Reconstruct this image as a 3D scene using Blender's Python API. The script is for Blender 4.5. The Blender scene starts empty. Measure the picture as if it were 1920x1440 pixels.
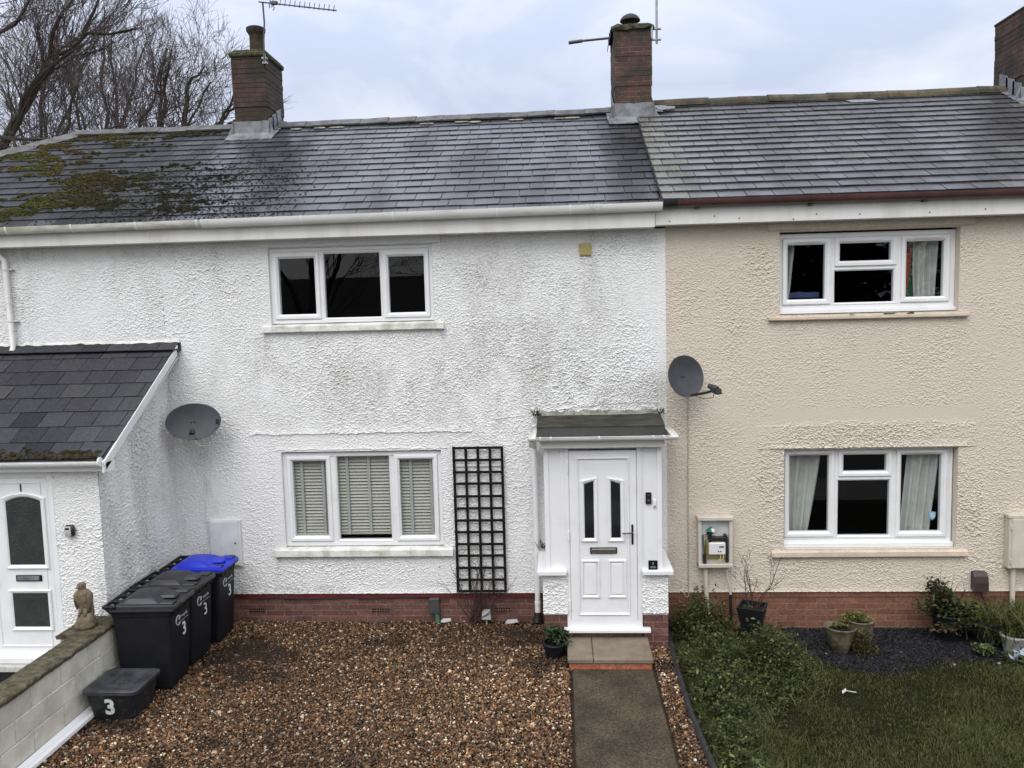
import bpy, math, random
import numpy as np
from mathutils import Matrix, Vector

SC = bpy.context.scene
COL = SC.collection
random.seed(7)
RNG = np.random.default_rng(7)
PI = math.pi
rad = math.radians

# ------------------------------------------------------------------ camera
CAM_LOC = Vector((0.0, -10.0, 4.03))
yaw, pitch, roll = rad(-3.527), rad(-5.384), rad(-1.462)
fwd = Vector((math.sin(yaw)*math.cos(pitch), math.cos(yaw)*math.cos(pitch), math.sin(pitch)))
rgt = Vector((math.cos(yaw), -math.sin(yaw), 0))
upv = rgt.cross(fwd)
r2 = math.cos(roll)*rgt + math.sin(roll)*upv
u2 = -math.sin(roll)*rgt + math.cos(roll)*upv
cd = bpy.data.cameras.new('camera')
cam = bpy.data.objects.new('camera', cd); COL.objects.link(cam)
M = Matrix((( r2.x, u2.x, -fwd.x, CAM_LOC.x), (r2.y, u2.y, -fwd.y, CAM_LOC.y), (r2.z, u2.z, -fwd.z, CAM_LOC.z), (0, 0, 0, 1)))
cam.matrix_world = M
cd.sensor_fit = 'HORIZONTAL'; cd.sensor_width = 36.0; cd.lens = 36.0*1500/1920
cd.clip_start = 0.1; cd.clip_end = 2000
SC.camera = cam

# ------------------------------------------------------------------ light
SUN_EL, SUN_AZ = 52.0, 200.0      # azimuth measured from +Y (north) clockwise: behind the camera, a little to its left
sd = bpy.data.lights.new('sun', 'SUN'); sd.energy = 1.3; sd.angle = rad(40); sd.color = (1.0, 0.975, 0.945)
sun = bpy.data.objects.new('sun', sd); COL.objects.link(sun)
el, az = rad(SUN_EL), rad(SUN_AZ)
to_sun = Vector((math.sin(az)*math.cos(el), math.cos(az)*math.cos(el), math.sin(el)))
sun.rotation_euler = to_sun.to_track_quat('Z', 'Y').to_euler()
sun.location = (0, -20, 30)

W = bpy.data.worlds.new('World'); SC.world = W; W.use_nodes = True
nt = W.node_tree; nt.nodes.clear()
def N(t, **kw):
    n = nt.nodes.new(t)
    for k, v in kw.items(): setattr(n, k, v)
    return n
L = nt.links.new
wo = N('ShaderNodeOutputWorld'); bg = N('ShaderNodeBackground'); bg.inputs['Strength'].default_value = 0.1
sky = N('ShaderNodeTexSky', sky_type='NISHITA'); sky.sun_disc = False
sky.sun_elevation = el; sky.sun_rotation = az
tc = N('ShaderNodeTexCoord')
mp = N('ShaderNodeMapping'); mp.inputs['Scale'].default_value = (2.1, 2.1, 4.2); mp.inputs['Location'].default_value = (1.3, 0.2, 0.55)
L(tc.outputs['Generated'], mp.inputs['Vector'])
n1 = N('ShaderNodeTexNoise'); n1.inputs['Scale'].default_value = 1.6; n1.inputs['Detail'].default_value = 6; n1.inputs['Roughness'].default_value = 0.52
n1.inputs['Distortion'].default_value = 0.5
L(mp.outputs[0], n1.inputs['Vector'])
cr = N('ShaderNodeValToRGB')
cr.color_ramp.elements[0].position = 0.38; cr.color_ramp.elements[0].color = (5.9, 6.55, 8.3, 1)
cr.color_ramp.elements[1].position = 0.60; cr.color_ramp.elements[1].color = (8.3, 8.75, 9.7, 1)
L(n1.outputs['Fac'], cr.inputs['Fac'])
sx = N('ShaderNodeSeparateXYZ'); L(tc.outputs['Generated'], sx.inputs[0])
mr = N('ShaderNodeMapRange'); mr.inputs['From Min'].default_value = 0.25; mr.inputs['From Max'].default_value = 1.0
mr.inputs['To Min'].default_value = 1.0; mr.inputs['To Max'].default_value = 2.3
L(sx.outputs['Z'], mr.inputs['Value'])
# the overcast is thinner on the side the sun stands (behind the camera)
mr2 = N('ShaderNodeMapRange'); mr2.inputs['From Min'].default_value = 0.2; mr2.inputs['From Max'].default_value = -0.7
mr2.inputs['To Min'].default_value = 1.0; mr2.inputs['To Max'].default_value = 1.45
L(sx.outputs['Y'], mr2.inputs['Value'])
mu0 = N('ShaderNodeMath', operation='MULTIPLY'); L(mr.outputs[0], mu0.inputs[0]); L(mr2.outputs[0], mu0.inputs[1])
# higher up the cloud deck is whiter than the bluish band above the roofs
mrw = N('ShaderNodeMapRange'); mrw.inputs['From Min'].default_value = 0.80; mrw.inputs['From Max'].default_value = 1.0; L(sx.outputs['Z'], mrw.inputs['Value'])
mrb = N('ShaderNodeMapRange'); mrb.inputs['From Min'].default_value = 0.3; mrb.inputs['From Max'].default_value = -0.3; L(sx.outputs['Y'], mrb.inputs['Value'])
mxw = N('ShaderNodeMath', operation='MAXIMUM'); L(mrw.outputs[0], mxw.inputs[0]); L(mrb.outputs[0], mxw.inputs[1])
wh = N('ShaderNodeMix', data_type='RGBA'); L(mxw.outputs[0], wh.inputs[0]); L(cr.outputs['Color'], wh.inputs[6]); wh.inputs[7].default_value = (7.55, 7.65, 7.95, 1)
mu = N('ShaderNodeVectorMath', operation='SCALE'); L(wh.outputs[2], mu.inputs[0]); L(mu0.outputs[0], mu.inputs['Scale'])
mx = N('ShaderNodeMix', data_type='RGBA'); mx.inputs[0].default_value = 0.92
L(sky.outputs[0], mx.inputs[6]); L(mu.outputs[0], mx.inputs[7])
L(mx.outputs[2], bg.inputs['Color']); L(bg.outputs[0], wo.inputs['Surface'])

SC.view_settings.view_transform = 'Standard'; SC.view_settings.look = 'None'
SC.view_settings.exposure = 0.15; SC.view_settings.gamma = 1.0

# ------------------------------------------------------------------ materials
def mat(name, base=(.5,.5,.5), rough=.6, spec=.5, metal=0.0, var=0.0, vscale=8.0, bump=0.0, bscale=60.0, col2=None, ramp=(.35,.65), stretch=(1,1,1), tone=0.0, coat=0.0):
    """Principled with noise colour variation (towards col2 or darker/lighter), bump and an optional per-face 'tone' attribute."""
    m = bpy.data.materials.new(name); m.use_nodes = True
    t = m.node_tree; nd = t.nodes; lk = t.links.new
    b = nd['Principled BSDF']
    b.inputs['Base Color'].default_value = (*base, 1); b.inputs['Roughness'].default_value = rough
    b.inputs['Specular IOR Level'].default_value = spec; b.inputs['Metallic'].default_value = metal
    b.inputs['Coat Weight'].default_value = coat
    g = nd.new('ShaderNodeNewGeometry'); mpn = nd.new('ShaderNodeMapping'); mpn.inputs['Scale'].default_value = stretch
    lk(g.outputs['Position'], mpn.inputs['Vector'])
    colsock = None
    if var > 0 or col2:
        n = nd.new('ShaderNodeTexNoise'); n.inputs['Scale'].default_value = vscale; n.inputs['Detail'].default_value = 5; n.inputs['Roughness'].default_value = .6
        lk(mpn.outputs[0], n.inputs['Vector'])
        r = nd.new('ShaderNodeValToRGB'); e = r.color_ramp.elements
        e[0].position, e[1].position = ramp
        c2 = col2 if col2 else tuple(c*(1-var) for c in base)
        e[0].color = (*c2, 1); e[1].color = (*(tuple(min(1, c*(1+var*.4)) for c in base)), 1)
        lk(n.outputs['Fac'], r.inputs['Fac']); colsock = r.outputs['Color']
    if tone > 0:
        a = nd.new('ShaderNodeAttribute'); a.attribute_name = 'tone'
        h = nd.new('ShaderNodeMapRange'); h.inputs['To Min'].default_value = 1-tone; h.inputs['To Max'].default_value = 1+tone
        lk(a.outputs['Fac'], h.inputs['Value'])
        vm = nd.new('ShaderNodeVectorMath'); vm.operation = 'SCALE'
        if colsock: lk(colsock, vm.inputs[0])
        else: vm.inputs[0].default_value = base
        lk(h.outputs[0], vm.inputs['Scale']); colsock = vm.outputs[0]
    if colsock: lk(colsock, b.inputs['Base Color'])
    if bump > 0:
        n2 = nd.new('ShaderNodeTexNoise'); n2.inputs['Scale'].default_value = bscale; n2.inputs['Detail'].default_value = 4
        lk(mpn.outputs[0], n2.inputs['Vector'])
        bp = nd.new('ShaderNodeBump'); bp.inputs['Strength'].default_value = bump; bp.inputs['Distance'].default_value = .01
        lk(n2.outputs['Fac'], bp.inputs['Height']); lk(bp.outputs[0], b.inputs['Normal'])
    return m

def attr_mat(name, attr='col', rough=.7, spec=.4):
    m = bpy.data.materials.new(name); m.use_nodes = True
    t = m.node_tree; b = t.nodes['Principled BSDF']
    a = t.nodes.new('ShaderNodeAttribute'); a.attribute_name = attr
    t.links.new(a.outputs['Color'], b.inputs['Base Color'])
    b.inputs['Roughness'].default_value = rough; b.inputs['Specular IOR Level'].default_value = spec
    return m

def brick_mat(name, c1, c2, mortar, scale=1.0, dirt=(.02,.018,.012), dirt_ramp=(.42,.62), dscale=2.2, rough=.85, msize=.012, bw=.218, bh=.0735, dirt_amt=1.0, off=(0,0,0)):
    m = bpy.data.materials.new(name); m.use_nodes = True
    t = m.node_tree; nd = t.nodes; lk = t.links.new
    b = nd['Principled BSDF']; b.inputs['Roughness'].default_value = rough
    g = nd.new('ShaderNodeNewGeometry'); s = nd.new('ShaderNodeSeparateXYZ'); lk(g.outputs['Position'], s.inputs[0])
    ad = nd.new('ShaderNodeMath'); ad.operation = 'ADD'; lk(s.outputs['X'], ad.inputs[0]); lk(s.outputs['Y'], ad.inputs[1])
    cb = nd.new('ShaderNodeCombineXYZ'); lk(ad.outputs[0], cb.inputs['X']); lk(s.outputs['Z'], cb.inputs['Y'])
    wn = nd.new('ShaderNodeTexNoise'); wn.inputs['Scale'].default_value = 6; lk(g.outputs['Position'], wn.inputs['Vector'])
    wv = nd.new('ShaderNodeVectorMath'); wv.operation = 'MULTIPLY_ADD'; lk(wn.outputs['Color'], wv.inputs[0]); wv.inputs[1].default_value = (.008,.008,0); lk(cb.outputs[0], wv.inputs[2])
    ov = nd.new('ShaderNodeVectorMath'); ov.operation = 'ADD'; lk(wv.outputs[0], ov.inputs[0]); ov.inputs[1].default_value = off
    k = nd.new('ShaderNodeTexBrick'); lk(ov.outputs[0], k.inputs['Vector'])
    k.inputs['Scale'].default_value = 1.0; k.inputs['Brick Width'].default_value = bw; k.inputs['Row Height'].default_value = bh
    k.inputs['Mortar Size'].default_value = msize*.5; k.inputs['Mortar Smooth'].default_value = .3; k.inputs['Bias'].default_value = -.1
    k.inputs['Color1'].default_value = (*c1, 1); k.inputs['Color2'].default_value = (*c2, 1); k.inputs['Mortar'].default_value = (*mortar, 1)
    n = nd.new('ShaderNodeTexNoise'); n.inputs['Scale'].default_value = dscale; n.inputs['Detail'].default_value = 7; n.inputs['Roughness'].default_value = .65
    lk(g.outputs['Position'], n.inputs['Vector'])
    r = nd.new('ShaderNodeMapRange'); r.inputs['From Min'].default_value, r.inputs['From Max'].default_value = dirt_ramp; r.inputs['To Max'].default_value = dirt_amt
    lk(n.outputs['Fac'], r.inputs['Value'])
    x = nd.new('ShaderNodeMix'); x.data_type = 'RGBA'; lk(r.outputs[0], x.inputs[0]); lk(k.outputs['Color'], x.inputs[6]); x.inputs[7].default_value = (*dirt, 1)
    # fine mottling
    n3 = nd.new('ShaderNodeTexNoise'); n3.inputs['Scale'].default_value = 45; n3.inputs['Detail'].default_value = 4; lk(g.outputs['Position'], n3.inputs['Vector'])
    r3 = nd.new('ShaderNodeMapRange'); r3.inputs['From Min'].default_value = .3; r3.inputs['From Max'].default_value = .7; r3.inputs['To Min'].default_value = .65; r3.inputs['To Max'].default_value = 1.25
    lk(n3.outputs['Fac'], r3.inputs['Value'])
    v = nd.new('ShaderNodeVectorMath'); v.operation = 'SCALE'; lk(x.outputs[2], v.inputs[0]); lk(r3.outputs[0], v.inputs['Scale'])
    lk(v.outputs[0], b.inputs['Base Color'])
    bp = nd.new('ShaderNodeBump'); bp.inputs['Strength'].default_value = .7; bp.inputs['Distance'].default_value = .008; bp.invert = True
    lk(k.outputs['Fac'], bp.inputs['Height']); lk(bp.outputs[0], b.inputs['Normal'])
    return m

def render_mat(name, base, stain_a, stain_b, speck=.10):
    """painted roughcast: per-vertex 'stain' (algae and grime runs) mixed over paint"""
    m = bpy.data.materials.new(name); m.use_nodes = True
    t = m.node_tree; nd = t.nodes; lk = t.links.new
    b = nd['Principled BSDF']; b.inputs['Roughness'].default_value = .8; b.inputs['Specular IOR Level'].default_value = .25
    a = nd.new('ShaderNodeAttribute'); a.attribute_name = 'stain'
    g = nd.new('ShaderNodeNewGeometry')
    n = nd.new('ShaderNodeTexNoise'); n.inputs['Scale'].default_value = 34; n.inputs['Detail'].default_value = 5; n.inputs['Roughness'].default_value = .65
    lk(g.outputs['Position'], n.inputs['Vector'])
    r = nd.new('ShaderNodeMapRange'); r.inputs['From Min'].default_value = .36; r.inputs['From Max'].default_value = .66
    lk(n.outputs['Fac'], r.inputs['Value'])
    mm = nd.new('ShaderNodeMath'); mm.operation = 'MULTIPLY'; lk(r.outputs[0], mm.inputs[0]); lk(a.outputs['Fac'], mm.inputs[1])
    n2 = nd.new('ShaderNodeTexNoise'); n2.inputs['Scale'].default_value = 1.3; n2.inputs['Detail'].default_value = 3; lk(g.outputs['Position'], n2.inputs['Vector'])
    r2_ = nd.new('ShaderNodeMapRange'); r2_.inputs['From Min'].default_value = .4; r2_.inputs['From Max'].default_value = .6; lk(n2.outputs['Fac'], r2_.inputs['Value'])
    sc = nd.new('ShaderNodeMix'); sc.data_type = 'RGBA'; lk(r2_.outputs[0], sc.inputs[0]); sc.inputs[6].default_value = (*stain_a, 1); sc.inputs[7].default_value = (*stain_b, 1)
    x = nd.new('ShaderNodeMix'); x.data_type = 'RGBA'; lk(mm.outputs[0], x.inputs[0]); x.inputs[6].default_value = (*base, 1); lk(sc.outputs[2], x.inputs[7])
    n3 = nd.new('ShaderNodeTexNoise'); n3.inputs['Scale'].default_value = 90; n3.inputs['Detail'].default_value = 3; lk(g.outputs['Position'], n3.inputs['Vector'])
    r3 = nd.new('ShaderNodeMapRange'); r3.inputs['From Min'].default_value = .3; r3.inputs['From Max'].default_value = .7; r3.inputs['To Min'].default_value = 1-speck; r3.inputs['To Max'].default_value = 1+speck*.4
    lk(n3.outputs['Fac'], r3.inputs['Value'])
    v = nd.new('ShaderNodeVectorMath'); v.operation = 'SCALE'; lk(x.outputs[2], v.inputs[0]); lk(r3.outputs[0], v.inputs['Scale'])
    lk(v.outputs[0], b.inputs['Base Color'])
    bp = nd.new('ShaderNodeBump'); bp.inputs['Strength'].default_value = .35; bp.inputs['Distance'].default_value = .006
    lk(n3.outputs['Fac'], bp.inputs['Height']); lk(bp.outputs[0], b.inputs['Normal'])
    return m

def slate_mat(name, base, lichen=(.16,.155,.12), keep_edge=False, spec=.8, tone=.3, rough=(.34,.62)):
    m = bpy.data.materials.new(name); m.use_nodes = True
    t = m.node_tree; nd = t.nodes; lk = t.links.new
    b = nd['Principled BSDF']; b.inputs['Specular IOR Level'].default_value = .5
    g = nd.new('ShaderNodeNewGeometry')
    a = nd.new('ShaderNodeAttribute'); a.attribute_name = 'tone'
    h = nd.new('ShaderNodeMapRange'); h.inputs['To Min'].default_value = 1-tone; h.inputs['To Max'].default_value = 1+tone; lk(a.outputs['Fac'], h.inputs['Value'])
    n = nd.new('ShaderNodeTexNoise'); n.inputs['Scale'].default_value = 22; n.inputs['Detail'].default_value = 6; n.inputs['Roughness'].default_value = .7; lk(g.outputs['Position'], n.inputs['Vector'])
    r = nd.new('ShaderNodeMapRange'); r.inputs['From Min'].default_value = .3; r.inputs['From Max'].default_value = .7; r.inputs['To Min'].default_value = .7; r.inputs['To Max'].default_value = 1.25; lk(n.outputs['Fac'], r.inputs['Value'])
    mm = nd.new('ShaderNodeMath'); mm.operation = 'MULTIPLY'; lk(h.outputs[0], mm.inputs[0]); lk(r.outputs[0], mm.inputs[1])
    v = nd.new('ShaderNodeVectorMath'); v.operation = 'SCALE'; v.inputs[0].default_value = base; lk(mm.outputs[0], v.inputs['Scale'])
    ln = nd.new('ShaderNodeAttribute'); ln.attribute_name = 'lichen'
    n4 = nd.new('ShaderNodeTexNoise'); n4.inputs['Scale'].default_value = 30; n4.inputs['Detail'].default_value = 6; n4.inputs['Roughness'].default_value = .75; lk(g.outputs['Position'], n4.inputs['Vector'])
    r4 = nd.new('ShaderNodeMapRange'); r4.inputs['From Min'].default_value = .42; r4.inputs['From Max'].default_value = .6; lk(n4.outputs['Fac'], r4.inputs['Value'])
    m4 = nd.new('ShaderNodeMath'); m4.operation = 'MULTIPLY'; lk(r4.outputs[0], m4.inputs[0]); lk(ln.outputs['Fac'], m4.inputs[1])
    x = nd.new('ShaderNodeMix'); x.data_type = 'RGBA'; lk(m4.outputs[0], x.inputs[0]); lk(v.outputs[0], x.inputs[6]); x.inputs[7].default_value = (*lichen, 1)
    lk(x.outputs[2], b.inputs['Base Color'])
    mp_ = nd.new('ShaderNodeMapping'); mp_.inputs['Scale'].default_value = (1.3, .35, .35); lk(g.outputs['Position'], mp_.inputs['Vector'])
    n2 = nd.new('ShaderNodeTexNoise'); n2.inputs['Scale'].default_value = 1.5; n2.inputs['Detail'].default_value = 3; n2.inputs['Roughness'].default_value = .45; lk(mp_.outputs[0], n2.inputs['Vector'])
    r2_ = nd.new('ShaderNodeMapRange'); r2_.inputs['From Min'].default_value = .4; r2_.inputs['From Max'].default_value = .62; r2_.inputs['To Min'].default_value = rough[1]; r2_.inputs['To Max'].default_value = rough[0]; lk(n2.outputs['Fac'], r2_.inputs['Value'])
    sxp = nd.new('ShaderNodeSeparateXYZ'); lk(g.outputs['Position'], sxp.inputs[0])
    ga = nd.new('ShaderNodeMapRange'); ga.inputs['From Min'].default_value = -5.3; ga.inputs['From Max'].default_value = -4.2; lk(sxp.outputs['X'], ga.inputs['Value'])      # old mossy end is matt
    gv = nd.new('ShaderNodeMapRange'); gv.inputs['From Min'].default_value = .45; gv.inputs['From Max'].default_value = 1.15; gv.inputs['To Min'].default_value = 1.0; gv.inputs['To Max'].default_value = (1.0 if keep_edge else .25); lk(sxp.outputs['X'], gv.inputs['Value'])
    gm0 = nd.new('ShaderNodeMath'); gm0.operation = 'MULTIPLY'; lk(ga.outputs[0], gm0.inputs[0]); lk(gv.outputs[0], gm0.inputs[1])
    # rain shadow streak running down from the left chimney
    wx = nd.new('ShaderNodeMath'); wx.operation = 'MULTIPLY_ADD'; lk(n2.outputs['Fac'], wx.inputs[0]); wx.inputs[1].default_value = .5; lk(sxp.outputs['X'], wx.inputs[2])
    s1 = nd.new('ShaderNodeMath'); s1.operation = 'ADD'; lk(wx.outputs[0], s1.inputs[0]); s1.inputs[1].default_value = 3.62
    s2 = nd.new('ShaderNodeMath'); s2.operation = 'ABSOLUTE'; lk(s1.outputs[0], s2.inputs[0])
    s3 = nd.new('ShaderNodeMapRange'); s3.interpolation_type = 'SMOOTHSTEP'; s3.inputs['From Min'].default_value = .05; s3.inputs['From Max'].default_value = .42; s3.inputs['To Min'].default_value = .2; lk(s2.outputs[0], s3.inputs['Value'])
    gm = nd.new('ShaderNodeMath'); gm.operation = 'MULTIPLY'; lk(gm0.outputs[0], gm.inputs[0]); lk(s3.outputs[0], gm.inputs[1])
    sp0 = nd.new('ShaderNodeMapRange'); sp0.inputs['From Min'].default_value = .34; sp0.inputs['From Max'].default_value = .60; sp0.inputs['To Min'].default_value = .5*spec; sp0.inputs['To Max'].default_value = spec; lk(n2.outputs['Fac'], sp0.inputs['Value'])
    sp1 = nd.new('ShaderNodeMath'); sp1.operation = 'MULTIPLY'; lk(sp0.outputs[0], sp1.inputs[0]); lk(gm.outputs[0], sp1.inputs[1])
    sp2 = nd.new('ShaderNodeMath'); sp2.operation = 'MULTIPLY_ADD'; lk(a.outputs['Fac'], sp2.inputs[0]); sp2.inputs[1].default_value = .07; lk(sp1.outputs[0], sp2.inputs[2])
    lk(sp2.outputs[0], b.inputs['Specular IOR Level'])
    ra = nd.new('ShaderNodeMath'); ra.operation = 'MULTIPLY_ADD'; lk(m4.outputs[0], ra.inputs[0]); ra.inputs[1].default_value = .4; lk(r2_.outputs[0], ra.inputs[2])
    lk(ra.outputs[0], b.inputs['Roughness'])
    bp = nd.new('ShaderNodeBump'); bp.inputs['Strength'].default_value = .12; bp.inputs['Distance'].default_value = .003
    lk(n.outputs['Fac'], bp.inputs['Height']); lk(bp.outputs[0], b.inputs['Normal'])
    return m

def glass_mat(name, tint=(.9,.93,.95), refl=1.0, rough=.0):
    m = bpy.data.materials.new(name); m.use_nodes = True
    t = m.node_tree; nd = t.nodes; lk = t.links.new; nd.clear()
    o = nd.new('ShaderNodeOutputMaterial'); tr = nd.new('ShaderNodeBsdfTransparent'); tr.inputs['Color'].default_value = (*tint, 1)
    gl = nd.new('ShaderNodeBsdfGlossy'); gl.inputs['Roughness'].default_value = rough
    fr = nd.new('ShaderNodeFresnel'); gb = nd.new('ShaderNodeNewGeometry')      # thin pane: same reflectance from both sides
    mi = nd.new('ShaderNodeMapRange'); mi.inputs['To Min'].default_value = 1.5; mi.inputs['To Max'].default_value = 1/1.5
    lk(gb.outputs['Backfacing'], mi.inputs['Value']); lk(mi.outputs[0], fr.inputs['IOR'])
    ml = nd.new('ShaderNodeMath'); ml.operation = 'MULTIPLY'; ml.inputs[1].default_value = refl; lk(fr.outputs[0], ml.inputs[0])
    mxs = nd.new('ShaderNodeMixShader'); lk(ml.outputs[0], mxs.inputs[0]); lk(tr.outputs[0], mxs.inputs[1]); lk(gl.outputs[0], mxs.inputs[2])
    lk(mxs.outputs[0], o.inputs['Surface'])
    return m

M_ = {}
def setup_mats():
    g = M_
    g['white_render'] = render_mat('white_roughcast', (.79,.79,.785), (.38,.38,.345), (.44,.44,.425), .2)
    g['cream_render'] = render_mat('cream_roughcast', (.61,.545,.46), (.46,.40,.33), (.51,.45,.375), .14)
    g['pier_render'] = g['white_render']
    g['plinth'] = brick_mat('red_plinth_brick', (.125,.052,.042), (.205,.098,.078), (.22,.135,.11), dirt=(.07,.038,.03), dirt_ramp=(.46,.72), msize=.016, bw=.245, bh=.078, dirt_amt=.7, dscale=4)
    g['plinth_cream'] = brick_mat('orange_plinth_brick', (.165,.066,.040), (.25,.115,.070), (.24,.15,.10), dirt=(.12,.06,.045), dirt_ramp=(.46,.72), msize=.015, bw=.245, bh=.077, dirt_amt=.6, dscale=4)
    g['step_brick'] = brick_mat('step_brick', (.36,.10,.05), (.42,.14,.07), (.25,.16,.12), dirt_ramp=(.55,.8), msize=.014, off=(.03,0,0))
    g['chimney'] = brick_mat('sooty_chimney_brick', (.058,.029,.022), (.092,.042,.029), (.030,.025,.019), dirt=(.024,.019,.012), dirt_ramp=(.36,.58), dscale=3.4, off=(0,-7.31,0), msize=.016)
    g['chimney_mid'] = brick_mat('weathered_chimney_brick', (.062,.029,.023), (.098,.043,.033), (.13,.10,.08), dirt=(.032,.027,.018), dirt_ramp=(.42,.62), dscale=4, off=(0.03,-7.385,0), msize=.013)
    g['chimney_dark'] = brick_mat('dark_chimney_brick', (.065,.035,.024), (.10,.05,.034), (.04,.034,.028), dirt=(.02,.018,.012), dirt_ramp=(.4,.6), dscale=3, off=(0,-7.30,0), msize=.015)
    g['painted_dpc'] = mat('dark_red_paint', (.12,.022,.02), .55, var=.35, vscale=14, bump=.3, bscale=40)
    g['slate'] = slate_mat('wet_grey_slate', (.030,.030,.037), (.045,.047,.032), rough=(.26,.42), tone=.45, spec=.9)
    g['slate_old'] = slate_mat('old_concrete_slate', (.034,.033,.038), (.19,.185,.145), rough=(.28,.44), tone=.4, keep_edge=True, spec=.75)
    g['slate_porch'] = slate_mat('porch_slate', (.042,.042,.048), (.085,.085,.082), tone=.2, rough=(.42,.6), spec=.6)
    g['ridge'] = mat('grey_ridge_tile', (.10,.10,.10), .7, var=.5, vscale=7, bump=.4, bscale=40, tone=.2)
    g['ridge_old'] = mat('lichened_ridge_tile', (.085,.064,.038), .85, vscale=6, col2=(.035,.034,.022), ramp=(.42,.6), bump=.6, bscale=30, tone=.2)
    g['lead'] = mat('lead_flashing', (.19,.20,.215), .5, metal=.15, var=.45, vscale=7, bump=.35, bscale=16)
    g['mortar'] = mat('weathered_mortar', (.30,.29,.25), .9, vscale=9, col2=(.10,.10,.07), bump=.8, bscale=30)
    g['mossy_concrete'] = mat('mossy_concrete_cap', (.10,.095,.065), .95, spec=.1, vscale=14, col2=(.035,.037,.02), bump=1, bscale=50)
    g['clay_pot'] = mat('weathered_clay_pot', (.085,.060,.046), .85, spec=.1, vscale=9, col2=(.035,.032,.024), bump=.4, bscale=40)
    g['upvc'] = mat('white_upvc', (.77,.775,.785), .32, vscale=3.5, col2=(.72,.72,.72), ramp=(.30,.50))
    g['upvc_dirty'] = mat('weathered_white_upvc', (.70,.70,.675), .45, vscale=3, col2=(.55,.545,.50), ramp=(.28,.5), stretch=(.6,1,3))
    g['fascia'] = mat('white_fascia_board', (.74,.735,.70), .45, vscale=1.6, col2=(.62,.61,.57), ramp=(.3,.55), stretch=(2.5,1,.5))
    g['gutter_dirty'] = mat('algae_white_gutter', (.68,.67,.62), .45, vscale=2.2, col2=(.40,.39,.30), ramp=(.36,.56), stretch=(1.2,1,4))
    g['sill'] = mat('painted_sill', (.72,.715,.69), .7, vscale=5, col2=(.42,.43,.36), ramp=(.32,.55), bump=.5, bscale=45)
    g['sill_cream'] = mat('cream_painted_sill', (.58,.49,.39), .7, var=.15, vscale=6, bump=.4, bscale=40)
    g['lintel_cream'] = mat('cream_lintel', (.50,.42,.32), .8, vscale=6, col2=(.33,.26,.19), ramp=(.3,.5), bump=.7, bscale=35)
    g['silicone'] = mat('grey_vent_trim', (.55,.55,.56), .5)
    g['brown_gutter'] = mat('brown_upvc_gutter', (.085,.040,.036), .38, var=.3, vscale=5)
    g['black_plastic'] = mat('black_plastic', (.018,.018,.02), .42, var=.3, vscale=9)
    g['bin_plastic'] = mat('charcoal_bin_plastic', (.010,.0105,.014), .55, spec=.22, var=.25, vscale=6, bump=.08, bscale=250)
    g['bin_lid'] = mat('charcoal_bin_lid', (.024,.0245,.030), .42, spec=.5, var=.3, vscale=7)
    g['blue_lid'] = mat('blue_bin_lid', (.012,.03,.50), .38, var=.15, vscale=5)
    g['box_plastic'] = mat('scuffed_black_box', (.013,.014,.016), .5, spec=.35, vscale=16, col2=(.034,.034,.038), ramp=(.36,.46), bump=.2, bscale=60)
    g['box_lid'] = mat('dusty_box_lid', (.05,.052,.06), .5, vscale=7, col2=(.022,.022,.025), ramp=(.4,.6), bump=.25, bscale=20)
    g['sticker'] = mat('white_vinyl_number', (.72,.76,.72), .4, vscale=24, col2=(.40,.56,.47), ramp=(.3,.5))
    g['sticker_plain'] = mat('white_print', (.45,.46,.48), .45)
    g['black_gloss'] = mat('black_gloss', (.008,.008,.009), .2)
    g['dark_glass'] = mat('dark_door_glass', (.010,.011,.012), .06, spec=.5)
    g['obscure'] = mat('obscure_door_glass', (.035,.036,.036), .14, var=.3, vscale=6, bump=1.0, bscale=55)
    g['steel'] = mat('brushed_steel', (.36,.34,.31), .35, metal=1, var=.2, vscale=12)
    g['chrome'] = mat('chrome', (.55,.55,.56), .15, metal=1)
    g['galv'] = mat('galvanised_steel', (.32,.33,.34), .5, metal=.7, var=.3, vscale=20)
    g['dark_metal'] = mat('tarnished_aluminium', (.075,.075,.08), .5, metal=.4, var=.3, vscale=20)
    g['dish'] = mat('grey_satellite_dish', (.046,.049,.058), .55, var=.25, vscale=7)
    g['trellis'] = mat('black_stained_wood', (.009,.0085,.008), .8, spec=.2, var=.4, vscale=40, bump=.4, bscale=90)
    g['block'] = mat('pale_concrete_block', (.60,.58,.51), .9, vscale=4, col2=(.42,.41,.335), ramp=(.34,.62), bump=.5, bscale=90, tone=.12)
    g['blockmortar'] = mat('pale_mortar', (.52,.51,.46), .9, var=.3, vscale=16, bump=.5, bscale=60)
    g['coping'] = mat('mossy_coping', (.115,.105,.075), .95, spec=.1, vscale=18, col2=(.045,.04,.022), bump=.9, bscale=45)
    g['statue'] = mat('weathered_stone_bird', (.22,.175,.125), .95, spec=.1, vscale=20, col2=(.11,.085,.055), bump=.9, bscale=60)
    g['slab'] = mat('concrete_step_slab', (.225,.18,.13), .85, vscale=3.5, col2=(.13,.105,.075), bump=.4, bscale=80)
    g['path'] = None
    g['meter_white'] = mat('white_meter_door', (.66,.665,.67), .45, var=.12, vscale=5)
    g['meter_cream'] = mat('cream_meter_box', (.57,.52,.44), .55, var=.12, vscale=5)
    g['meter_inner'] = mat('grey_box_interior', (.62,.63,.63), .6, var=.15, vscale=7)
    g['meter_face'] = mat('white_meter_face', (.72,.72,.72), .35, var=.05)
    g['yellow'] = mat('dull_yellow_meter_body', (.20,.17,.04), .5, var=.3, vscale=9)
    g['yellow_wire'] = mat('yellow_wire', (.6,.52,.2), .5)
    g['green_cap'] = mat('green_regulator_cap', (.03,.16,.10), .4)
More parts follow.
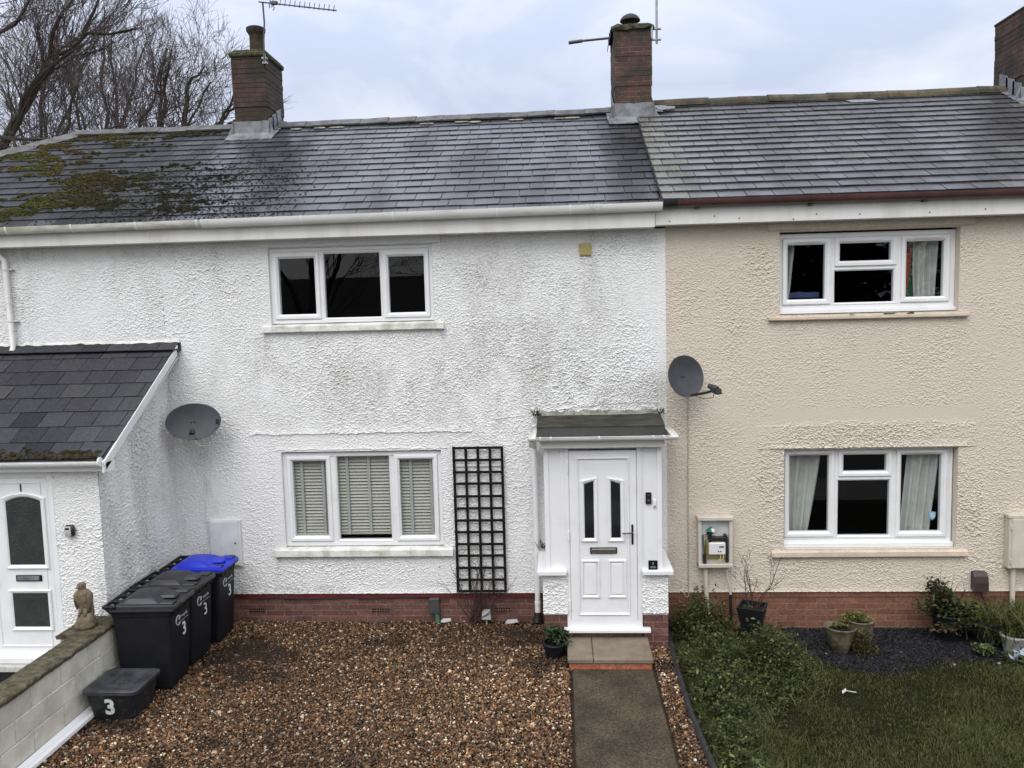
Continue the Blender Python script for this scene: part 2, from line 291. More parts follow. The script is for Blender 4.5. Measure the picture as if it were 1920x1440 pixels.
    g['brown_vent'] = mat('brown_vent_cowl', (.045,.028,.024), .45, var=.2, vscale=9)
    g['grey_flue'] = mat('grey_flue_cover', (.055,.052,.052), .6, var=.2, vscale=9)
    g['light_grey'] = mat('light_grey_plastic', (.42,.44,.43), .5, var=.1)
    g['vent_yellow'] = mat('yellowed_vent_grille', (.50,.42,.17), .6, vscale=30, col2=(.38,.30,.11))
    g['cable'] = mat('grey_cable', (.36,.33,.28), .6)
    g['cable_white'] = mat('white_cable', (.68,.68,.66), .5)
    g['cable_black'] = mat('black_cable', (.02,.02,.02), .6)
    g['blind'] = mat('pale_green_grey_blind', (.45,.43,.36), .5, var=.06, vscale=4)
    g['tape'] = mat('blind_tape', (.40,.40,.36), .8, var=.08)
    g['curtain'] = mat('grey_green_curtain', (.46,.46,.41), .85, var=.15, vscale=5)
    g['orange_cloth'] = mat('orange_cloth', (.40,.09,.03), .8, var=.2)
    g['green_cloth'] = mat('green_cloth', (.04,.13,.08), .8, var=.2)
    g['blue_box'] = mat('blue_cardboard', (.03,.05,.14), .6, var=.4, vscale=12)
    g['room'] = mat('unlit_room_black', (.012,.012,.016), .9, var=.3, vscale=1.5)  # near-black so the wall colour itself carries the unlit room's darkness
    g['shield'] = mat('pale_blue_sticker', (.12,.40,.62), .4, var=.2, vscale=40)
    g['pane'] = glass_mat('window_glass')
    g['felt'] = mat('wet_felt_roof', (.020,.021,.021), .4, spec=.3, vscale=9, col2=(.007,.008,.009), stretch=(3,.5,1), bump=.3, bscale=30)
    g['felt_top'] = mat('algae_felt_upstand', (.060,.056,.046), .75, spec=.2, vscale=10, col2=(.028,.027,.02), bump=.5, bscale=30, stretch=(.4,1,2))
    g['moss'] = attr_mat('roof_moss', rough=.95, spec=.1)
    g['gravel'] = attr_mat('brown_gravel', rough=.5, spec=.25)
    g['chip'] = attr_mat('slate_chippings', rough=.6, spec=.2)
    g['leaf'] = attr_mat('leaf', rough=.55, spec=.22)
    g['grass'] = attr_mat('grass_blade', rough=.7, spec=.10)
    g['bark'] = mat('damp_bark', (.065,.053,.044), .9, spec=.1, vscale=3, col2=(.040,.040,.026))
    g['twig'] = mat('bare_twigs', (.075,.056,.054), .9, var=.3, vscale=.7)
    g['twig_near'] = mat('brown_stems', (.050,.028,.020), .85, var=.3, vscale=9)
    g['soil'] = mat('dark_soil', (.030,.024,.017), .95, spec=.1, vscale=8, col2=(.015,.012,.009), bump=.9, bscale=50)
    g['turf'] = mat('turf_soil', (.016,.020,.008), .95, spec=.05, vscale=6, col2=(.012,.011,.006), bump=.9, bscale=50)
    g['gravel_base'] = mat('gravel_bed', (.040,.028,.018), .95, spec=.1, vscale=20, col2=(.015,.012,.009), bump=.9, bscale=60)
    g['ground'] = mat('far_ground', (.07,.075,.045), .95, spec=.1, var=.4, vscale=.3)
    g['asphalt'] = mat('asphalt', (.05,.05,.052), .85, var=.3, vscale=3, bump=.5, bscale=90)
    g['pavement'] = mat('pavement', (.17,.165,.155), .9, var=.25, vscale=4, bump=.4, bscale=60)
    g['edging'] = mat('black_edging', (.017,.017,.018), .7, var=.4, vscale=20, bump=.6, bscale=50)
    g['pot_black'] = mat('black_plant_pot', (.010,.011,.014), .5, spec=.2, var=.2, vscale=8)
    g['pot_white'] = mat('grey_white_pot', (.36,.36,.37), .6, vscale=9, col2=(.25,.25,.25))
    g['stone_pot'] = mat('mossy_stone_planter', (.17,.145,.10), .95, spec=.1, vscale=10, col2=(.06,.055,.028), ramp=(.36,.62), bump=.8, bscale=35)
    g['litter'] = mat('white_scrap', (.50,.49,.46), .7, var=.2, vscale=30)
    g['paper'] = mat('crumpled_wrapper', (.40,.43,.48), .5, vscale=20, col2=(.30,.36,.45))
    g['red_tile'] = mat('dark_roof_tile', (.028,.024,.022), .85, var=.3, vscale=3)
    g['far_brick'] = brick_mat('far_brick', (.05,.03,.025), (.06,.036,.03), (.05,.045,.04))
    g['path'] = mat('aggregate_path', (.074,.058,.040), .9, spec=.15, vscale=2.2, col2=(.038,.031,.021), ramp=(.34,.62), bump=.6, bscale=130)
    # aggregate speckle on the path
    m = g['path']; nd = m.node_tree.nodes; lk = m.node_tree.links.new; b = nd['Principled BSDF']
    src = b.inputs['Base Color'].links[0].from_socket
    ge = nd.new('ShaderNodeNewGeometry'); vo = nd.new('ShaderNodeTexVoronoi'); vo.inputs['Scale'].default_value = 85; lk(ge.outputs['Position'], vo.inputs['Vector'])
    sp = nd.new('ShaderNodeSeparateColor'); lk(vo.outputs['Color'], sp.inputs[0])
    rr = nd.new('ShaderNodeMapRange'); rr.inputs['From Min'].default_value = 0; rr.inputs['From Max'].default_value = 1; rr.inputs['To Min'].default_value = .55; rr.inputs['To Max'].default_value = 1.6; lk(sp.outputs[0], rr.inputs['Value'])
    vv = nd.new('ShaderNodeVectorMath'); vv.operation = 'SCALE'; lk(src, vv.inputs[0]); lk(rr.outputs[0], vv.inputs['Scale']); lk(vv.outputs[0], b.inputs['Base Color'])
setup_mats()

# ------------------------------------------------------------------ mesh builder
class MB:
    def __init__(s):
        s.v = []; s.f = []; s.tone = []; s.n = 0; s.col = []; s.lich = []; s.stain = []
    def add(s, V, F, tone=.5, col=None, lich=0.0):
        V = np.asarray(V, float).reshape(-1, 3)
        s.v.append(V)
        for fc in F if isinstance(F, list) and len(F) and np.ndim(F[0]) == 2 else [F]:
            groups = {}
            if isinstance(fc, np.ndarray): groups[fc.shape[1]] = fc
            else:
                for q in fc: groups.setdefault(len(q), []).append(q)
            for k, g in groups.items():
                g = np.asarray(g, np.int64) + s.n
                s.f.append(g)
                nf = len(g)
                s.tone.append(np.full(nf, tone) if np.ndim(tone) == 0 else np.asarray(tone))
                s.lich.append(np.full(nf, lich) if np.ndim(lich) == 0 else np.asarray(lich))
                c = (.5,.5,.5) if col is None else col
                s.col.append(np.tile(np.asarray(c, float), (nf, 1)) if np.ndim(c) == 1 else np.asarray(c, float))
        s.n += len(V); return s
    def box(s, x0, x1, y0, y1, z0, z1, **k):
        V = [(x0,y0,z0),(x1,y0,z0),(x1,y1,z0),(x0,y1,z0),(x0,y0,z1),(x1,y0,z1),(x1,y1,z1),(x0,y1,z1)]
        F = [(0,3,2,1),(4,5,6,7),(0,1,5,4),(1,2,6,5),(2,3,7,6),(3,0,4,7)]
        return s.add(V, F, **k)
    def bbox(s, x0, x1, y0, y1, z0, z1, b=.006, **k):
        """box with chamfered edges"""
        V = []
        for sx in (0,1):
            for sy in (0,1):
                for sz in (0,1):
                    X = (x0,x1)[sx]; Y = (y0,y1)[sy]; Z = (z0,z1)[sz]
                    dx = b if sx == 0 else -b; dy = b if sy == 0 else -b; dz = b if sz == 0 else -b
                    V += [(X, Y+dy, Z+dz), (X+dx, Y, Z+dz), (X+dx, Y+dy, Z)]
        def id(sx,sy,sz,a): return (sx*4+sy*2+sz)*3+a
        F = []
        for a,(p,q) in ((0,('y','z')),(1,('x','z')),(2,('x','y'))):
            for side in (0,1):
                o = []
                for u,w in ((0,0),(1,0),(1,1),(0,1)):
                    if a == 0: o.append(id(side,u,w,0))
                    elif a == 1: o.append(id(u,side,w,1))
                    else: o.append(id(u,w,side,2))
                flip = (side == 0) ^ (a == 1)
                F.append(tuple(o[::-1] if flip else o))
        for u in (0,1):
            for w in (0,1):
                e = (u+w) % 2
                q = (id(u,w,0,0), id(u,w,1,0), id(u,w,1,1), id(u,w,0,1)); F.append(q if e else q[::-1])
                q = (id(u,0,w,0), id(u,1,w,0), id(u,1,w,2), id(u,0,w,2)); F.append(q[::-1] if e else q)
                q = (id(0,u,w,1), id(1,u,w,1), id(1,u,w,2), id(0,u,w,2)); F.append(q if e else q[::-1])
        for a in (0,1):
            for b_ in (0,1):
                for c in (0,1):
                    q = (id(a,b_,c,0), id(a,b_,c,1), id(a,b_,c,2)); F.append(q if (a+b_+c) % 2 else q[::-1])
        return s.add(V, F, **k)
    def obox(s, p, ax, ay, az, **k):
        """box from corner-centre p with half-axis vectors"""
        p = np.array(p, float); ax, ay, az = map(lambda q: np.array(q, float), (ax, ay, az))
        V = [p+i*ax+j*ay+l*az for l in (-1,1) for (i,j) in ((-1,-1),(1,-1),(1,1),(-1,1))]
        F = [(0,3,2,1),(4,5,6,7),(0,1,5,4),(1,2,6,5),(2,3,7,6),(3,0,4,7)]
        return s.add(V, F, **k)
    def tube(s, pts, r, n=8, caps=True, **k):
        P = np.array(pts, float); m = len(P)
        R = np.full(m, r) if np.ndim(r) == 0 else np.array(r, float)
        V = []; prev = None
        for i in range(m):
            d = P[min(i+1, m-1)]-P[max(i-1, 0)]; d = d/(np.linalg.norm(d)+1e-12)
            if prev is None:
                a = np.array((0,0,1.0)) if abs(d[2]) < .9 else np.array((1.0,0,0))
            else: a = prev
            u = a - d*(a@d); u /= np.linalg.norm(u)+1e-12; prev = u; w = np.cross(d, u)
            for j in range(n):
                t = 2*PI*j/n; V.append(P[i]+R[i]*(u*math.cos(t)+w*math.sin(t)))
        F = [(i*n+j, i*n+(j+1) % n, (i+1)*n+(j+1) % n, (i+1)*n+j) for i in range(m-1) for j in range(n)]
        if caps: F += [tuple(range(n))[::-1], tuple(range((m-1)*n, m*n))]
        return s.add(V, F, **k)
    def lathe(s, c, prof, n=24, sx=1.0, sy=1.0, **k):
        c = np.array(c, float); V = []
        for (r, z) in prof:
            for j in range(n):
                t = 2*PI*j/n; V.append(c+(r*math.cos(t)*sx, r*math.sin(t)*sy, z))
        m = len(prof)
        F = [(i*n+j, i*n+(j+1) % n, (i+1)*n+(j+1) % n, (i+1)*n+j) for i in range(m-1) for j in range(n)]
        if prof[0][0] > 1e-4: F.append(tuple(range(n))[::-1])
        if prof[-1][0] > 1e-4: F.append(tuple(range((m-1)*n, m*n)))
        return s.add(V, F, **k)
    def ring(s, rect, prof, **k):
        """mitred rectangular frame in the XZ plane: prof = list of (inset, y)"""
        x0, x1, z0, z1 = rect; V = []
        for (i, y) in prof:
            V += [(x0+i,y,z0+i),(x1-i,y,z0+i),(x1-i,y,z1-i),(x0+i,y,z1-i)]
        F = []
        for a in range(len(prof)-1):
            for j in range(4):
                F.append((a*4+j, a*4+(j+1) % 4, a*4+4+(j+1) % 4, a*4+4+j))
        return s.add(V, F, **k)
    def loft(s, loops, cap0=True, cap1=True, **k):
        n = len(loops[0]); V = [p for lp in loops for p in lp]; F = []
        for a in range(len(loops)-1):
            for j in range(n):
                F.append((a*n+j, a*n+(j+1) % n, (a+1)*n+(j+1) % n, (a+1)*n+j))
        if cap0: F.append(tuple(range(n))[::-1])
        if cap1: F.append(tuple(range((len(loops)-1)*n, len(loops)*n)))
        return s.add(V, F, **k)
    def build(s, name, m, parent=None, smooth=False, local=False, stain=None, angle=None):
        V = np.concatenate(s.v) if s.v else np.zeros((0, 3))
        if parent is not None and not local: V = V - np.array(wloc(parent))
        me = bpy.data.meshes.new(name)
        me.vertices.add(len(V)); me.vertices.foreach_set('co', V.astype(np.float32).ravel())
        tot = sum(g.size for g in s.f); nf = sum(len(g) for g in s.f)
        me.loops.add(tot); me.polygons.add(nf)
        li = np.concatenate([g.ravel() for g in s.f]); lt = np.concatenate([np.full(len(g), g.shape[1]) for g in s.f])
        ls = np.concatenate([[0], np.cumsum(lt)[:-1]])
        me.loops.foreach_set('vertex_index', li.astype(np.int32))
        me.polygons.foreach_set('loop_start', ls.astype(np.int32))
        me.polygons.foreach_set('use_smooth', np.full(nf, smooth))
        me.update(calc_edges=True)
        a = me.attributes.new('tone', 'FLOAT', 'FACE'); a.data.foreach_set('value', np.concatenate(s.tone).astype(np.float32))
        lc = np.concatenate(s.lich)
        if lc.any(): a = me.attributes.new('lichen', 'FLOAT', 'FACE'); a.data.foreach_set('value', lc.astype(np.float32))
        c = np.concatenate(s.col)
        if (c != .5).any():
            a = me.attributes.new('col', 'FLOAT_COLOR', 'FACE'); a.data.foreach_set('color', np.c_[c, np.ones(len(c))].astype(np.float32).ravel())
        if stain is not None:
            a = me.attributes.new('stain', 'FLOAT', 'POINT'); a.data.foreach_set('value', np.asarray(stain, np.float32))
        me.validate()
        if angle is not None and smooth:
            me.set_sharp_from_angle(angle=rad(angle))
        me.materials.append(m if not isinstance(m, str) else M_[m])
        o = bpy.data.objects.new(name, me); COL.objects.link(o)
        if parent is not None: o.parent = parent
        return o

def wloc(o):
    l = Vector((0,0,0))
    while o is not None: l += o.location; o = o.parent
    return l
def thing(name, label, cat, loc=(0,0,0), group=None):
    o = bpy.data.objects.new(name, None); COL.objects.link(o); o.location = loc; o.empty_display_size = .2
    o['label'] = label; o['category'] = cat
    if group: o['group'] = group
    return o
def tag(o, label, cat, group=None, kind=None):
    o['label'] = label; o['category'] = cat
    if group: o['group'] = group
    if kind: o['kind'] = kind
    return o
def struct(o): o['kind'] = 'structure'; return o
def stuff(o, label=None, cat=None):
    o['kind'] = 'stuff'
    if label: o['label'] = label
    if cat: o['category'] = cat
    return o
def text_geo(txt, size, axis_u, axis_v, origin, depth, axis_n, bold=0.0):
    cu = bpy.data.curves.new('text', 'FONT'); cu.body = txt; cu.size = size; cu.extrude = depth; cu.offset = bold; cu.align_x = 'CENTER'; cu.align_y = 'CENTER'; cu.resolution_u = 3
    o = bpy.data.objects.new('text', cu); COL.objects.link(o)
    dg = bpy.context.evaluated_depsgraph_get(); ev = o.evaluated_get(dg); me = ev.to_mesh()
    V = np.array([v.co[:] for v in me.vertices]).reshape(-1, 3); F = [tuple(p.vertices) for p in me.polygons]
    ev.to_mesh_clear(); bpy.data.objects.remove(o); bpy.data.curves.remove(cu)
    u, w, n, c = map(lambda q: np.array(q, float), (axis_u, axis_v, axis_n, origin))
    return c + V[:, :1]*u + V[:, 1:2]*w + V[:, 2:3]*n, F

def gauss2(shape, sx, sz, rng):
    """white noise blurred by an anisotropic gaussian (sigmas in cells), unit variance"""
    w = rng.standard_normal(shape); F = np.fft.rfft2(w)
    fz = np.fft.fftfreq(shape[0])[:, None]; fx = np.fft.rfftfreq(shape[1])[None]
    F *= np.exp(-2*PI*PI*((fx*sx)**2+(fz*sz)**2)); o = np.fft.irfft2(F, s=shape)
    return (o-o.mean())/(o.std()+1e-9)

def split_lines(a, b, cuts, res):
    pts = [a]+sorted(c for c in cuts if a < c < b)+[b]; out = []
    for p, q in zip(pts[:-1], pts[1:]):
        n = max(1, int(round((q-p)/res))); out += list(np.linspace(p, q, n+1)[:-1])
    return np.array(out+[b])

def rough_wall(name, parent, m, x0, x1, z0, z1, openings, seed, res=.0062, amp=.0042, lips=(), smooth_fn=None, stain_fn=None, to_world=None, bell=True, reveal=.16, extra=None):
    """roughcast wall sheet with window openings; every lump of the render is geometry"""
    rng = np.random.default_rng(seed)
    xs = split_lines(x0, x1, [c for o in openings for c in o[:2]], res); zs = split_lines(z0, z1, [c for o in openings for c in o[2:4]], res)
    nx, nz = len(xs), len(zs); sh = (nz, nx); k = .0125/res
    a = gauss2(sh, .0052/res, .0040/res, rng); b = gauss2(sh, .0088/res, .0062/res, rng); e_ = gauss2(sh, .12/res, .10/res, rng); c = gauss2(sh, 6*k, 5*k, rng); d = gauss2(sh, 30*k, 24*k, rng)
    h = np.clip(a, -.8, 2.2)*.80+np.maximum(b, -.3)*(.38+.22*e_)+.08*c
    X, Z = np.meshgrid(xs, zs)
    A = amp*(1+.18*d+.14*e_)
    if smooth_fn: A = A*smooth_fn(X, Z)
    H = h*A
    for (lx0, lx1, lz, hgt, tail) in lips:       # overlapping coats end in a proud lip
        wob = lz+.006*np.interp(xs, np.linspace(x0, x1, 90), rng.standard_normal(90))[None]
        mk = (X > lx0) & (X < lx1) & (Z > wob)
        H += np.where(mk, hgt*np.exp(-(Z-wob)/tail), 0)
    if bell:
        H += .018*np.exp(-(Z-z0)/.03)
    if extra: H += extra(X, Z)
    V = np.stack([X, -H, Z], -1).reshape(-1, 3)
    cx = .5*(xs[:-1]+xs[1:]); cz = .5*(zs[:-1]+zs[1:]); CX, CZ = np.meshgrid(cx, cz)
    keep = np.ones(CX.shape, bool)
    for o in openings: keep &= ~((CX > o[0]) & (CX < o[1]) & (CZ > o[2]) & (CZ < o[3]))
    I, J = np.nonzero(keep); q = np.stack([I*nx+J, I*nx+J+1, (I+1)*nx+J+1, (I+1)*nx+J], 1)
    st = np.zeros(len(V))
    if stain_fn is not None:
        n1_ = gauss2(sh, .10/res, .16/res, rng).ravel(); n2_ = gauss2(sh, .03/res, .06/res, rng).ravel()
        st = np.clip(stain_fn(V[:, 0], V[:, 2])*(1+.30*n1_+.30*n2_), 0, 1)
    used = np.unique(q); rm = np.full(len(V), -1); rm[used] = np.arange(len(used))
    V = V[used]; q = rm[q]; st = st[used]
    if to_world is not None: V = to_world(V)
    mb = MB(); mb.add(V, q)
    n0 = mb.n
    for o in openings:                            # reveals
        a0, a1, b0, b1 = o[:4]; yf, yb = -.004, reveal
        R = np.array([(a0,yf,b0),(a1,yf,b0),(a1,yf,b1),(a0,yf,b1),(a0,yb,b0),(a1,yb,b0),(a1,yb,b1),(a0,yb,b1)], float)
        mb.add(R, [(0,1,5,4),(1,2,6,5),(2,3,7,6),(3,0,4,7)])
    st = np.concatenate([st, np.full(mb.n-n0, .1)])
    return mb.build(name, m, parent, smooth=False, stain=st)

def blob(X, Z, *bl):
    s = np.zeros_like(X)
    for (cx, cz, sx_, sz_, k) in bl: s += k*np.exp(-((X-cx)/sx_)**2-((Z-cz)/sz_)**2)
    return s

# ------------------------------------------------------------------ roof geometry
SLOPE = (7.10-5.17)/3.5
RA = math.atan(SLOPE); CS, SN = math.cos(RA), math.sin(RA)
def roof_pt(x, s, lift=0.0, dz=0.0, base=(-.28, 5.181)):
    """point at distance s up the slope from the eave"""
    return (x, base[0]+s*CS-lift*SN, base[1]+s*SN+lift*CS+dz)
def slates(x0, x1, s0, s1, gauge, width, seed, thick=.009, dz=0.0, clip=None, base=(-.28,5.181), lich=None, jit=.004, skip=None, ang=None, tone_fn=None):
    rng = np.random.default_rng(seed); V = []; F = []; T = []; Lc = []
    cs, sn = (CS, SN) if ang is None else (math.cos(ang), math.sin(ang))
    rows = int(round((s1-s0)/gauge))
    def P(x, s, l): return (x, base[0]+s*cs-l*sn, base[1]+s*sn+l*cs+dz)
    for r in range(rows):
        sa = s0+r*gauge; sb = min(sa+gauge*1.18, s1+.02); off = (r % 2)*width/2+rng.uniform(-.03, .03)
        x = x0-off
        while x < x1:
            w = width*rng.uniform(.975, 1.025)
            a, b = max(x+.0042, x0), min(x+w-.0042, x1); x += w
            if b-a < .03: continue
            mx_ = .5*(a+b)
            al, ar, bl, br = a, b, a, b
            if clip:
                ca, cb = clip(sa), clip(sb)
                if b < min(ca, cb)+.02: continue
                al, bl = max(a, ca), max(a, cb)
                if al >= ar-.01 or bl >= br-.01:
                    al = min(al, ar-.01); bl = min(bl, br-.01)
            if skip and skip(mx_, sa): continue
            j = rng.uniform(-jit, jit, 2); lf = thick+.004+rng.uniform(0, .004); tilt = rng.uniform(-.0025, .0025)
            n = len(V)
            V += [P(al, sa+j[0], lf+tilt), P(ar, sa+j[1], lf-tilt), P(br, sb, .002), P(bl, sb, .002),
                  P(al, sa+j[0], lf-thick+tilt), P(ar, sa+j[1], lf-thick-tilt), P(br, sb, .002-thick), P(bl, sb, .002-thick)]
            F += [(n,n+1,n+2,n+3), (n+4,n+5,n+1,n), (n+5,n+6,n+2,n+1), (n+7,n+4,n,n+3)]
            t = rng.normal(.5, .2) if rng.random() > .04 else 1.1
            if tone_fn: t += tone_fn(mx_, sa)
            T += [np.clip(t, 0, 1.4)]*4
            Lc += [lich(mx_, sa, rng) if lich else 0]*4
    return V, np.array(F), np.array(T), np.array(Lc, float)
def roof_sheet(mb, pts): mb.add(pts, [tuple(range(len(pts)))])

def ridge_run(mb, p0, p1, n, kind, seed, r=.12):
    rng = np.random.default_rng(seed); p0 = np.array(p0, float); p1 = np.array(p1, float)
    d = (p1-p0)/n; u = d/np.linalg.norm(d); side = np.cross(u, (0,0,1.0)); side /= np.linalg.norm(side); up = np.cross(side, u)
    for i in range(n):
        a = p0+d*i+u*.002; b = p0+d*(i+1)-u*.002; j = rng.normal(0, .006, 2); loops = []
        for q, jj in ((a, j[0]), (b, j[1])):
            lp = []
            if kind == 'angle':
                for (sx_, sz_) in ((-1.0,-.62),(-.25,-.06),(0,0),(.25,-.06),(1.0,-.62),(.94,-.74),(0,-.14),(-.94,-.74)): lp.append(q+side*sx_*r*1.2+up*(sz_*r*1.1+jj))
            else:
                for t in np.linspace(0, PI, 8): lp.append(q-side*math.cos(t)*r+up*(math.sin(t)*r-r+jj))
                for t in np.linspace(PI, 0, 8): lp.append(q-side*math.cos(t)*(r-.016)+up*(math.sin(t)*(r-.016)-r+jj))
            loops.append(lp)
        mb.loft(loops, tone=float(np.clip(rng.normal(.5,.25),0,1)))

def half_gutter(mb, x0, x1, y, z, r=.055, n=12, t=.004, rz=None, fall=0.0, **k):
    """half round channel; z = lip height at x = 1.24, falling by 'fall' metres per metre towards -x"""
    rz = rz or r; loops = []
    for x in (x0, x1):
        zl = z-fall*(1.24-x)
        loops.append([(x, y-r*math.cos(a), zl-rz*math.sin(a)) for a in np.linspace(0, PI, n)]+[(x, y-(r-t)*math.cos(a), zl-(rz-t)*math.sin(a)) for a in np.linspace(PI, 0, n)])
    mb.loft(loops, **k)
def gutter_band(mb, x, w, y, z, r=.06, **k): half_gutter(mb, x-w/2, x+w/2, y, z+.002, r, **k)

# ------------------------------------------------------------------ windows
def window(parent, rect, glasses, yf, sashes, sill=None, sill_m='sill', vents=(), cill=None, frame_w=.062, opening=None):
    """uPVC casement: frame with mullions (mesh), opening sashes, panes, sill as sub-parts. yf = y of the frame face"""
    x0, x1, z0, z1 = rect; yb = yf+.07
    mb = MB()
    ins = [g for g in glasses]
    # outer frame ring
    fw = min(g[0] for g in glasses)-x0-.055 if any(sashes) else .06
    fw = max(.03, min(.06, fw))
    mb.ring(rect, [(0,yb),(0,yf+.004),(.004,yf),(fw-.012,yf),(fw,yf+.012),(fw,yb)])
    # fill between frame opening and glass: mullions/transoms are the gaps between neighbouring lights
    lights = []
    for g, s_ in zip(glasses, sashes):
        e = .062 if s_ else .022
        lights.append((g[0]-e, g[1]+e, g[2]-e, g[3]+e))
    xs = sorted(set([x0+fw, x1-fw]+[l[0] for l in lights]+[l[1] for l in lights])); zs = sorted(set([z0+fw, z1-fw]+[l[2] for l in lights]+[l[3] for l in lights]))
    for i in range(len(xs)-1):
        for j in range(len(zs)-1):
            cx_, cz_ = (xs[i]+xs[i+1])/2, (zs[j]+zs[j+1])/2
            if not (x0+fw < cx_ < x1-fw and z0+fw < cz_ < z1-fw): continue
            if any(l[0] < cx_ < l[1] and l[2] < cz_ < l[3] for l in lights): continue
            mb.box(xs[i], xs[i+1], yf+.004, yb-.004, zs[j], zs[j+1])
    for l, s_ in zip(lights, sashes):
        if not s_: mb.ring(l, [(-.004,yf+.003),(-.004,yf-.001),(.006,yf-.001),(.022,yf+.016),(.022,yb)])
    if cill: mb.bbox(cill[0], cill[1], yf-.05, yf+.02, cill[2], cill[3], .005)
    fr = mb.build('window', 'upvc', parent)
    for g, l, s_ in zip(glasses, lights, sashes):
        if s_:
            sb = MB(); sb.ring((l[0],l[1],l[2],l[3]), [(0,yf+.01),(0,yf-.012),(.006,yf-.018),(.036,yf-.018),(.058,yf+.004),(.062,yf+.008),(.062,yb)])
            sb.build('sash', 'upvc', fr)
        pb = MB(); pb.add([(g[0]-.003,yf+.022,g[2]-.003),(g[1]+.003,yf+.022,g[2]-.003),(g[1]+.003,yf+.022,g[3]+.003),(g[0]-.003,yf+.022,g[3]+.003)], [(0,1,2,3)])
        pb.build('pane', 'pane', fr)
    for v in vents:
        vb = MB(); vb.bbox(v[0], v[1], yf-.032, yf-.017, v[2], v[3], .004); vb.build('trickle_vent', 'upvc', fr)
    if sill:
        sbm = MB()
        sx0, sx1, sz0, sz1, sy = sill
        loops = []
        for x in np.linspace(sx0, sx1, 40):
            w = RNG.normal(0, .0015)
            loops.append([(x, yf+.03, sz0), (x, sy+w, sz0), (x, sy-.006+w, sz0+.01), (x, sy-.004+w, sz1-.03), (x, sy+.012+w, sz1-.022), (x, yf+.03, sz1)])
        sbm.loft(loops); sbm.build('sill', sill_m, fr)
    return fr

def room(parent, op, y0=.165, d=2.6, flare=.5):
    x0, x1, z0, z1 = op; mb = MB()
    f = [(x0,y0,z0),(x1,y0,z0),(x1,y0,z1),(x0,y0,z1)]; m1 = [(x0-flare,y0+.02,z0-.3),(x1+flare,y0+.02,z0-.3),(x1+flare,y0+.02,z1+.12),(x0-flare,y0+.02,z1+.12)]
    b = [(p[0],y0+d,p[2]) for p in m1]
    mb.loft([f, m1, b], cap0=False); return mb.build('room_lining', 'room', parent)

def venetian(parent, x0, x1, z0, z1, y, tapes):
    mb = MB(); n = int((z1-z0)/.0415)
    for i in range(n):
        z = z0+(z1-z0)*(i+.5)/n; c, s_ = math.cos(rad(50)), math.sin(rad(50)); w = .0235; j = random.uniform(-.0015, .0015)
        mb.obox(((x0+x1)/2, y, z+j), ((x1-x0)/2, 0, 0), (0, w*c, w*s_), (0, -.0015*s_, .0015*c))
    mb.box(x0, x1, y-.025, y+.025, z1, z1+.05); mb.box(x0, x1, y-.022, y+.022, z0-.03, z0-.008)
    bl = mb.build('venetian_blind', 'blind', parent)
    return bl
def blind_tapes(parent, xs, z0, z1, y):
    for x in xs:
        mb = MB(); mb.box(x-.018, x+.018, y-.031, y-.029, z0-.03, z1+.03); mb.build('blind_tape', 'tape', parent)

def curtain(parent, top, bot, y, z0, z1, folds, name='curtain', m='curtain', amp=.03):
    """hanging cloth: top/bot = (x0, x1) extents at head and foot"""
    mb = MB(); nz, nx = 14, folds*8
    V = []; F = []
    for i in range(nz+1):
        t = i/nz; z = z1+(z0-z1)*t; tt = t**1.4
        a = top[0]+(bot[0]-top[0])*tt; b = top[1]+(bot[1]-top[1])*tt
        for j in range(nx+1):
            u = j/nx; V.append((a+(b-a)*u, y+amp*math.sin(u*folds*2*PI+.5*math.sin(3*t))*(.6+.4*t)+.012*math.sin(11*u+4*t), z))
    for i in range(nz):
        for j in range(nx): F.append((i*(nx+1)+j, i*(nx+1)+j+1, (i+1)*(nx+1)+j+1, (i+1)*(nx+1)+j))
    mb.add(V, F); return mb.build(name, m, parent, smooth=True)

# ================================================================== SETTING
LS = 3.5/CS                                   # slope length of the roof
mb = MB(); mb.add([(-400,-400,-.16),(400,-400,-.16),(400,400,-.16),(-400,400,-.16)], [(0,1,2,3)]); struct(mb.build('ground', 'ground'))
mb = MB(); mb.box(-4.98, 1.25, -6.2, .02, -.14, -.006); struct(mb.build('gravel_bed', 'gravel_base'))
mb = MB(); mb.box(-8.5, -4.98, -6.2, .0, -.14, -.02); struct(mb.build('side_path', 'pavement'))
mb = MB(); mb.box(1.25, 9, -6.2, .02, -.15, -.105); struct(mb.build('lawn_soil', 'turf'))
mb = MB()
loops = []
for x0, x1, y in ((.066,.957,-6.2),(.066,.957,-4.4),(.066,.957,-1.385)): loops.append([(x0,y,-.12),(x1,y,-.12),(x1,y,-.002),(x1-.012,y,.008),(x0+.012,y,.008),(x0,y,-.002)])
mb.loft(loops); struct(mb.build('path', 'path'))
mb = MB(); mb.box(-60, 60, -8.2, -6.25, -.15, -.05); struct(mb.build('pavement', 'pavement'))
mb = MB(); mb.box(-60, 60, -8.35, -8.21, -.15, -.06); struct(mb.build('kerb', 'pavement'))
mb = MB(); mb.box(-60, 60, -15, -8.36, -.155, -.14); struct(mb.build('road', 'asphalt'))

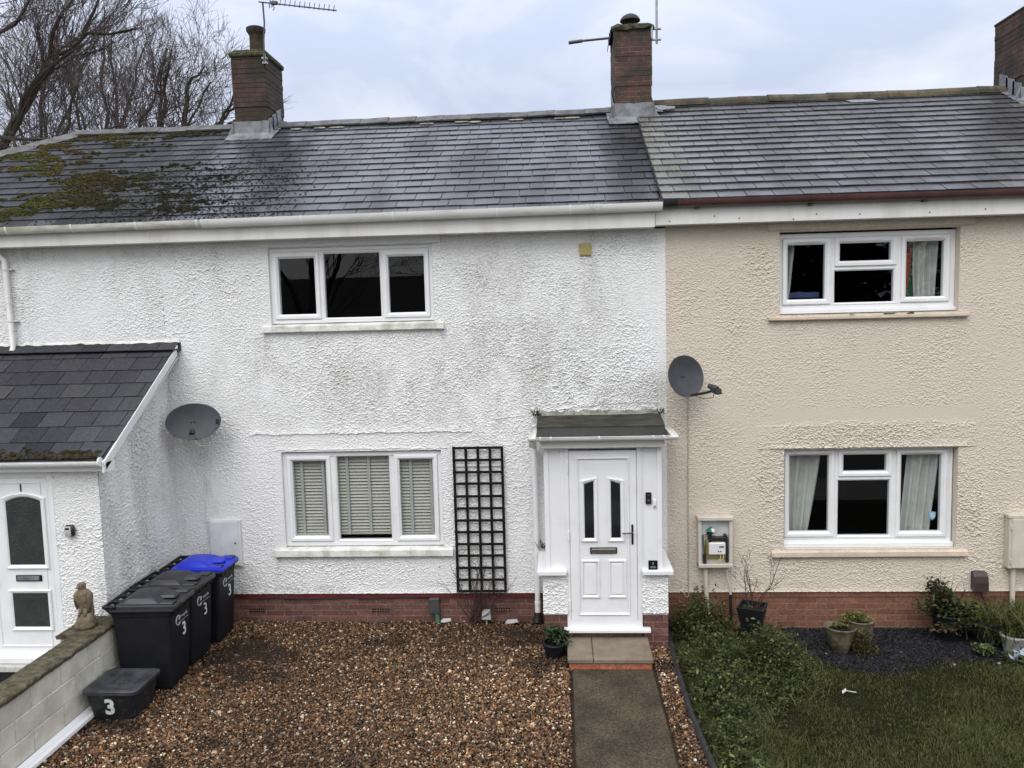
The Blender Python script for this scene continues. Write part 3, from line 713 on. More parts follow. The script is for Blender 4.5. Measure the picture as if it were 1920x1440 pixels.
# ================================================================== MIDDLE HOUSE (no. 3)
XL, XR = -5.056, 1.307
H3 = thing('terraced_house', 'white roughcast middle house with black trellis and narrow white porch', 'house', ((XL+XR)/2, 0, 0), 'houses of the terrace')
UW_OP = (-3.66, -1.571, 3.87, 4.863); LW_OP = (-3.624, -1.546, .945, 2.262)
def stain3(X, Z):
    s = blob(X, Z, (-3.75,3.35,.5,.6,.55), (-2.7,3.1,1.0,.45,.5), (-1.6,3.1,.8,.5,.5), (-.75,3.8,.55,1.0,.62), (-.2,3.2,.7,.6,.5), (.3,3.95,.5,.7,.45), (-1.1,4.5,.6,.3,.3),
             (.75,2.95,.8,.20,.75), (1.18,3.0,.16,.4,.6), (-2.4,2.66,1.4,.16,.34), (-4.75,2.0,.28,.65,.65), (-4.5,3.1,.3,.5,.25), (-.4,1.5,.14,.8,.3), (-4.75,1.1,.3,.4,.4), (-.9,2.5,.5,.3,.3))
    for (xi, zt, w, ln, k) in ((.42,4.95,.05,.9,.5),(-4.33,4.95,.06,.8,.4),(.30,4.655,.03,.5,.25),(.37,4.655,.02,.35,.25),(-3.76,3.80,.035,.7,.7),(-1.46,3.80,.035,.8,.7),(-2.6,3.80,.03,.35,.45),(-3.1,3.80,.025,.3,.4),(-3.75,.885,.03,.3,.6),(-1.44,.885,.03,.3,.6),(-.95,4.95,.08,1.6,.35),(-4.6,2.4,.05,.7,.5)):
        s = s+k*np.exp(-((X-xi-.015*np.sin(Z*9))/w)**2)*np.exp(-np.clip(zt-Z,0,9)/ln)*(Z < zt)
    s += .75*np.exp(-((Z-.42)/.07)**2)*(X < -2.8)+.28*np.exp(-((Z-.40)/.05)**2)+.12
    s += .5*np.exp(-((Z-.86)/.05)**2)*((X > -3.76) & (X < -1.42))+.35*np.exp(-((Z-3.74)/.06)**2)*((X > -3.78) & (X < -1.44))
    return s*.72
def smooth3(X, Z):
    k = np.ones_like(X)
    k = np.where((Z > 4.87) & (X > -3.79) & (X < -1.46), .25, k)
    k = np.where((Z < 2.485) & (Z > 2.26) & (X > -4.0) & (X < -1.15), .72, k)
    k = np.where((Z < 2.36) & (Z > .86) & (X > -.40) & (X < 1.2), .6, k)
    k = np.where((X > 1.20), .45, k)
    k = np.where((Z > .86) & (Z < 2.28) & (X < -3.60) & (X > -3.72), .4, k)
    return k
def extra3(X, Z):
    e = np.where((Z > 4.87) & (X > -3.79) & (X < -1.46), .022, 0.0)
    # repaired shallow patch edge arching over the porch
    zz = 2.72+.10*np.sin((X+.2)*1.4)
    e += np.where((X > -.9) & (X < 1.2) & (Z > zz), .006*np.exp(-(Z-zz)/.05), 0)
    return e
rough_wall('wall', H3, 'white_render', XL, XR, .385, 4.96, [UW_OP, LW_OP], 11, lips=[(-4.03,-1.14,2.492,.016,.05), (-3.70,-1.46,2.285,.010,.02)], smooth_fn=smooth3, stain_fn=stain3, extra=extra3)
mb = MB(); mb.box(XL, XR-.004, .016, .12, -.12, .322); mb.build('brick_plinth', 'plinth', H3)
mb = MB()
loops = []
for x in np.linspace(XL, XR-.004, 60):
    w = RNG.normal(0, .003); loops.append([(x,.1,.315),(x,-.004+w,.318),(x,-.008+w,.39),(x,.1,.395)])
mb.loft(loops); mb.build('painted_damp_course', 'painted_dpc', H3)
def air_brick(parent, x0, x1, z0, z1, y=.014):
    mb = MB(); n = 7; mb.box(x0, x1, y-.003, y+.02, z0, z1)
    a = mb.build('air_brick', 'plinth', parent)
    mb = MB()
    for i in range(n):
        for r in (0,1):
            cx_ = x0+(x1-x0)*(i+.5)/n; cz_ = z0+(z1-z0)*(.28+.46*r); mb.box(cx_-.009, cx_+.009, y-.0055, y-.002, cz_-.009, cz_+.009)
    mb.build('vent_hole_shade', 'black_gloss', a)  # black squares stand in for the shade inside the holes
air_brick(H3, -2.527, -2.297, .118, .178); air_brick(H3, -.932, -.713, .116, .184); air_brick(H3, -4.16, -3.96, .122, .18)
WU = window(H3, (-3.66,-1.571,3.91,4.863), [(-3.55,-3.086,4.027,4.731),(-2.964,-2.252,3.973,4.776),(-2.142,-1.689,4.018,4.719)], .04, [1,0,1], sill=(-3.77,-1.452,3.80,3.905,-.05))
WL = window(H3, (-3.624,-1.546,1.008,2.243), [(-3.503,-3.061,1.137,2.13),(-2.917,-2.232,1.088,2.189),(-2.1,-1.667,1.132,2.135)], .04, [1,0,1], sill=(-3.765,-1.425,.885,1.0,-.055))
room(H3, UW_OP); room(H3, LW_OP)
venetian(WL, -3.60, -1.59, 1.17, 2.22, .135, None)
blind_tapes(WL, (-3.40,-3.12,-2.80,-2.515,-2.235,-1.965,-1.70), 1.17, 2.22, .135)
# wall vent grille
mb = MB(); mb.bbox(.256, .404, -.028, .0, 4.656, 4.804, .006)
for i in range(5): mb.box(.27, .39, -.034, -.026, 4.672+i*.026, 4.690+i*.026)
for px in (.33,): mb.box(px-.003, px+.003, -.036, -.026, 4.665, 4.795)
mb.build('wall_vent', 'vent_yellow', H3)

# ---- roof of no.3
def lich3(x, s, rng): return .12
def skipc(ch):
    def f(x, s):
        y = -.28+s*CS
        return any(a+.02 < x < b-.02 and y > c+.06 for a, b, c in ch)
    return f
CH_L = (-5.10, -4.545, 2.77); CH_M = (.905, 1.49, 2.77); CH_R = (6.95, 7.5, 2.77)
xs_ = -5.06
V, F, T, Lc = slates(xs_, 1.245, 0, LS-.05, .2385, .325, 21, thick=.012, jit=.007, lich=lich3, skip=skipc([CH_L, CH_M]), tone_fn=lambda x, s: -.25 if x > .75 else 0)
mb = MB(); mb.add(V, F, tone=T, lich=Lc); 
mb.add([roof_pt(xs_,0,-.006), roof_pt(1.245,0,-.006), roof_pt(1.245,LS,-.006), roof_pt(xs_,LS,-.006)], [(0,1,2,3)], tone=.1)
mb.add([(xs_,3.22,7.11),(1.245,3.22,7.11),(1.245,7.0,5.0),(xs_,7.0,5.0)], [(0,1,2,3)], tone=.3)
RF3 = mb.build('roof', 'slate', H3)
mb = MB(); ridge_run(mb, (-4.50,3.22,7.165), (.90,3.22,7.185), 12, 'angle', 31, .165); mb.build('ridge_tile', 'ridge', RF3)
# pale mortar smears under the ridge
mb = MB()
for x in (-4.16,-3.78,-3.5,-2.05,-1.5,-1.27,-.62,.25,.05):
    mb = MB(); n = 9; c = Vector(roof_pt(x, LS-.30+random.uniform(-.02,.02), .024)); w, h = random.uniform(.09,.14), random.uniform(.025,.04)
    up = np.array((0,CS,SN)); pts = [np.array(c)+np.array((w*math.cos(2*PI*i/n)*random.uniform(.8,1.1),0,0))+up*h*math.sin(2*PI*i/n) for i in range(n)]
    top = [p+np.array((0,-SN,CS))*.008 for p in pts]; mb.loft([pts, top]); mb.build('mortar_smear', 'mortar', RF3)
# fascia, soffit, gutter
mb = MB(); mb.bbox(xs_, 1.157, -.225, -.20, 4.955, 5.165, .004); mb.box(xs_, 1.157, -.20, .0, 4.958, 4.972); mb.build('fascia', 'fascia', H3)
mb = MB(); half_gutter(mb, -4.35, 1.235, -.295, 5.235, .060, rz=.098, fall=.005); gu = mb.build('gutter', 'upvc_dirty', H3, smooth=True, angle=40)
for x in (-3.1,-1.98,-.72,.15):
    mb = MB(); gutter_band(mb, x, .024, -.295, 5.236, .065, rz=.104, fall=.005); mb.build('gutter_bracket', 'upvc', gu)
for x in (.40,.44,.48,.35):
    mb = MB(); gutter_band(mb, x, .030, -.295, 5.237, .068, rz=.107, fall=.005); mb.build('gutter_union', 'sill', gu)
mb = MB(); half_gutter(mb, 1.225, 1.236, -.295, 5.235, .055, rz=.09, t=.05); mb.build('gutter_stop_end', 'upvc_dirty', gu)

# ---- chimneys
def chimney(parent, x0, x1, yf, yb, ztop, zstep, m, dirt_cap, corbel=.012):
    mb = MB()
    mb.box(x0+corbel, x1-corbel, yf+corbel, yb-corbel, 6.4, zstep)
    # individual brick courses with slightly uneven arrises
    z = zstep; i = 0
    while z < ztop-.01:
        h = min(.0735, ztop-z); j = RNG.normal(0, .0025, 4)
        mb.bbox(x0+j[0], x1+j[1], yf+j[2], yb+j[3], z, z+h, .004); z += h
    return mb.build('chimney', m, parent)
C1 = chimney(H3, .905, 1.487, 2.75, 3.52, 8.235, 7.385, 'chimney_mid', None)
mb = MB()
lp = []
for z, e in ((8.225,.03),(8.25,.042),(8.29,.038),(8.31,.0),(8.315,-.06)):
    l = []
    for t in np.linspace(0, 2*PI, 28, endpoint=False):
        cx_, cy_ = (.905+1.487)/2, (2.75+3.52)/2; hx, hy = (1.487-.905)/2+e, (3.52-2.75)/2+e
        c_, s_ = math.cos(t), math.sin(t); k = 1/max(abs(c_), abs(s_)); k = min(k, 1.3)
        l.append((cx_+hx*c_*k+RNG.normal(0,.006), cy_+hy*s_*k+RNG.normal(0,.006), z+RNG.normal(0,.005)))
    lp.append(l)
mb.loft(lp); mb.build('mossy_cap', 'mossy_concrete', C1)
# felt flap hanging over the left edge of the cap
mb = MB(); mb.obox((.868,3.2,8.235), (.012,0,.085), (0,.36,0), (.004,0,-.001)); mb.build('cap_flap', 'black_plastic', C1)
mb = MB(); mb.lathe((1.185,3.05,8.44), [(.0,.02),(.15,.0),(.158,.004),(.150,.034),(.12,.07),(.07,.10),(.0,.115)], 24); mb.lathe((1.185,3.05,8.30), [(.012,0),(.012,.16)], 8)
for a in range(4): mb.tube([(1.185+.08*math.cos(a*PI/2+.6),3.05+.08*math.sin(a*PI/2+.6),8.29),(1.185+.11*math.cos(a*PI/2+.6),3.05+.11*math.sin(a*PI/2+.6),8.445)], .007, 6)
mb.build('cowl', 'edging', C1, smooth=True, angle=40)
def flashing(parent, x0, x1, yf, yb, zf, slope_dz=0.0, skirt=.25):
    """lead apron with stepped side soakers"""
    e = .012; mb = MB()
    zr = lambda y: 5.181+(y+.28)*math.tan(RA)+.022+slope_dz
    y1 = yf-.20
    # front apron: upstand on the brick then dressed over the slates
    n = 14; lo = []
    for i in range(n+1):
        x = x0-.10+(x1-x0+.20)*i/n; w = RNG.normal(0,.004)
        lo.append([(np.clip(x,x0-e,x1+e), yf-e+w*.3, zf+w), (np.clip(x,x0-e,x1+e), yf-e-.004, zr(yf)+.03), (x, yf-.06+w, zr(yf-.06)+.012), (x, y1+w*2, zr(y1)+.006), (x, y1+w*2, zr(y1)-.006), (x, yf+.01, zr(yf)-.01), (np.clip(x,x0-e,x1+e), yf+.004, zf+w)])
    mb.loft(lo)
    for sx_, x in ((-1, x0), (1, x1)):
        ys = np.linspace(yf-.02, yb-.05, 5)
        for a, b in zip(ys[:-1], ys[1:]):
            if a > 3.15: continue
            zt = zr(a)+.24
            pts = [(x+sx_*e, a-.02, zr(a-.02)+.0), (x+sx_*e, b+.03, zr(b+.03)), (x+sx_*e, b+.03, zt+.09), (x+sx_*e, a-.02, zt)]
            mb.loft([pts, [(p[0]+sx_*.006, p[1], p[2]) for p in pts]])
            q = [(x+sx_*e, a-.02, zr(a-.02)+.01), (x+sx_*(.11), a-.02, zr(a-.02)+.004), (x+sx_*.11, b+.03, zr(b+.03)+.004), (x+sx_*e, b+.03, zr(b+.03)+.01)]
            mb.loft([q, [(p[0], p[1], p[2]+.006) for p in q]])
    return mb.build('lead_flashing', 'lead', parent)
flashing(C1, .905, 1.487, 2.762, 3.52, 7.13, .02)
mb = MB()   # crumpled lead patch on the right and mortar fillet on the left foot
for i in range(7):
    c = np.array(roof_pt(1.56+.05*i%.22, LS-.40+.03*i, .12)); mb.obox(c, (.09,RNG.normal(0,.01),RNG.normal(0,.02)), (0,.06*CS,.06*SN), (0,-.003,.004))
mb.build('lead_patch', 'lead', C1)

# ---- porch of no.3
PY = -.80
P3 = thing('porch', 'narrow white panelled front porch with mono pitch felt roof on dwarf walls', 'porch', (.45, PY, 0), 'front porches')
# dwarf walls in roughcast over brick
def stain_p(X, Z): return .12+.35*np.exp(-((Z-.42)/.06)**2)
for (a, b) in ((-.262, .030), (.905, 1.205)):
    rough_wall('dwarf_wall', P3, 'white_render', a, b, .425, .915, [], int(100+a*50), res=.0066, amp=.0072, bell=True, stain_fn=stain_p, to_world=lambda V: V+np.array((0, PY-.004, 0)))
    mb = MB(); mb.box(a+.006, b-.004, PY+.004, .0, .40, .915)
    mb.build('dwarf_wall_core', 'white_render', P3)
    mb = MB(); mb.box(a+.012, b+.0, PY+.012, .0, -.12, .435); mb.build('brick_base', 'plinth', P3)
for (a, b) in ((-.325, .022), (.902, 1.262)):
    mb = MB(); mb.bbox(a, b, PY-.075, -.02, .918, .958, .006); mb.bbox(a+.004, b-.004, PY-.082, PY-.07, .905, .955, .004); mb.build('sill', 'upvc', P3)
# upper panels and corner posts
for (pa_, pb_, ca, cb, fa_, fb_, ga, gb_, ra, rb) in ((-.205,.02,-.222,-.165,-.03,.026,-.012,-.004,-.215,-.17), (.89,1.12,1.085,1.142,.886,.91,.926,.934,1.09,1.135)):
    mb = MB(); mb.box(pa_, pb_, PY+.012, PY+.06, .958, 2.46); mb.bbox(ca, cb, PY-.004, PY+.055, .958, 2.46, .005); mb.bbox(fa_, fb_, PY+.002, PY+.05, .958, 2.46, .004)
    mb.bbox(ga, gb_, PY+.006, PY+.02, .958, 2.46, .002); mb.box(ra, rb, PY+.03, .0, .958, 2.50); mb.build('cladding', 'upvc', P3)
# door frame + leaf
DX0, DX1, DZ0, DZ1 = .034, .886, .235, 2.40
mb = MB(); mb.ring((DX0,DX1,DZ0,DZ1+.02), [(0,PY+.07),(0,PY-.006),(.004,PY-.01),(.026,PY-.01),(.034,PY+.002),(.034,PY+.07)])
mb.box(.022,.036,PY-.004,PY+.06,.24,2.42); mb.box(.884,.904,PY-.004,PY+.06,.24,2.42); mb.bbox(.05,.87,PY-.004,PY+.06,.25,.334,.004)
mb.bbox(-.022, .995, PY-.075, PY+.04, .205, .247, .006)
mb.build('door_frame', 'upvc', P3)
def poly_ring(mb, loops):
    n = len(loops[0])
    mb.add([p for l in loops for p in l], [(a*n+j, a*n+(j+1) % n, (a+1)*n+(j+1) % n, (a+1)*n+j) for a in range(len(loops)-1) for j in range(n)])
lx0, lx1, lz0, lz1 = .070, .848, .33, 2.368
yl = PY-.006
mb = MB(); mb.bbox(lx0, lx1, yl, yl+.06, lz0, lz1, .006)
mb.ring((.160,.762,.405,2.285), [(0,yl-.0005),(0,yl-.014),(.006,yl-.02),(.014,yl-.016),(.024,yl-.002)])
for a, b in ((.19,.412),(.508,.722)): mb.ring((a,b,.61,1.07), [(0,yl-.0005),(.004,yl-.016),(.018,yl-.018),(.030,yl-.002)])
for a, b in ((.205,.397),(.523,.707)): mb.bbox(a+.028, b-.028, yl-.010, yl+.002, .655, 1.025, .006)
def pent(x0, x1, z0, zl, zr, y): return [(x0,y,z0),(x1,y,z0),(x1,y,zr),(x0,y,zl)]
GL = ((.243,.352,1.335,1.975,2.01), (.552,.660,1.335,2.01,1.975))
for (a, b, z0, zl, zr) in GL:
    e = .042
    poly_ring(mb, [pent(a-e,b+e,z0-e,zl+e,zr+e,yl-.0005), pent(a-e,b+e,z0-e,zl+e,zr+e,yl-.018), pent(a-e+.006,b+e-.006,z0-e+.006,zl+e-.006,zr+e-.006,yl-.024), pent(a-.016,b+.016,z0-.016,zl+.016,zr+.016,yl-.018), pent(a,b,z0,zl,zr,yl-.004)])
DR = mb.build('door', 'upvc', P3)
for g in GL:
    mb = MB(); mb.loft([pent(*g, yl-.006), pent(*g, yl-.002)]); mb.build('pane', 'dark_glass', DR)
mb = MB(); mb.bbox(.300, .615, yl-.016, yl, 1.145, 1.222, .005); lbx = mb.build('letterbox', 'black_gloss', DR)
mb = MB(); mb.bbox(.315, .600, yl-.024, yl-.014, 1.160, 1.207, .004); mb.box(.318,.597,yl-.026,yl-.023,1.19,1.194); mb.build('flap', 'steel', DR)
mb = MB(); mb.bbox(.784, .808, yl-.016, yl, 1.25, 1.495, .008)
mb.tube([(.796,yl-.01,1.405),(.796,yl-.06,1.405)], .010, 10); mb.tube([(.80,yl-.06,1.405),(.74,yl-.062,1.40),(.675,yl-.055,1.397)], [.010,.009,.008], 10); mb.lathe((.796,yl-.02,1.31), [(.008,0),(.008,.008)], 10)
mb.build('handle', 'black_gloss', DR, smooth=True, angle=35)
for z in (2.17,1.355,.525):
    mb = MB(); mb.bbox(.038, .066, yl-.018, yl+.01, z-.055, z+.055, .004); mb.tube([(.052,yl-.02,z-.06),(.052,yl-.02,z+.06)], .009, 8); mb.build('hinge', 'upvc', DR)
# roof
mb = MB(); mb.bbox(-.252, 1.168, PY-.10, PY-.075, 2.415, 2.505, .004); mb.box(-.25, 1.166, PY-.078, -.0, 2.418, 2.43); mb.build('fascia', 'upvc_dirty', P3)
mb = MB(); rf = [(-.30,PY-.14,2.545),(1.215,PY-.14,2.545),(1.215,-.42,2.60),(-.30,-.42,2.60)]
mb.loft([rf, [(p[0],p[1],p[2]-.03) for p in rf]]); RP = mb.build('roof', 'felt', P3)
mb = MB(); n = 30; lo = []
for i in range(n+1):
    x = -.305+1.53*i/n; w = RNG.normal(0,.004); lo.append([(x,-.47,2.602+w*.5),(x,-.45,2.612+w*.5),(x,-.20+w,2.650+w),(x,-.03,2.685+w),(x,.0,2.70+w),(x,.0,2.57),(x,-.47,2.57)])
mb.loft(lo); mb.build('upstand', 'felt_top', RP)
mb = MB(); lo = []
for i in range(n+1):
    x = -.26+1.46*i/n; w = RNG.normal(0,.006); lo.append([(x,-.045,2.683),(x,-.03,2.705+w),(x,-.002,2.735+w),(x,.0,2.66)])
mb.loft(lo); mb.build('mortar_fillet', 'mortar', RP)
# gutter round the porch
mb = MB(); half_gutter(mb, -.375, 1.305, PY-.175, 2.552, .042)
for x0 in (-.345, 1.275):
    loops = []
    for y in (PY-.175, -.12):
        loops.append([(x0-.04*math.cos(a), y, 2.556-.04*math.sin(a)) for a in np.linspace(0, PI, 9)]+[(x0-.036*math.cos(a), y, 2.556-.036*math.sin(a)) for a in np.linspace(PI, 0, 9)])
    mb.loft(loops)
GP = mb.build('gutter', 'light_upvc' if 'light_upvc' in M_ else 'upvc_dirty', P3, smooth=True, angle=40)
for x in (-.25,-.13,.42,1.03,1.15):
    mb = MB(); gutter_band(mb, x, .022, PY-.175, 2.554, .046); mb.build('gutter_bracket', 'upvc', GP)
mb = MB(); xd = -.352
mb.tube([(xd,PY-.15,2.52),(xd,PY-.12,2.46),(xd,-.16,2.36),(xd,-.085,2.28)], .033, 14, caps=False)
mb.tube([(xd,-.085,2.30),(xd,-.085,.16)], .034, 16); mb.tube([(xd,-.085,.30),(xd,-.085,.262)], .040, 16); mb.tube([(xd,-.085,.262),(xd,-.085,.15)], .037, 16)
DP = mb.build('downpipe', 'upvc', P3, smooth=True, angle=40)
mb = MB(); mb.tube([(xd,-.09,.16),(xd,-.09,.10),(xd-.01,-.11,.03)], [.045,.055,.06], 12); mb.build('drain_shoe', 'black_plastic', P3, smooth=True, angle=40)
# weeds sprouting beside the sill kept with the porch's own dirt: none

# ================================================================== END HOUSE (no. 1)
XE = -11.2
H1 = thing('terraced_house', 'white rendered end house with mossy hipped slate roof and a lean to slate porch', 'house', ((XE+XL)/2, 0, 0), 'houses of the terrace')
def stain_band1(X, Z): return .12+blob(X, Z, (-5.6,4.2,.6,.6,.18), (-6.9,4.4,.12,.5,.4))+.3*np.exp(-((Z-4.85)/.10)**2)  # stains, plus a darker band near the wall top
rough_wall('wall', H1, 'white_render', -7.75, XL, .385, 4.96, [], 12, stain_fn=stain_band1)
mb = MB(); mb.box(XE, -7.75, 0, .1, .385, 4.96); mb.box(XE, XE+.1, .1, 6.8, 0, 4.96); mb.box(XE, 7.3, 6.8, 6.9, 0, 4.9); mb.build('gable_wall', 'white_render', H1)
mb = MB(); mb.box(XE, XL, .016, .12, -.12, .385); mb.build('brick_plinth', 'plinth', H1)
XH = -7.93
def hipx(s): return XH-(LS-s)*CS
MOSS = [(-7.6,LS-.9,1.5,.55), (-8.9,LS-1.6,1.2,.9), (-7.9,LS-1.7,.9,.35), (-6.1,LS-.30,1.2,.18), (-6.6,1.75,.5,.28), (-5.9,1.55,.4,.35), (-6.3,1.15,.55,.3), (-5.35,2.1,.25,.15), (-5.7,.75,.9,.25), (-6.9,.9,.6,.25), (-4.75,1.9,.3,.12), (-4.6,.45,.45,.22), (-5.1,1.1,.5,.35), (-5.3,.5,.6,.25), (-7.6,.45,1.0,.25),(-4.55,1.45,.35,.25)]
def moss_den(x, s):
    d = 0
    for (mx_, ms, wx, ws) in MOSS: d = d+np.exp(-((x-mx_)/wx)**2-((s-ms)/ws)**2)
    return d
V, F, T, Lc = slates(XE-.3, xs_, 0, LS-.05, .2385, .325, 22, thick=.012, jit=.007, clip=hipx, lich=lambda x, s, r: .55, skip=skipc([CH_L]), tone_fn=lambda x, s: .15)
mb = MB(); mb.add(V, F, tone=T, lich=Lc)
mb.add([roof_pt(hipx(0),0,-.006), roof_pt(xs_,0,-.006), roof_pt(xs_,LS,-.006), roof_pt(XH,LS,-.006)], [(0,1,2,3)], tone=.1)
pe = roof_pt(hipx(0),0); pr = roof_pt(XH, LS)
mb.add([pe, pr, (pe[0], 6.7, pe[2])], [(0,1,2)], tone=.4); mb.add([pr, (xs_,3.22,7.11), (xs_,7.0,5.0), (pe[0],6.7,pe[2])], [(0,1,2,3)], tone=.3)
RF1 = mb.build('roof', 'slate', H1)
mb = MB(); ridge_run(mb, (XH,3.22,7.165), (-5.06,3.22,7.165), 6, 'angle', 32, .165)
ridge_run(mb, (XH+.05,3.20,7.165), (hipx(0)+.05,pe[1],pe[2]+.06), 10, 'angle', 33, .15); mb.build('ridge_tile', 'ridge', RF1)
# moss cushions: many small lumps, thick near the hip, sparse crumbs to the right
rng = np.random.default_rng(5)
def lumps(cands, col_fn, rmin, rmax, flat=.55):
    n = len(cands); base = []
    for z, k in ((0,1.0),(.55,.82),(.95,.38)):
        for j in range(6):
            t = 2*PI*j/6+z; base.append((k*math.cos(t), k*math.sin(t), z))
    base = np.array(base+[(0,0,1.05)]); F = []
    for a in range(2):
        for j in range(6): F.append((a*6+j, a*6+(j+1) % 6, a*6+6+(j+1) % 6)); F.append((a*6+j, a*6+6+(j+1) % 6, a*6+6+j))
    for j in range(6): F.append((12+j, 12+(j+1) % 6, 18))
    F = np.array(F); R = rng.uniform(rmin, rmax, n)
    U = np.array((1,0,0)); Vv = np.array((0,CS,SN)); Nn = np.array((0,-SN,CS))
    B = base[None]*(1+rng.normal(0,.16,(n,19,1)))
    pos = cands[:, None]+R[:, None, None]*(B[..., :1]*U*1.25+B[..., 1:2]*Vv*.9+B[..., 2:3]*Nn*flat)
    FF = (F[None]+19*np.arange(n)[:, None, None]).reshape(-1, 3)
    C = np.repeat(col_fn(cands), len(F), 0)
    return pos.reshape(-1,3), FF, C
N_ = 130000; x = rng.uniform(-11, -3.9, N_); s = rng.uniform(.02, LS-.12, N_)
m1, m2 = gauss2((220,380), 3.2, 2.2, rng), gauss2((220,380), 8, 5, rng); mi_, mj_ = (s/.02).astype(int).clip(0,219), ((x+11.1)/.02).astype(int).clip(0,379)
d = moss_den(x, s)*np.clip(.72+.55*m1[mi_,mj_]+.38*m2[mi_,mj_], .02, 2)
rowpos = (s/.2385) % 1.0
p = np.clip((d-.32)*1.1, 0, 1)*np.where(x > -5.6, .35, 1.0)*(.55+.6*(rowpos < .35))
k = (rng.random(N_) < p*.36) & (x > hipx(s)+.1) & ~((x > CH_L[0]-.1) & (x < CH_L[1]+.15) & (s > 3.2))
xc, sc_ = x[k], s[k]
c = np.stack([xc, -.28+sc_*CS-.012*SN, 5.181+sc_*SN+.012*CS], 1)
def mcol(P):
    t = np.clip((-P[:, 0]-5.4)/2.2, 0, 1)+rng.normal(0,.18,len(P)); t = np.clip(t,0,1)[:, None]
    warm = np.clip(.5+.5*np.sin(P[:, :1]*3.1+P[:, 1:2]*2.3)+rng.normal(0,.2,(len(P),1)), 0, 1)
    br = np.array((.056,.054,.014))*(1-warm)+np.array((.046,.034,.014))*warm; dk = np.array((.017,.018,.010))
    return (dk*(1-t)+br*t)*rng.uniform(.6,1.25,(len(P),1))
pos, FF, C = lumps(c, mcol, .009, .036, .7)
mb = MB(); mb.add(pos, FF, col=C)
# dark crumbs of loose moss further right
N2 = 2600; x = rng.normal(-4.75, .75, N2); s = np.abs(rng.normal(.9, .75, N2))+.04; k = (s < LS-.5) & (x > -7.5) & (x < -3.2)
c = np.stack([x[k], -.28+s[k]*CS-.016*SN, 5.181+s[k]*SN+.016*CS], 1)
pos, FF, C = lumps(c, lambda P: np.array((.020,.019,.014))*rng.uniform(.6,1.5,(len(P),1)), .004, .014, .6)
mb.add(pos, FF, col=C)
mo = mb.build('moss', 'moss', RF1); mo['kind'] = 'stuff'
mb = MB(); mb.bbox(-8.6, xs_, -.225, -.20, 4.955, 5.165, .004); mb.box(-8.6, xs_, -.20, .0, 4.958, 4.972); mb.build('fascia', 'fascia', H1)
mb = MB(); half_gutter(mb, -8.6, -4.35, -.295, 5.232, .058, rz=.085, fall=.005); gu1 = mb.build('gutter', 'gutter_dirty', H1, smooth=True, angle=40)
for x in (-6.83,-5.99,-5.17):
    mb = MB(); gutter_band(mb, x, .024, -.295, 5.233, .064, rz=.094, fall=.005); mb.build('gutter_bracket', 'upvc', gu1)
for x in (-4.40,-4.33,-4.27):
    mb = MB(); gutter_band(mb, x, .030, -.295, 5.234, .067, rz=.098, fall=.005); mb.build('gutter_union', 'sill', gu1)
mb = MB()
mb.tube([(-7.32,-.28,5.12),(-7.30,-.27,5.03),(-7.14,-.09,4.88),(-7.075,-.065,4.80)], .034, 14, caps=False)
mb.tube([(-7.075,-.065,4.83),(-7.055,-.065,3.70),(-7.05,-.10,3.64)], .034, 16, caps=False)
for z, xx in ((4.68,-7.072),(4.02,-7.06)): mb.tube([(xx,-.065,z),(xx,-.065,z+.025)], .040, 16); mb.box(xx-.02, xx+.085, -.06, .0, z+.005, z+.02)
dp1 = mb.build('downpipe', 'upvc_dirty', H1, smooth=True, angle=40)
mb = MB(); mb.tube([(-7.05,-.09,3.655),(-7.05,-.101,3.642)], .028, 14); mb.build('pipe_mouth_shade', 'black_gloss', dp1)  # black plug paints the dark inside of the pipe end
C0 = chimney(H1, -5.095, -4.545, 2.75, 3.54, 8.165, 7.31, 'chimney', None)
mb = MB(); mb.bbox(-5.125, -4.515, 2.72, 3.57, 8.075, 8.16, .02); mb.bbox(-5.09, -4.55, 2.76, 3.53, 8.15, 8.20, .03); mb.build('chimney_cap', 'mossy_concrete', C0)
mb = MB(); mb.lathe((-4.765,3.02,8.19), [(.115,0),(.110,.03),(.105,.28),(.12,.31),(.148,.355),(.152,.40),(.13,.415),(.10,.41),(.095,.30)], 24); mb.build('chimney_pot', 'clay_pot', C0, smooth=True, angle=40)
flashing(C0, -5.095, -4.545, 2.762, 3.54, 7.09)

# ---- porch of no.1
QX, QY = -5.056, -1.70
P1 = thing('porch', 'white rendered lean to porch with dark slate roof and a door numbered 1', 'porch', (-6.3, QY, 0), 'front porches')
ax1 = math.atan2(3.64-2.50, 1.78)
def side_grey(X, Z): return .42+blob(X, Z, (.9,1.9,.5,.8,.35), (1.5,.9,.3,.9,.3))  # whole side wall greyer than the front, strongest in two patches
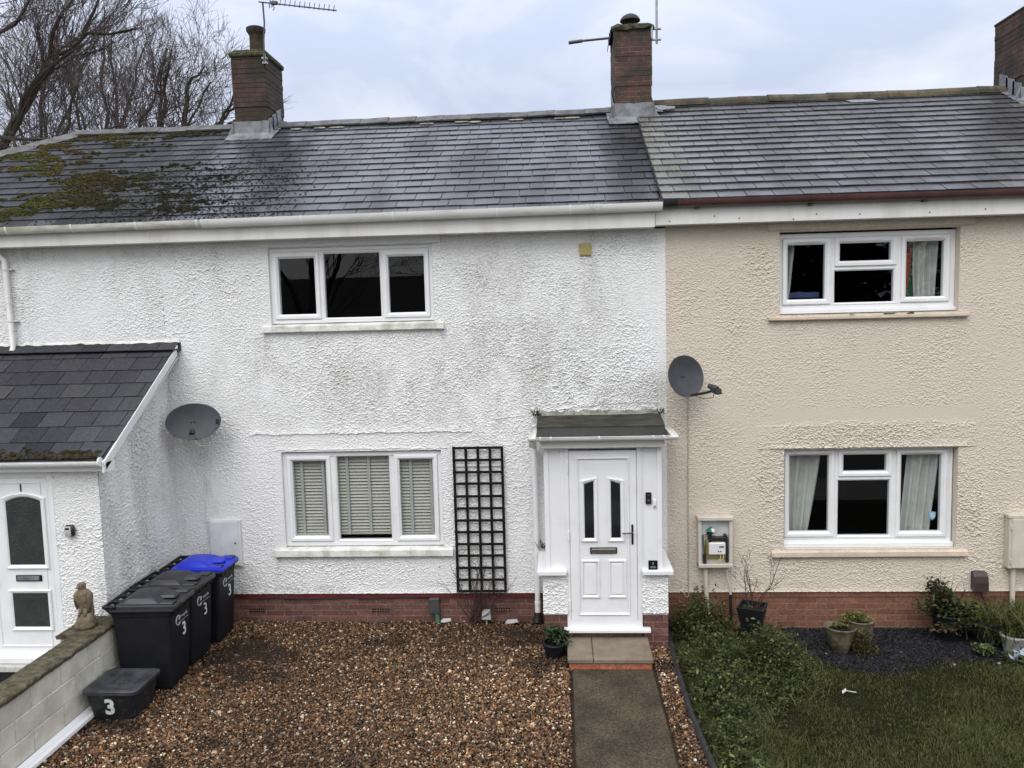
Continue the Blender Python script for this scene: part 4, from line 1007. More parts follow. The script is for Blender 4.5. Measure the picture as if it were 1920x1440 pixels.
# side wall: local x runs from the facade (0) to the front (1.70)
def side_world(V): return np.stack([QX-V[:, 1]*1.0, -V[:, 0], V[:, 2]], 1)
def side_wall():
    res = .0066; rngs = np.random.default_rng(77); nx, nz = int(1.70/res)+1, int(3.62/res)+1
    xs = np.linspace(0, 1.70, nx); zs = np.linspace(0.0, 3.62, nz); sh = (nz, nx)
    a = gauss2(sh, 1.05, .75, rngs); b = gauss2(sh, 1.8, 1.2, rngs); c = gauss2(sh, 10, 9, rngs); d = gauss2(sh, 40, 35, rngs)
    X, Z = np.meshgrid(xs, zs); H = (np.clip(a,-.7,2)*.55+np.maximum(b,-.2)*.7+.08*c)*.0042*(1+.25*d)
    ztop = 3.60-X*math.tan(ax1)-.0
    Zc = np.minimum(Z, ztop)
    V = np.stack([QX+H, -X, Zc], -1).reshape(-1,3)
    I, J = np.meshgrid(np.arange(nz-1), np.arange(nx-1), indexing='ij'); keep = Z[:-1,:-1] < ztop[:-1,:-1]; I, J = I[keep], J[keep]
    q = np.stack([I*nx+J, I*nx+J+1, (I+1)*nx+J+1, (I+1)*nx+J], 1)
    n1_ = gauss2(sh, 9, 24, rngs).ravel(); st = np.clip(side_grey(X.ravel(), Z.ravel())*(1+.5*n1_), 0, 1)
    used = np.unique(q); rm = np.full(len(V), -1); rm[used] = np.arange(len(used))
    m = MB(); m.add(V[used], rm[q]); return m.build('side_wall', 'white_render', P1, stain=st[used])
side_wall()
rough_wall('front_wall', P1, 'white_render', -5.58, QX, .02, 2.42, [], 55, amp=.0052, bell=False, stain_fn=lambda X, Z: .10+.25*np.exp(-((Z-.9)/.5)**2)*(X > -5.15), to_world=lambda V: V+np.array((0, QY, 0)))
mb = MB(); mb.box(-8.2, -6.515, QY, QY+.1, 0, 2.42); mb.build('front_wall', 'white_render', P1)
# slates
Q0 = (QY-.13, 2.545); LQ = (1.83)/math.cos(ax1)
V, F, T, Lc = slates(-8.2, -4.885, 0, LQ-.02, .262, .325, 44, base=Q0, ang=ax1, thick=.007, lich=lambda x, s, r: .0 if r.random() < .5 else r.uniform(.1,.6), tone_fn=lambda x, s: 0)
mb = MB(); mb.add(V, F, tone=T, lich=Lc)
ct, st_ = math.cos(ax1), math.sin(ax1)
pq = [(-8.2,Q0[0],Q0[1]-.006),(-4.885,Q0[0],Q0[1]-.006),(-4.885,Q0[0]+LQ*ct,Q0[1]-.006+LQ*st_),(-8.2,Q0[0]+LQ*ct,Q0[1]-.006+LQ*st_)]
mb.loft([pq, [(p[0],p[1],p[2]-.02) for p in pq]], tone=.1); RQ = mb.build('roof', 'slate_porch', P1)
mb = MB(); lo = []
for x in np.linspace(-8.2, -4.86, 30):
    w = RNG.normal(0,.004); lo.append([(x,-.235,Q0[1]+(LQ-.22)*st_+.024),(x,-.235,Q0[1]+(LQ-.22)*st_+.032),(x,-.02,3.625+w),(x,-.002,3.70+w),(x,.0,3.6)])
mb.loft(lo); mb.build('lead_flashing', 'slate_porch', RQ)
mb = MB(); lo = []
for x in np.linspace(-8.2, -4.87, 60):
    w = RNG.normal(0,.006); lo.append([(x,-.006,3.70+w),(x,-.022,3.712+w),(x,-.012,3.735+w),(x,.0,3.74)])
mb.loft(lo); mb.build('mortar_fillet', 'sill', RQ)
# verge board
mb = MB(); vx = -4.885
for (a, b, dz0, dz1) in ((vx-.022, vx, -.13, -.012), (vx-.004, vx+.012, -.05, -.004)):
    l0 = [(a,Q0[0]-.03,Q0[1]+dz0-.02),(b,Q0[0]-.03,Q0[1]+dz0-.02),(b,Q0[0]-.03,Q0[1]+dz1-.02),(a,Q0[0]-.03,Q0[1]+dz1-.02)]
    l1 = [(a,-.06,Q0[1]+(LQ-.08)*st_+dz0),(b,-.06,Q0[1]+(LQ-.08)*st_+dz0),(b,-.06,Q0[1]+(LQ-.08)*st_+dz1),(a,-.06,Q0[1]+(LQ-.08)*st_+dz1)]
    mb.loft([l0, l1])
sof = [(QX-.01,QY-.1,Q0[1]-.10),(vx-.01,QY-.1,Q0[1]-.10),(vx-.01,-.02,Q0[1]-.10+1.68*math.tan(ax1)),(QX-.01,-.02,Q0[1]-.10+1.68*math.tan(ax1))]
mb.loft([sof, [(p[0],p[1],p[2]-.012) for p in sof]])
mb.build('verge_board', 'upvc', RQ)
mb = MB(); mb.bbox(-8.2, -4.90, QY-.105, QY-.08, 2.40, 2.50, .004); mb.box(-8.2, -4.91, QY-.08, QY+.02, 2.402, 2.414)
mb.box(-4.93,-4.885,QY-.12,QY+.05,2.395,2.50); mb.build('fascia', 'upvc', P1)
mb = MB(); half_gutter(mb, -8.2, -4.92, QY-.165, 2.515, .050); gq = mb.build('gutter', 'upvc_dirty', P1, smooth=True, angle=40)
mb = MB(); mb.tube([(-4.93,QY-.165,2.515),(-4.915,QY-.165,2.515)], .05, 16); mb.build('gutter_stop_end', 'upvc', gq)
for x in (-5.8,-5.10):
    mb = MB(); gutter_band(mb, x, .022, QY-.165, 2.517, .054); mb.build('gutter_bracket', 'upvc', gq)
# mossy debris lying in the gutter edge
n = 420; x = rng.uniform(-7.8, -4.98, n); s = np.abs(rng.normal(.03, .055, n)); x = x[np.argsort(-x)]
c = np.stack([x, Q0[0]+s*ct-.008, Q0[1]+s*st_+.010], 1)
pos, FF, C = lumps(c, lambda P: np.array((.030,.027,.015))*rng.uniform(.5,1.6,(len(P),1)), .010, .032, .6)
mb = MB(); mb.add(pos, FF, col=C); md = mb.build('moss', 'moss', RQ); md['kind'] = 'stuff'
# door no.1
yd = QY+.02
mb = MB(); mb.ring((-6.52,-5.575,.245,2.385), [(0,yd+.07),(0,yd-.02),(.005,yd-.026),(.06,yd-.026),(.07,yd-.012),(.07,yd+.07)]); mb.bbox(-6.56, -5.55, QY-.10, QY+.05, .245, .31, .006); mb.build('door_frame', 'upvc', P1)
a0, a1 = -6.45, -5.645
mb = MB(); mb.bbox(a0, a1, yd-.012, yd+.045, .312, 2.315, .006); yl = yd-.012
mb.ring((a0+.13,a1-.075,.40,2.27), [(0,yl-.0005),(.002,yl-.010),(.012,yl-.010),(.02,yl-.001)])
def arch(x0, x1, z0, zs, zt, y, e=0.0, n=14):
    p = [(x0-e,y,z0-e),(x1+e,y,z0-e)]
    for i in range(n+1):
        u = i/n; p.append((x1+e+(x0-x1-2*e)*u, y, zs+e+(zt-zs)*(1-(2*u-1)**2)))
    return p
A1 = (-6.135,-5.728,1.342,2.052,2.105)
poly_ring(mb, [arch(*A1,yl-.0005,.045), arch(*A1,yl-.018,.045), arch(*A1,yl-.024,.037), arch(*A1,yl-.016,.014), arch(*A1,yl-.003,0)])
mb.ring((-6.14-.04,-5.733+.04,.632-.04,1.015+.04), [(0,yl-.0005),(0,yl-.018),(.008,yl-.024),(.03,yl-.014),(.04,yl-.003)])
D1 = mb.build('door', 'upvc', P1)
mb = MB(); mb.loft([arch(*A1,yl-.006), arch(*A1,yl-.002)]); mb.build('pane', 'obscure', D1)
mb = MB(); mb.box(-6.14,-5.733,yl-.006,yl-.002,.632,1.015); mb.build('pane', 'obscure', D1)
mb = MB(); mb.bbox(-6.085,-5.785,yl-.014,yl,1.152,1.225,.005); mb.build('letterbox', 'black_gloss', D1)
mb = MB(); mb.bbox(-6.065,-5.81,yl-.02,yl-.012,1.165,1.212,.004); mb.build('flap', 'lead', D1)
V, F = text_geo('1', .13, (1,0,0), (0,0,1), (-5.948,yl-.001,2.205), .002, (0,-1,0), .0015); mb = MB(); mb.add(V, F); mb.build('house_number', 'black_gloss', D1)
mb = MB(); mb.bbox(-6.42,-6.39,yl-.012,yl,1.0,1.28,.005); mb.tube([(-6.40,yl-.05,1.16),(-6.27,yl-.055,1.155)], .009, 8); mb.tube([(-6.40,yl,1.16),(-6.40,yl-.05,1.16)], .009, 8); mb.build('handle', 'black_gloss', D1)
mb = MB(); mb.bbox(-6.7, -5.5, QY-.16, QY+.05, .175, .24, .006); mb.build('door_step', 'litter', P1)
mb = MB(); mb.box(-6.7, -5.5, QY-.10, QY+.05, -.1, .17); mb.build('step_riser', 'black_plastic', P1)
# near-black sheet standing in for the dark interior behind the porch front
mb = MB(); mb.box(-6.75, -5.58, QY+.1, QY+.12, 0, 2.42); mb.build('dark_backing', 'room', P1)

# ================================================================== CREAM HOUSE
XC = 7.45
H5 = thing('terraced_house', 'cream roughcast house at the right end with brown gutter and four light windows', 'house', ((XR+XC)/2, 0, 0), 'houses of the terrace')
CU_OP = (2.683,4.80,3.868,4.872); CL_OP = (2.752,4.845,.932,2.20)
def smooth5(X, Z):
    k = np.full_like(X, .72)
    band = np.exp(-((Z-2.63)/.085)**4)*((X > 2.6) & (X < 5.1))*np.clip(1-.0*X, 0, 1)
    k = k*(1-.88*band)
    k = np.where((Z > 2.20) & (Z < 2.50) & (X > 2.42) & (X < 5.05), 1.35, k)
    k = np.where((Z > .75) & (Z < 2.2) & (((X > 2.45) & (X < 2.75)) | ((X > 4.84) & (X < 5.15))), 1.25, k)
    k = np.where((Z > 4.87) & (X > 2.52) & (X < 4.98), .3, k)
    return k
def extra5(X, Z):
    e = np.where((Z > 2.20) & (Z < 2.50) & (X > 2.42) & (X < 5.05), .006, 0.0)
    e += np.where((Z > 2.215) & (X > 2.58) & (X < 4.95) & (Z < 2.30), .016*np.exp(-(Z-2.215)/.03), 0)
    e += np.where((Z > 4.878) & (X > 2.53) & (X < 4.96), .03*np.clip((Z-4.878)/.02, 0, 1), 0)
    return e
def stain_band5(X, Z):
    s = .12+blob(X, Z, (3.7,4.93,1.3,.04,.6), (1.5,2.6,.15,.35,.5), (3.6,3.6,1.0,.25,.3), (5.4,1.5,.1,.6,.3))+.25*np.exp(-((Z-.42)/.05)**2)
    s += .7*np.exp(-((X-1.36)/.05)**2)*((Z < 2.9)*.6+.25)
    s += .5*np.exp(-((Z-4.93)/.04)**2)  # darker band along the top of the wall
    return s
rough_wall('wall', H5, 'cream_render', XR, XC, .385, 4.985, [CU_OP, CL_OP], 13, amp=.0044, lips=[(2.75,4.95,2.505,.006,.03)], smooth_fn=smooth5, stain_fn=stain_band5, extra=extra5, reveal=.2)
mb = MB(); mb.box(XR-.004+.006, XC, .014, .12, -.2, .318); mb.box(XR+.01, XC, .002, .11, .312, .392); mb.build('brick_plinth', 'plinth_cream', H5)
WCU = window(H5, (2.683,4.798,3.917,4.85), [(2.806,3.254,4.052,4.716),(3.432,4.039,4.505,4.72),(3.373,4.078,4.001,4.386),(4.224,4.666,4.05,4.72)], .10, [1,1,0,1], sill=(2.543,4.910,3.80,3.868,-.05), sill_m='sill_cream',
    vents=((2.88,3.21,4.745,4.762),(4.30,4.625,4.752,4.769)), cill=(2.665,4.80,3.876,3.918))
WCL = window(H5, (2.752,4.833,.988,2.187), [(2.845,3.33,1.125,2.104),(3.508,4.033,1.894,2.105),(3.448,4.076,1.071,1.775),(4.214,4.7,1.117,2.095)], .10, [1,1,0,1], sill=(2.595,4.975,.838,.932,-.05), sill_m='sill_cream',
    vents=((2.925,3.26,2.128,2.146),(4.31,4.645,2.125,2.143)), cill=(2.735,4.84,.934,.99))
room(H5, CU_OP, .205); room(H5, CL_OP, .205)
curtain(WCU, (2.72,2.93), (2.72,2.86), .26, 3.92, 4.80, 2)
curtain(WCU, (4.36,4.66), (4.38,4.63), .24, 3.90, 4.82, 4)
curtain(WCL, (2.78,3.27), (2.80,3.11), .25, 1.02, 2.16, 4)
curtain(WCL, (4.33,4.72), (4.24,4.62), .22, 1.02, 2.16, 4)
c_ = curtain(WCU, (4.31,4.37), (4.21,4.31), .30, 4.0, 4.66, 1, 'hanging_cloth', 'orange_cloth', .01)
c_ = curtain(WCU, (4.40,4.45), (4.26,4.42), .32, 3.96, 4.70, 1, 'hanging_cloth', 'green_cloth', .012)
mb = MB(); mb.bbox(2.87, 3.24, .26, .42, 4.07, 4.14, .004); mb.build('box_on_ledge', 'blue_box', WCU)
sh_ = [(-.04,.045),(0,.052),(.04,.045),(.042,0),(.03,-.035),(0,-.06),(-.03,-.035),(-.042,0)]
mb = MB(); mb.loft([[(4.61+a, .1185, 1.315+b) for a, b in sh_], [(4.61+a, .1205, 1.315+b) for a, b in sh_]]); mb.build('shield_sticker', 'shield', WCL)
mb = MB(); mb.loft([[(4.61+a*.7, .1165, 1.316+b*.7) for a, b in sh_], [(4.61+a*.7, .118, 1.316+b*.7) for a, b in sh_]]); mb.build('sticker_centre', 'sticker_plain', WCL)
# mould and peeling paint along the upper sill
for (x, w, m_) in ((3.53,.035,'mortar'),(3.98,.09,'black_plastic'),(4.22,.05,'black_plastic')):
    mb = MB(); n = 12; pts = [(x+w*math.cos(2*PI*i/n)*random.uniform(.7,1.15), -.052-.0, 3.856+.010*math.sin(2*PI*i/n)*random.uniform(.5,1.3)) for i in range(n)]
    mb.loft([pts, [(q[0], -.0545, q[2]) for q in pts]]); mb.build('peeling_patch', m_, WCU)
# roof: thicker tiles lying above the neighbour's
DZ = .075
def lich5(x, s, rng):
    return float(np.clip(1.0-(x-1.25)/.55, 0, 1)*.95+.12+(.35 if rng.random() < .06 else 0))
V, F, T, Lc = slates(1.25, XC, 0, LS-.02, .2385, .328, 23, thick=.020, dz=DZ, lich=lich5, skip=skipc([CH_M, CH_R]), jit=.002)
mb = MB(); mb.add(V, F, tone=T, lich=Lc)
mb.add([roof_pt(1.25,0,-.008,DZ), roof_pt(XC,0,-.008,DZ), roof_pt(XC,LS,-.008,DZ), roof_pt(1.25,LS,-.008,DZ)], [(0,1,2,3)], tone=.1)
mb.add([roof_pt(1.252,0,.012,DZ), roof_pt(1.252,LS,.012,DZ), roof_pt(1.252,LS,-.07,DZ), roof_pt(1.252,0,-.07,DZ)], [(0,1,2,3)], tone=.1, lich=.8)
mb.add([(1.245,3.22,7.18),(XC,3.22,7.18),(XC,7.0,5.05),(1.245,7.0,5.05)], [(0,1,2,3)], tone=.3)
RF5 = mb.build('roof', 'slate_old', H5)
mb = MB(); mb.loft([[(XC-.06,-.01,-.1),(XC-.06,6.8,-.1),(XC-.06,6.8,5.05),(XC-.06,3.22,7.1),(XC-.06,-.01,5.28)],[(XC-.02,-.01,-.1),(XC-.02,6.8,-.1),(XC-.02,6.8,5.05),(XC-.02,3.22,7.1),(XC-.02,-.01,5.28)]]); mb.build('party_wall', 'cream_render', H5)
mb = MB(); ridge_run(mb, (1.50,3.22,7.275), (6.98,3.22,7.275), 12, 'round', 35, .125); mb.build('ridge_tile', 'ridge_old', RF5)
mb = MB(); q = [roof_pt(4.52,LS-.36,.03,DZ), roof_pt(4.92,LS-.36,.03,DZ), roof_pt(4.88,LS-.20,.02,DZ), roof_pt(4.48,LS-.20,.02,DZ)]; mb.loft([q, [(p[0],p[1],p[2]+.006) for p in q]]); mb.build('new_slate', 'lead', RF5)
mb = MB(); mb.bbox(1.162, XC, -.205, -.18, 4.978, 5.235, .004); mb.box(1.162, XC, -.18, .0, 4.98, 4.994)
FA = mb.build('fascia', 'fascia', H5)
mb = MB()
for (x, z) in ((2.15,5.03),(2.78,5.00),(1.33,5.02),(3.55,5.035),(4.35,5.03),(4.98,5.045),(1.86,5.065),(3.05,5.05)): mb.tube([(x,-.204,z),(x,-.212,z)], .008, 8)
mb.build('fixing_nail', 'black_plastic', FA)
mb = MB(); half_gutter(mb, 1.40, XC, -.275, 5.262, .060, rz=.088, fall=-.002); g5 = mb.build('gutter', 'brown_gutter', H5, smooth=True, angle=40)
mb = MB(); half_gutter(mb, 1.247, 1.41, -.275, 5.263, .066, rz=.096); mb.build('gutter_end', 'black_plastic', g5, smooth=True, angle=40)
for x in (1.66,2.98,4.28,5.60):
    mb = MB(); gutter_band(mb, x, .026, -.275, 5.264, .066, rz=.096, fall=-.002); mb.box(x-.03, x+.015, -.27, -.205, 5.15, 5.175); mb.build('gutter_bracket', 'brown_gutter', g5)
C2 = chimney(H5, 6.95, 7.5, 2.75, 3.54, 8.255, 7.30, 'chimney_dark', None)
mb = MB(); mb.bbox(6.93, 7.52, 2.73, 3.56, 8.25, 8.30, .02); mb.build('chimney_cap', 'mossy_concrete', C2)
flashing(C2, 6.95, 7.5, 2.762, 3.54, 7.13, DZ)

# ================================================================== DOORSTEP
ST = thing('doorstep', 'two tone concrete slab step on red bricks below the white porch door', 'step', (.5,-1.1,0))
mb = MB(); mb.bbox(.012, .296, -1.41, PY+.012, .078, .130, .008); mb.bbox(.302, .962, -1.41, PY+.012, .078, .130, .008); mb.build('slab', 'slab', ST)
mb = MB(); mb.box(.03, .945, -1.392, PY+.01, -.1, .076); mb.build('brick_riser', 'step_brick', ST)
mb = MB(); mb.box(.032, .90, PY+.016, PY+.1, .0, .212); mb.build('threshold_brick', 'plinth', P3)

# ================================================================== STUFF: gravel, chippings, grass, weeds
ICO = None
def ico():
    p = (1+5**.5)/2
    V = np.array([(-1,p,0),(1,p,0),(-1,-p,0),(1,-p,0),(0,-1,p),(0,1,p),(0,-1,-p),(0,1,-p),(p,0,-1),(p,0,1),(-p,0,-1),(-p,0,1)], float); V /= np.linalg.norm(V[0])
    F = np.array([(0,11,5),(0,5,1),(0,1,7),(0,7,10),(0,10,11),(1,5,9),(5,11,4),(11,10,2),(10,7,6),(7,1,8),(3,9,4),(3,4,2),(3,2,6),(3,6,8),(3,8,9),(4,9,5),(2,4,11),(6,2,10),(8,6,7),(9,8,1)])
    return V, F
def stones(P, size, cols, seed, flat=(.45,.85), jit=.22, tilt=.5):
    r = np.random.default_rng(seed); V, F = ico(); n = len(P)
    S = np.stack([size*r.uniform(.75,1.35,n), size*r.uniform(.7,1.1,n), size*r.uniform(*flat,n)], 1)
    Q = V[None]*(1+r.normal(0,jit,(n,12,1)))*S[:, None]
    a = r.uniform(0,2*PI,n); t = r.normal(0,tilt,n); t2 = r.normal(0,tilt,n)
    ca, sa, ct_, s_t, c2, s2 = np.cos(a), np.sin(a), np.cos(t), np.sin(t), np.cos(t2), np.sin(t2)
    x, y, z = Q[...,0], Q[...,1], Q[...,2]
    y, z = y*ct_[:,None]-z*s_t[:,None], y*s_t[:,None]+z*ct_[:,None]
    x, z = x*c2[:,None]-z*s2[:,None], x*s2[:,None]+z*c2[:,None]
    x, y = x*ca[:,None]-y*sa[:,None], x*sa[:,None]+y*ca[:,None]
    Q = np.stack([x,y,z],-1)+P[:, None]
    return Q.reshape(-1,3), (F[None]+12*np.arange(n)[:,None,None]).reshape(-1,3), np.repeat(cols, 20, 0)
def field(seed, x0, x1, y0, y1, res=.03, s=8):
    r = np.random.default_rng(seed); nx, ny = int((x1-x0)/res)+2, int((y1-y0)/res)+2; g = gauss2((ny,nx), s, s, r)
    return lambda x, y: g[np.clip(((y-y0)/res).astype(int),0,ny-1), np.clip(((x-x0)/res).astype(int),0,nx-1)]
rng = np.random.default_rng(9)
fa = field(1, -5, 1.4, -4.6, .1, .03, 9); fb = field(2, -5, 1.4, -4.6, .1, .03, 3); fc = field(3, -5, 1.4, -4.6, .1, .03, 20)
n = 120000
x = rng.uniform(-4.93, 1.235, n); y = rng.uniform(-4.35, -.01, n)
wet = np.clip(.55*fa(x,y)+.55*fb(x,y)-.62+.5*np.exp(-((y+.75)/.45)**2)*((x<-.5)&(x>-4.3)), 0, 1)
dens = 1-.25*wet
k = (rng.random(n) < dens) & ~((x > .03) & (x < .985)) & ~((y > PY-.02) & (x > -.27)) & ((y < -1.40) | (x < .0) | (x > .97))
x, y, wet = x[k], y[k], wet[k]
z = rng.uniform(-.006, .016, len(x))+.006*fc(x,y)-.012*wet
pal = np.array([(.155,.078,.037),(.074,.041,.023),(.29,.172,.088),(.50,.38,.25),(.022,.016,.011),(.175,.080,.034),(.10,.064,.040),(.66,.56,.43),(.21,.118,.055)])
pr_ = np.array([.2,.19,.11,.055,.17,.09,.125,.018,.042]); pr_ /= pr_.sum()
cols = pal[rng.choice(len(pal), len(x), p=pr_)]*rng.uniform(.55,1.15,(len(x),1))
dk = (rng.random(len(x)) < wet*1.1); cols[dk] = cols[dk]*.38
cols *= (1+.18*np.clip(fc(x,y),-1.5,1.5))[:, None]
Q, F, C = stones(np.stack([x,y,z],1), rng.lognormal(math.log(.0108), .30, len(x)), cols, 4)
mb = MB(); mb.add(Q, F, col=C); stuff(mb.build('gravel', 'gravel'), 'loose brown and tan gravel covering the front yard', 'gravel')
# dark slate chippings bed under the cream house wall
n = 32000; x = rng.uniform(2.2, 5.9, n); y = rng.uniform(-1.35, 0, n)
edge = -.85-.28*np.sin((x-2.4)*1.25)-.12*np.sin(x*4.1)
k = (y > edge+rng.normal(0,.07,n)) & (x > 2.35+rng.normal(0,.08,n)); x, y = x[k], y[k]
cols = np.array((.014,.014,.017))*rng.uniform(.4,1.9,(len(x),1)); w = rng.random(len(x)) < .002; cols[w] = (.36,.34,.31)
Q, F, C = stones(np.stack([x,y,rng.uniform(-.108,-.088,len(x))],1), rng.lognormal(math.log(.0105),.3,len(x)), cols, 6, flat=(.25,.5))
mb = MB(); mb.add(Q, F, col=C); stuff(mb.build('slate_chippings', 'chip'), 'dark slate chippings along the foot of the cream wall', 'chippings')

def blades(P, hgt, lean, wid, cols, seed):
    """curved three-segment grass blades as real ribbons"""
    r = np.random.default_rng(seed); n = len(P); a = r.uniform(0,2*PI,n); d = np.stack([np.cos(a),np.sin(a),0*a],1); s = np.stack([-np.sin(a),np.cos(a),0*a],1)
    up = np.array((0,0,1.0)); V = []
    for t, wk in ((0,1),(.4,.9),(.75,.6)):
        c = P+up*(hgt*t*(1-.35*lean*t))[:,None]+d*(hgt*lean*t*t)[:,None]
        V += [c-s*(wid*wk)[:,None], c+s*(wid*wk)[:,None]]
    V.append(P+up*(hgt*(1-.35*lean))[:,None]+d*(hgt*lean)[:,None])
    V = np.stack(V,1).reshape(-1,3); o = 7*np.arange(n)[:,None]
    q = np.concatenate([o+np.array([[0,1,3,2]]), o+np.array([[2,3,5,4]])]); t3 = o+np.array([[4,5,6]])
    return V, q, t3, np.concatenate([cols,cols]), cols
def add_blades(mb, *a):
    V, q, t3, c4, c3 = blades(*a); n0 = mb.n
    mb.v.append(V); mb.n += len(V)
    for g, c in ((q,c4),(t3,c3)):
        mb.f.append(g+n0); mb.tone.append(np.full(len(g),.5)); mb.lich.append(np.zeros(len(g))); mb.col.append(c)
def grass_cols(n, r, base=((.042,.054,.014),(.060,.068,.020),(.086,.078,.034),(.026,.038,.010))):
    b = np.array(base); return b[r.integers(0,len(b),n)]*r.uniform(.6,1.4,(n,1))
rng = np.random.default_rng(31)
fg = field(8, 1.2, 7.6, -4.6, .1, .03, 7); fg2 = field(18, 1.2, 7.6, -4.6, .1, .03, 16)
n = 190000; x = rng.uniform(1.30, 6.6, n); y = rng.uniform(-4.3, -.55, n)
edge = -.95-.28*np.sin((x-2.4)*1.25)-.12*np.sin(x*4.1)
k = ((y < edge+rng.normal(0,.10,n)) | (x < 2.45)) & (rng.random(n) < np.clip(.80+.35*fg(x,y)+.15*fg2(x,y), .25, 1)); x, y = x[k], y[k]
h = np.clip(.045+.014*fg2(x,y)+.012*fg(x,y), .016, .10)*rng.uniform(.5,1.6,len(x))
tall = np.exp(-((x-1.5)/.55)**2); h *= 1+1.1*tall*(rng.random(len(x)) < .5)
mb = MB(); cg = grass_cols(len(x), rng)*(1+.22*np.clip(fg2(x,y),-1.5,1.5))[:,None]
br = rng.random(len(x)) < np.clip(.10-.10*fg2(x,y),.03,.35); cg[br] = np.array((.10,.082,.040))*rng.uniform(.6,1.3,(br.sum(),1))
add_blades(mb, np.stack([x,y,np.full(len(x),-.105)],1), h, rng.uniform(.2,1.1,len(x)), rng.uniform(.0018,.0035,len(x)), cg, 41)
stuff(mb.build('grass', 'grass'), 'short dark winter grass of the right hand lawn', 'grass')

def leaves(P, size, cols, seed, droop=.3, aspect=.62):
    """cupped leaves, each two folded quads"""
    r = np.random.default_rng(seed); n = len(P)
    a = r.uniform(0,2*PI,n); el_ = r.normal(-droop+.35,.55,n)
    d = np.stack([np.cos(a)*np.cos(el_),np.sin(a)*np.cos(el_),np.sin(el_)],1); s = np.stack([-np.sin(a),np.cos(a),r.normal(0,.3,n)],1)
    s -= d*(s*d).sum(1)[:,None]; s /= np.linalg.norm(s,axis=1)[:,None]; nn = np.cross(d,s)
    L_ = size*r.uniform(.6,1.35,n); w = L_*aspect*r.uniform(.75,1.2,n)*.5; f = r.uniform(.05,.35,n)*w
    def pt(t, u, k): return P+d*(L_*t)[:,None]+s*(w*u)[:,None]+nn*(f*k)[:,None]
    V = np.stack([pt(0,0,0),pt(.3,-.95,1),pt(.7,-.75,.8),pt(1,0,-.6),pt(.7,.75,.8),pt(.3,.95,1),pt(.5,0,0)],1).reshape(-1,3)
    o = 7*np.arange(n)[:,None]; q = np.concatenate([o+np.array([[0,6,2,1]]),o+np.array([[6,3,2,2]])[:, :3] if False else o+np.array([[0,5,4,6]])])
    t3 = np.concatenate([o+np.array([[6,3,2]]),o+np.array([[6,4,3]])])
    return V, q, t3, np.concatenate([cols,cols]), np.concatenate([cols,cols])
def add_leaves(mb, *a, **k):
    V, q, t3, c4, c3 = leaves(*a, **k); n0 = mb.n
    mb.v.append(V); mb.n += len(V)
    for g, c in ((q,c4),(t3,c3)):
        mb.f.append(g+n0); mb.tone.append(np.full(len(g),.5)); mb.lich.append(np.zeros(len(g))); mb.col.append(c)
def crown_pts(c, R, n, r, clumps=9, k=.45, low=0.0):
    """points gathered in clumps inside an ellipsoid: uneven outline with gaps"""
    c = np.array(c); R = np.array(R); u = r.normal(0,1,(clumps,3)); u /= np.linalg.norm(u,axis=1)[:,None]; u *= r.uniform(.35,.95,(clumps,1))
    if low is not None: u[:,2] = np.abs(u[:,2])*1.0+low
    i = r.integers(0,clumps,n); v = r.normal(0,1,(n,3)); v /= np.linalg.norm(v,axis=1)[:,None]; v *= (r.random((n,1))**.45)*k
    return c+(u[i]+v)*R
def leaf_cols(n, r, pal): b = np.array(pal); return b[r.integers(0,len(b),n)]*r.uniform(.55,1.45,(n,1))
GREEN = ((.030,.058,.013),(.050,.078,.018),(.022,.040,.012),(.080,.098,.028))
# weedy ground cover filling the lawn corner by the edging
rng = np.random.default_rng(55)
mb = MB()
def weed_h(x, y):
    return .34*np.exp(-((x-1.62)/.42)**2-((y+.28)/.34)**2)+.27*np.exp(-((x-1.70)/.40)**2-((y+1.15)/.42)**2)+.24*np.exp(-((x-2.42)/.26)**2-((y+.62)/.36)**2)+.15*np.exp(-((x-2.3)/.45)**2-((y+1.35)/.5)**2)+.17*np.exp(-((x-1.62)/.40)**2-((y+2.0)/.55)**2)+.12*np.exp(-((x-1.50)/.28)**2-((y+3.0)/.6)**2)
fw_ = field(12, 1.2, 3.4, -4.2, .1, .03, 3)
n = 9000; x = rng.uniform(1.33, 3.1, n); y = rng.uniform(-4.0, -.06, n); hh = weed_h(x,y)*np.clip(1+.38*fw_(x,y), .3, 2)
k = (hh > .045) & (rng.random(n) < np.clip(hh*3.2,.0,.75)) & ~((x > 2.03) & (x < 2.50) & (y > -.66) & (y < -.1)) & ~((np.abs(x-2.0) < .15) & (np.abs(y+.92) < .18))
x, y, hh = x[k], y[k], hh[k]; ns = len(x)
lean = rng.normal(0,.30,(ns,2)); H = hh*rng.uniform(.7,1.75,ns)
m = 16; t = rng.random((ns,m))**.7
px = x[:,None]+lean[:,:1]*H[:,None]*t*t+rng.normal(0,.016,(ns,m)); py = y[:,None]+lean[:,1:]*H[:,None]*t*t+rng.normal(0,.016,(ns,m)); pz = -.1+H[:,None]*t
tone_ = np.repeat(rng.uniform(.6,1.35,ns), m)[:,None]
wc = leaf_cols(ns*m, rng, ((.034,.050,.012),(.054,.066,.016),(.014,.022,.006),(.100,.105,.034),(.045,.040,.016),(.020,.030,.008)))*tone_
add_leaves(mb, np.stack([px.ravel(),py.ravel(),pz.ravel()],1), rng.uniform(.022,.044,ns*m), wc, 61)
V_, q_, t3_, c4_, c3_ = blades(np.stack([x,y,np.full(ns,-.1)],1), H, np.abs(lean).sum(1)*.6, np.full(ns,.0025), grass_cols(ns, rng), 63)
n0 = mb.n; mb.v.append(V_); mb.n += len(V_)
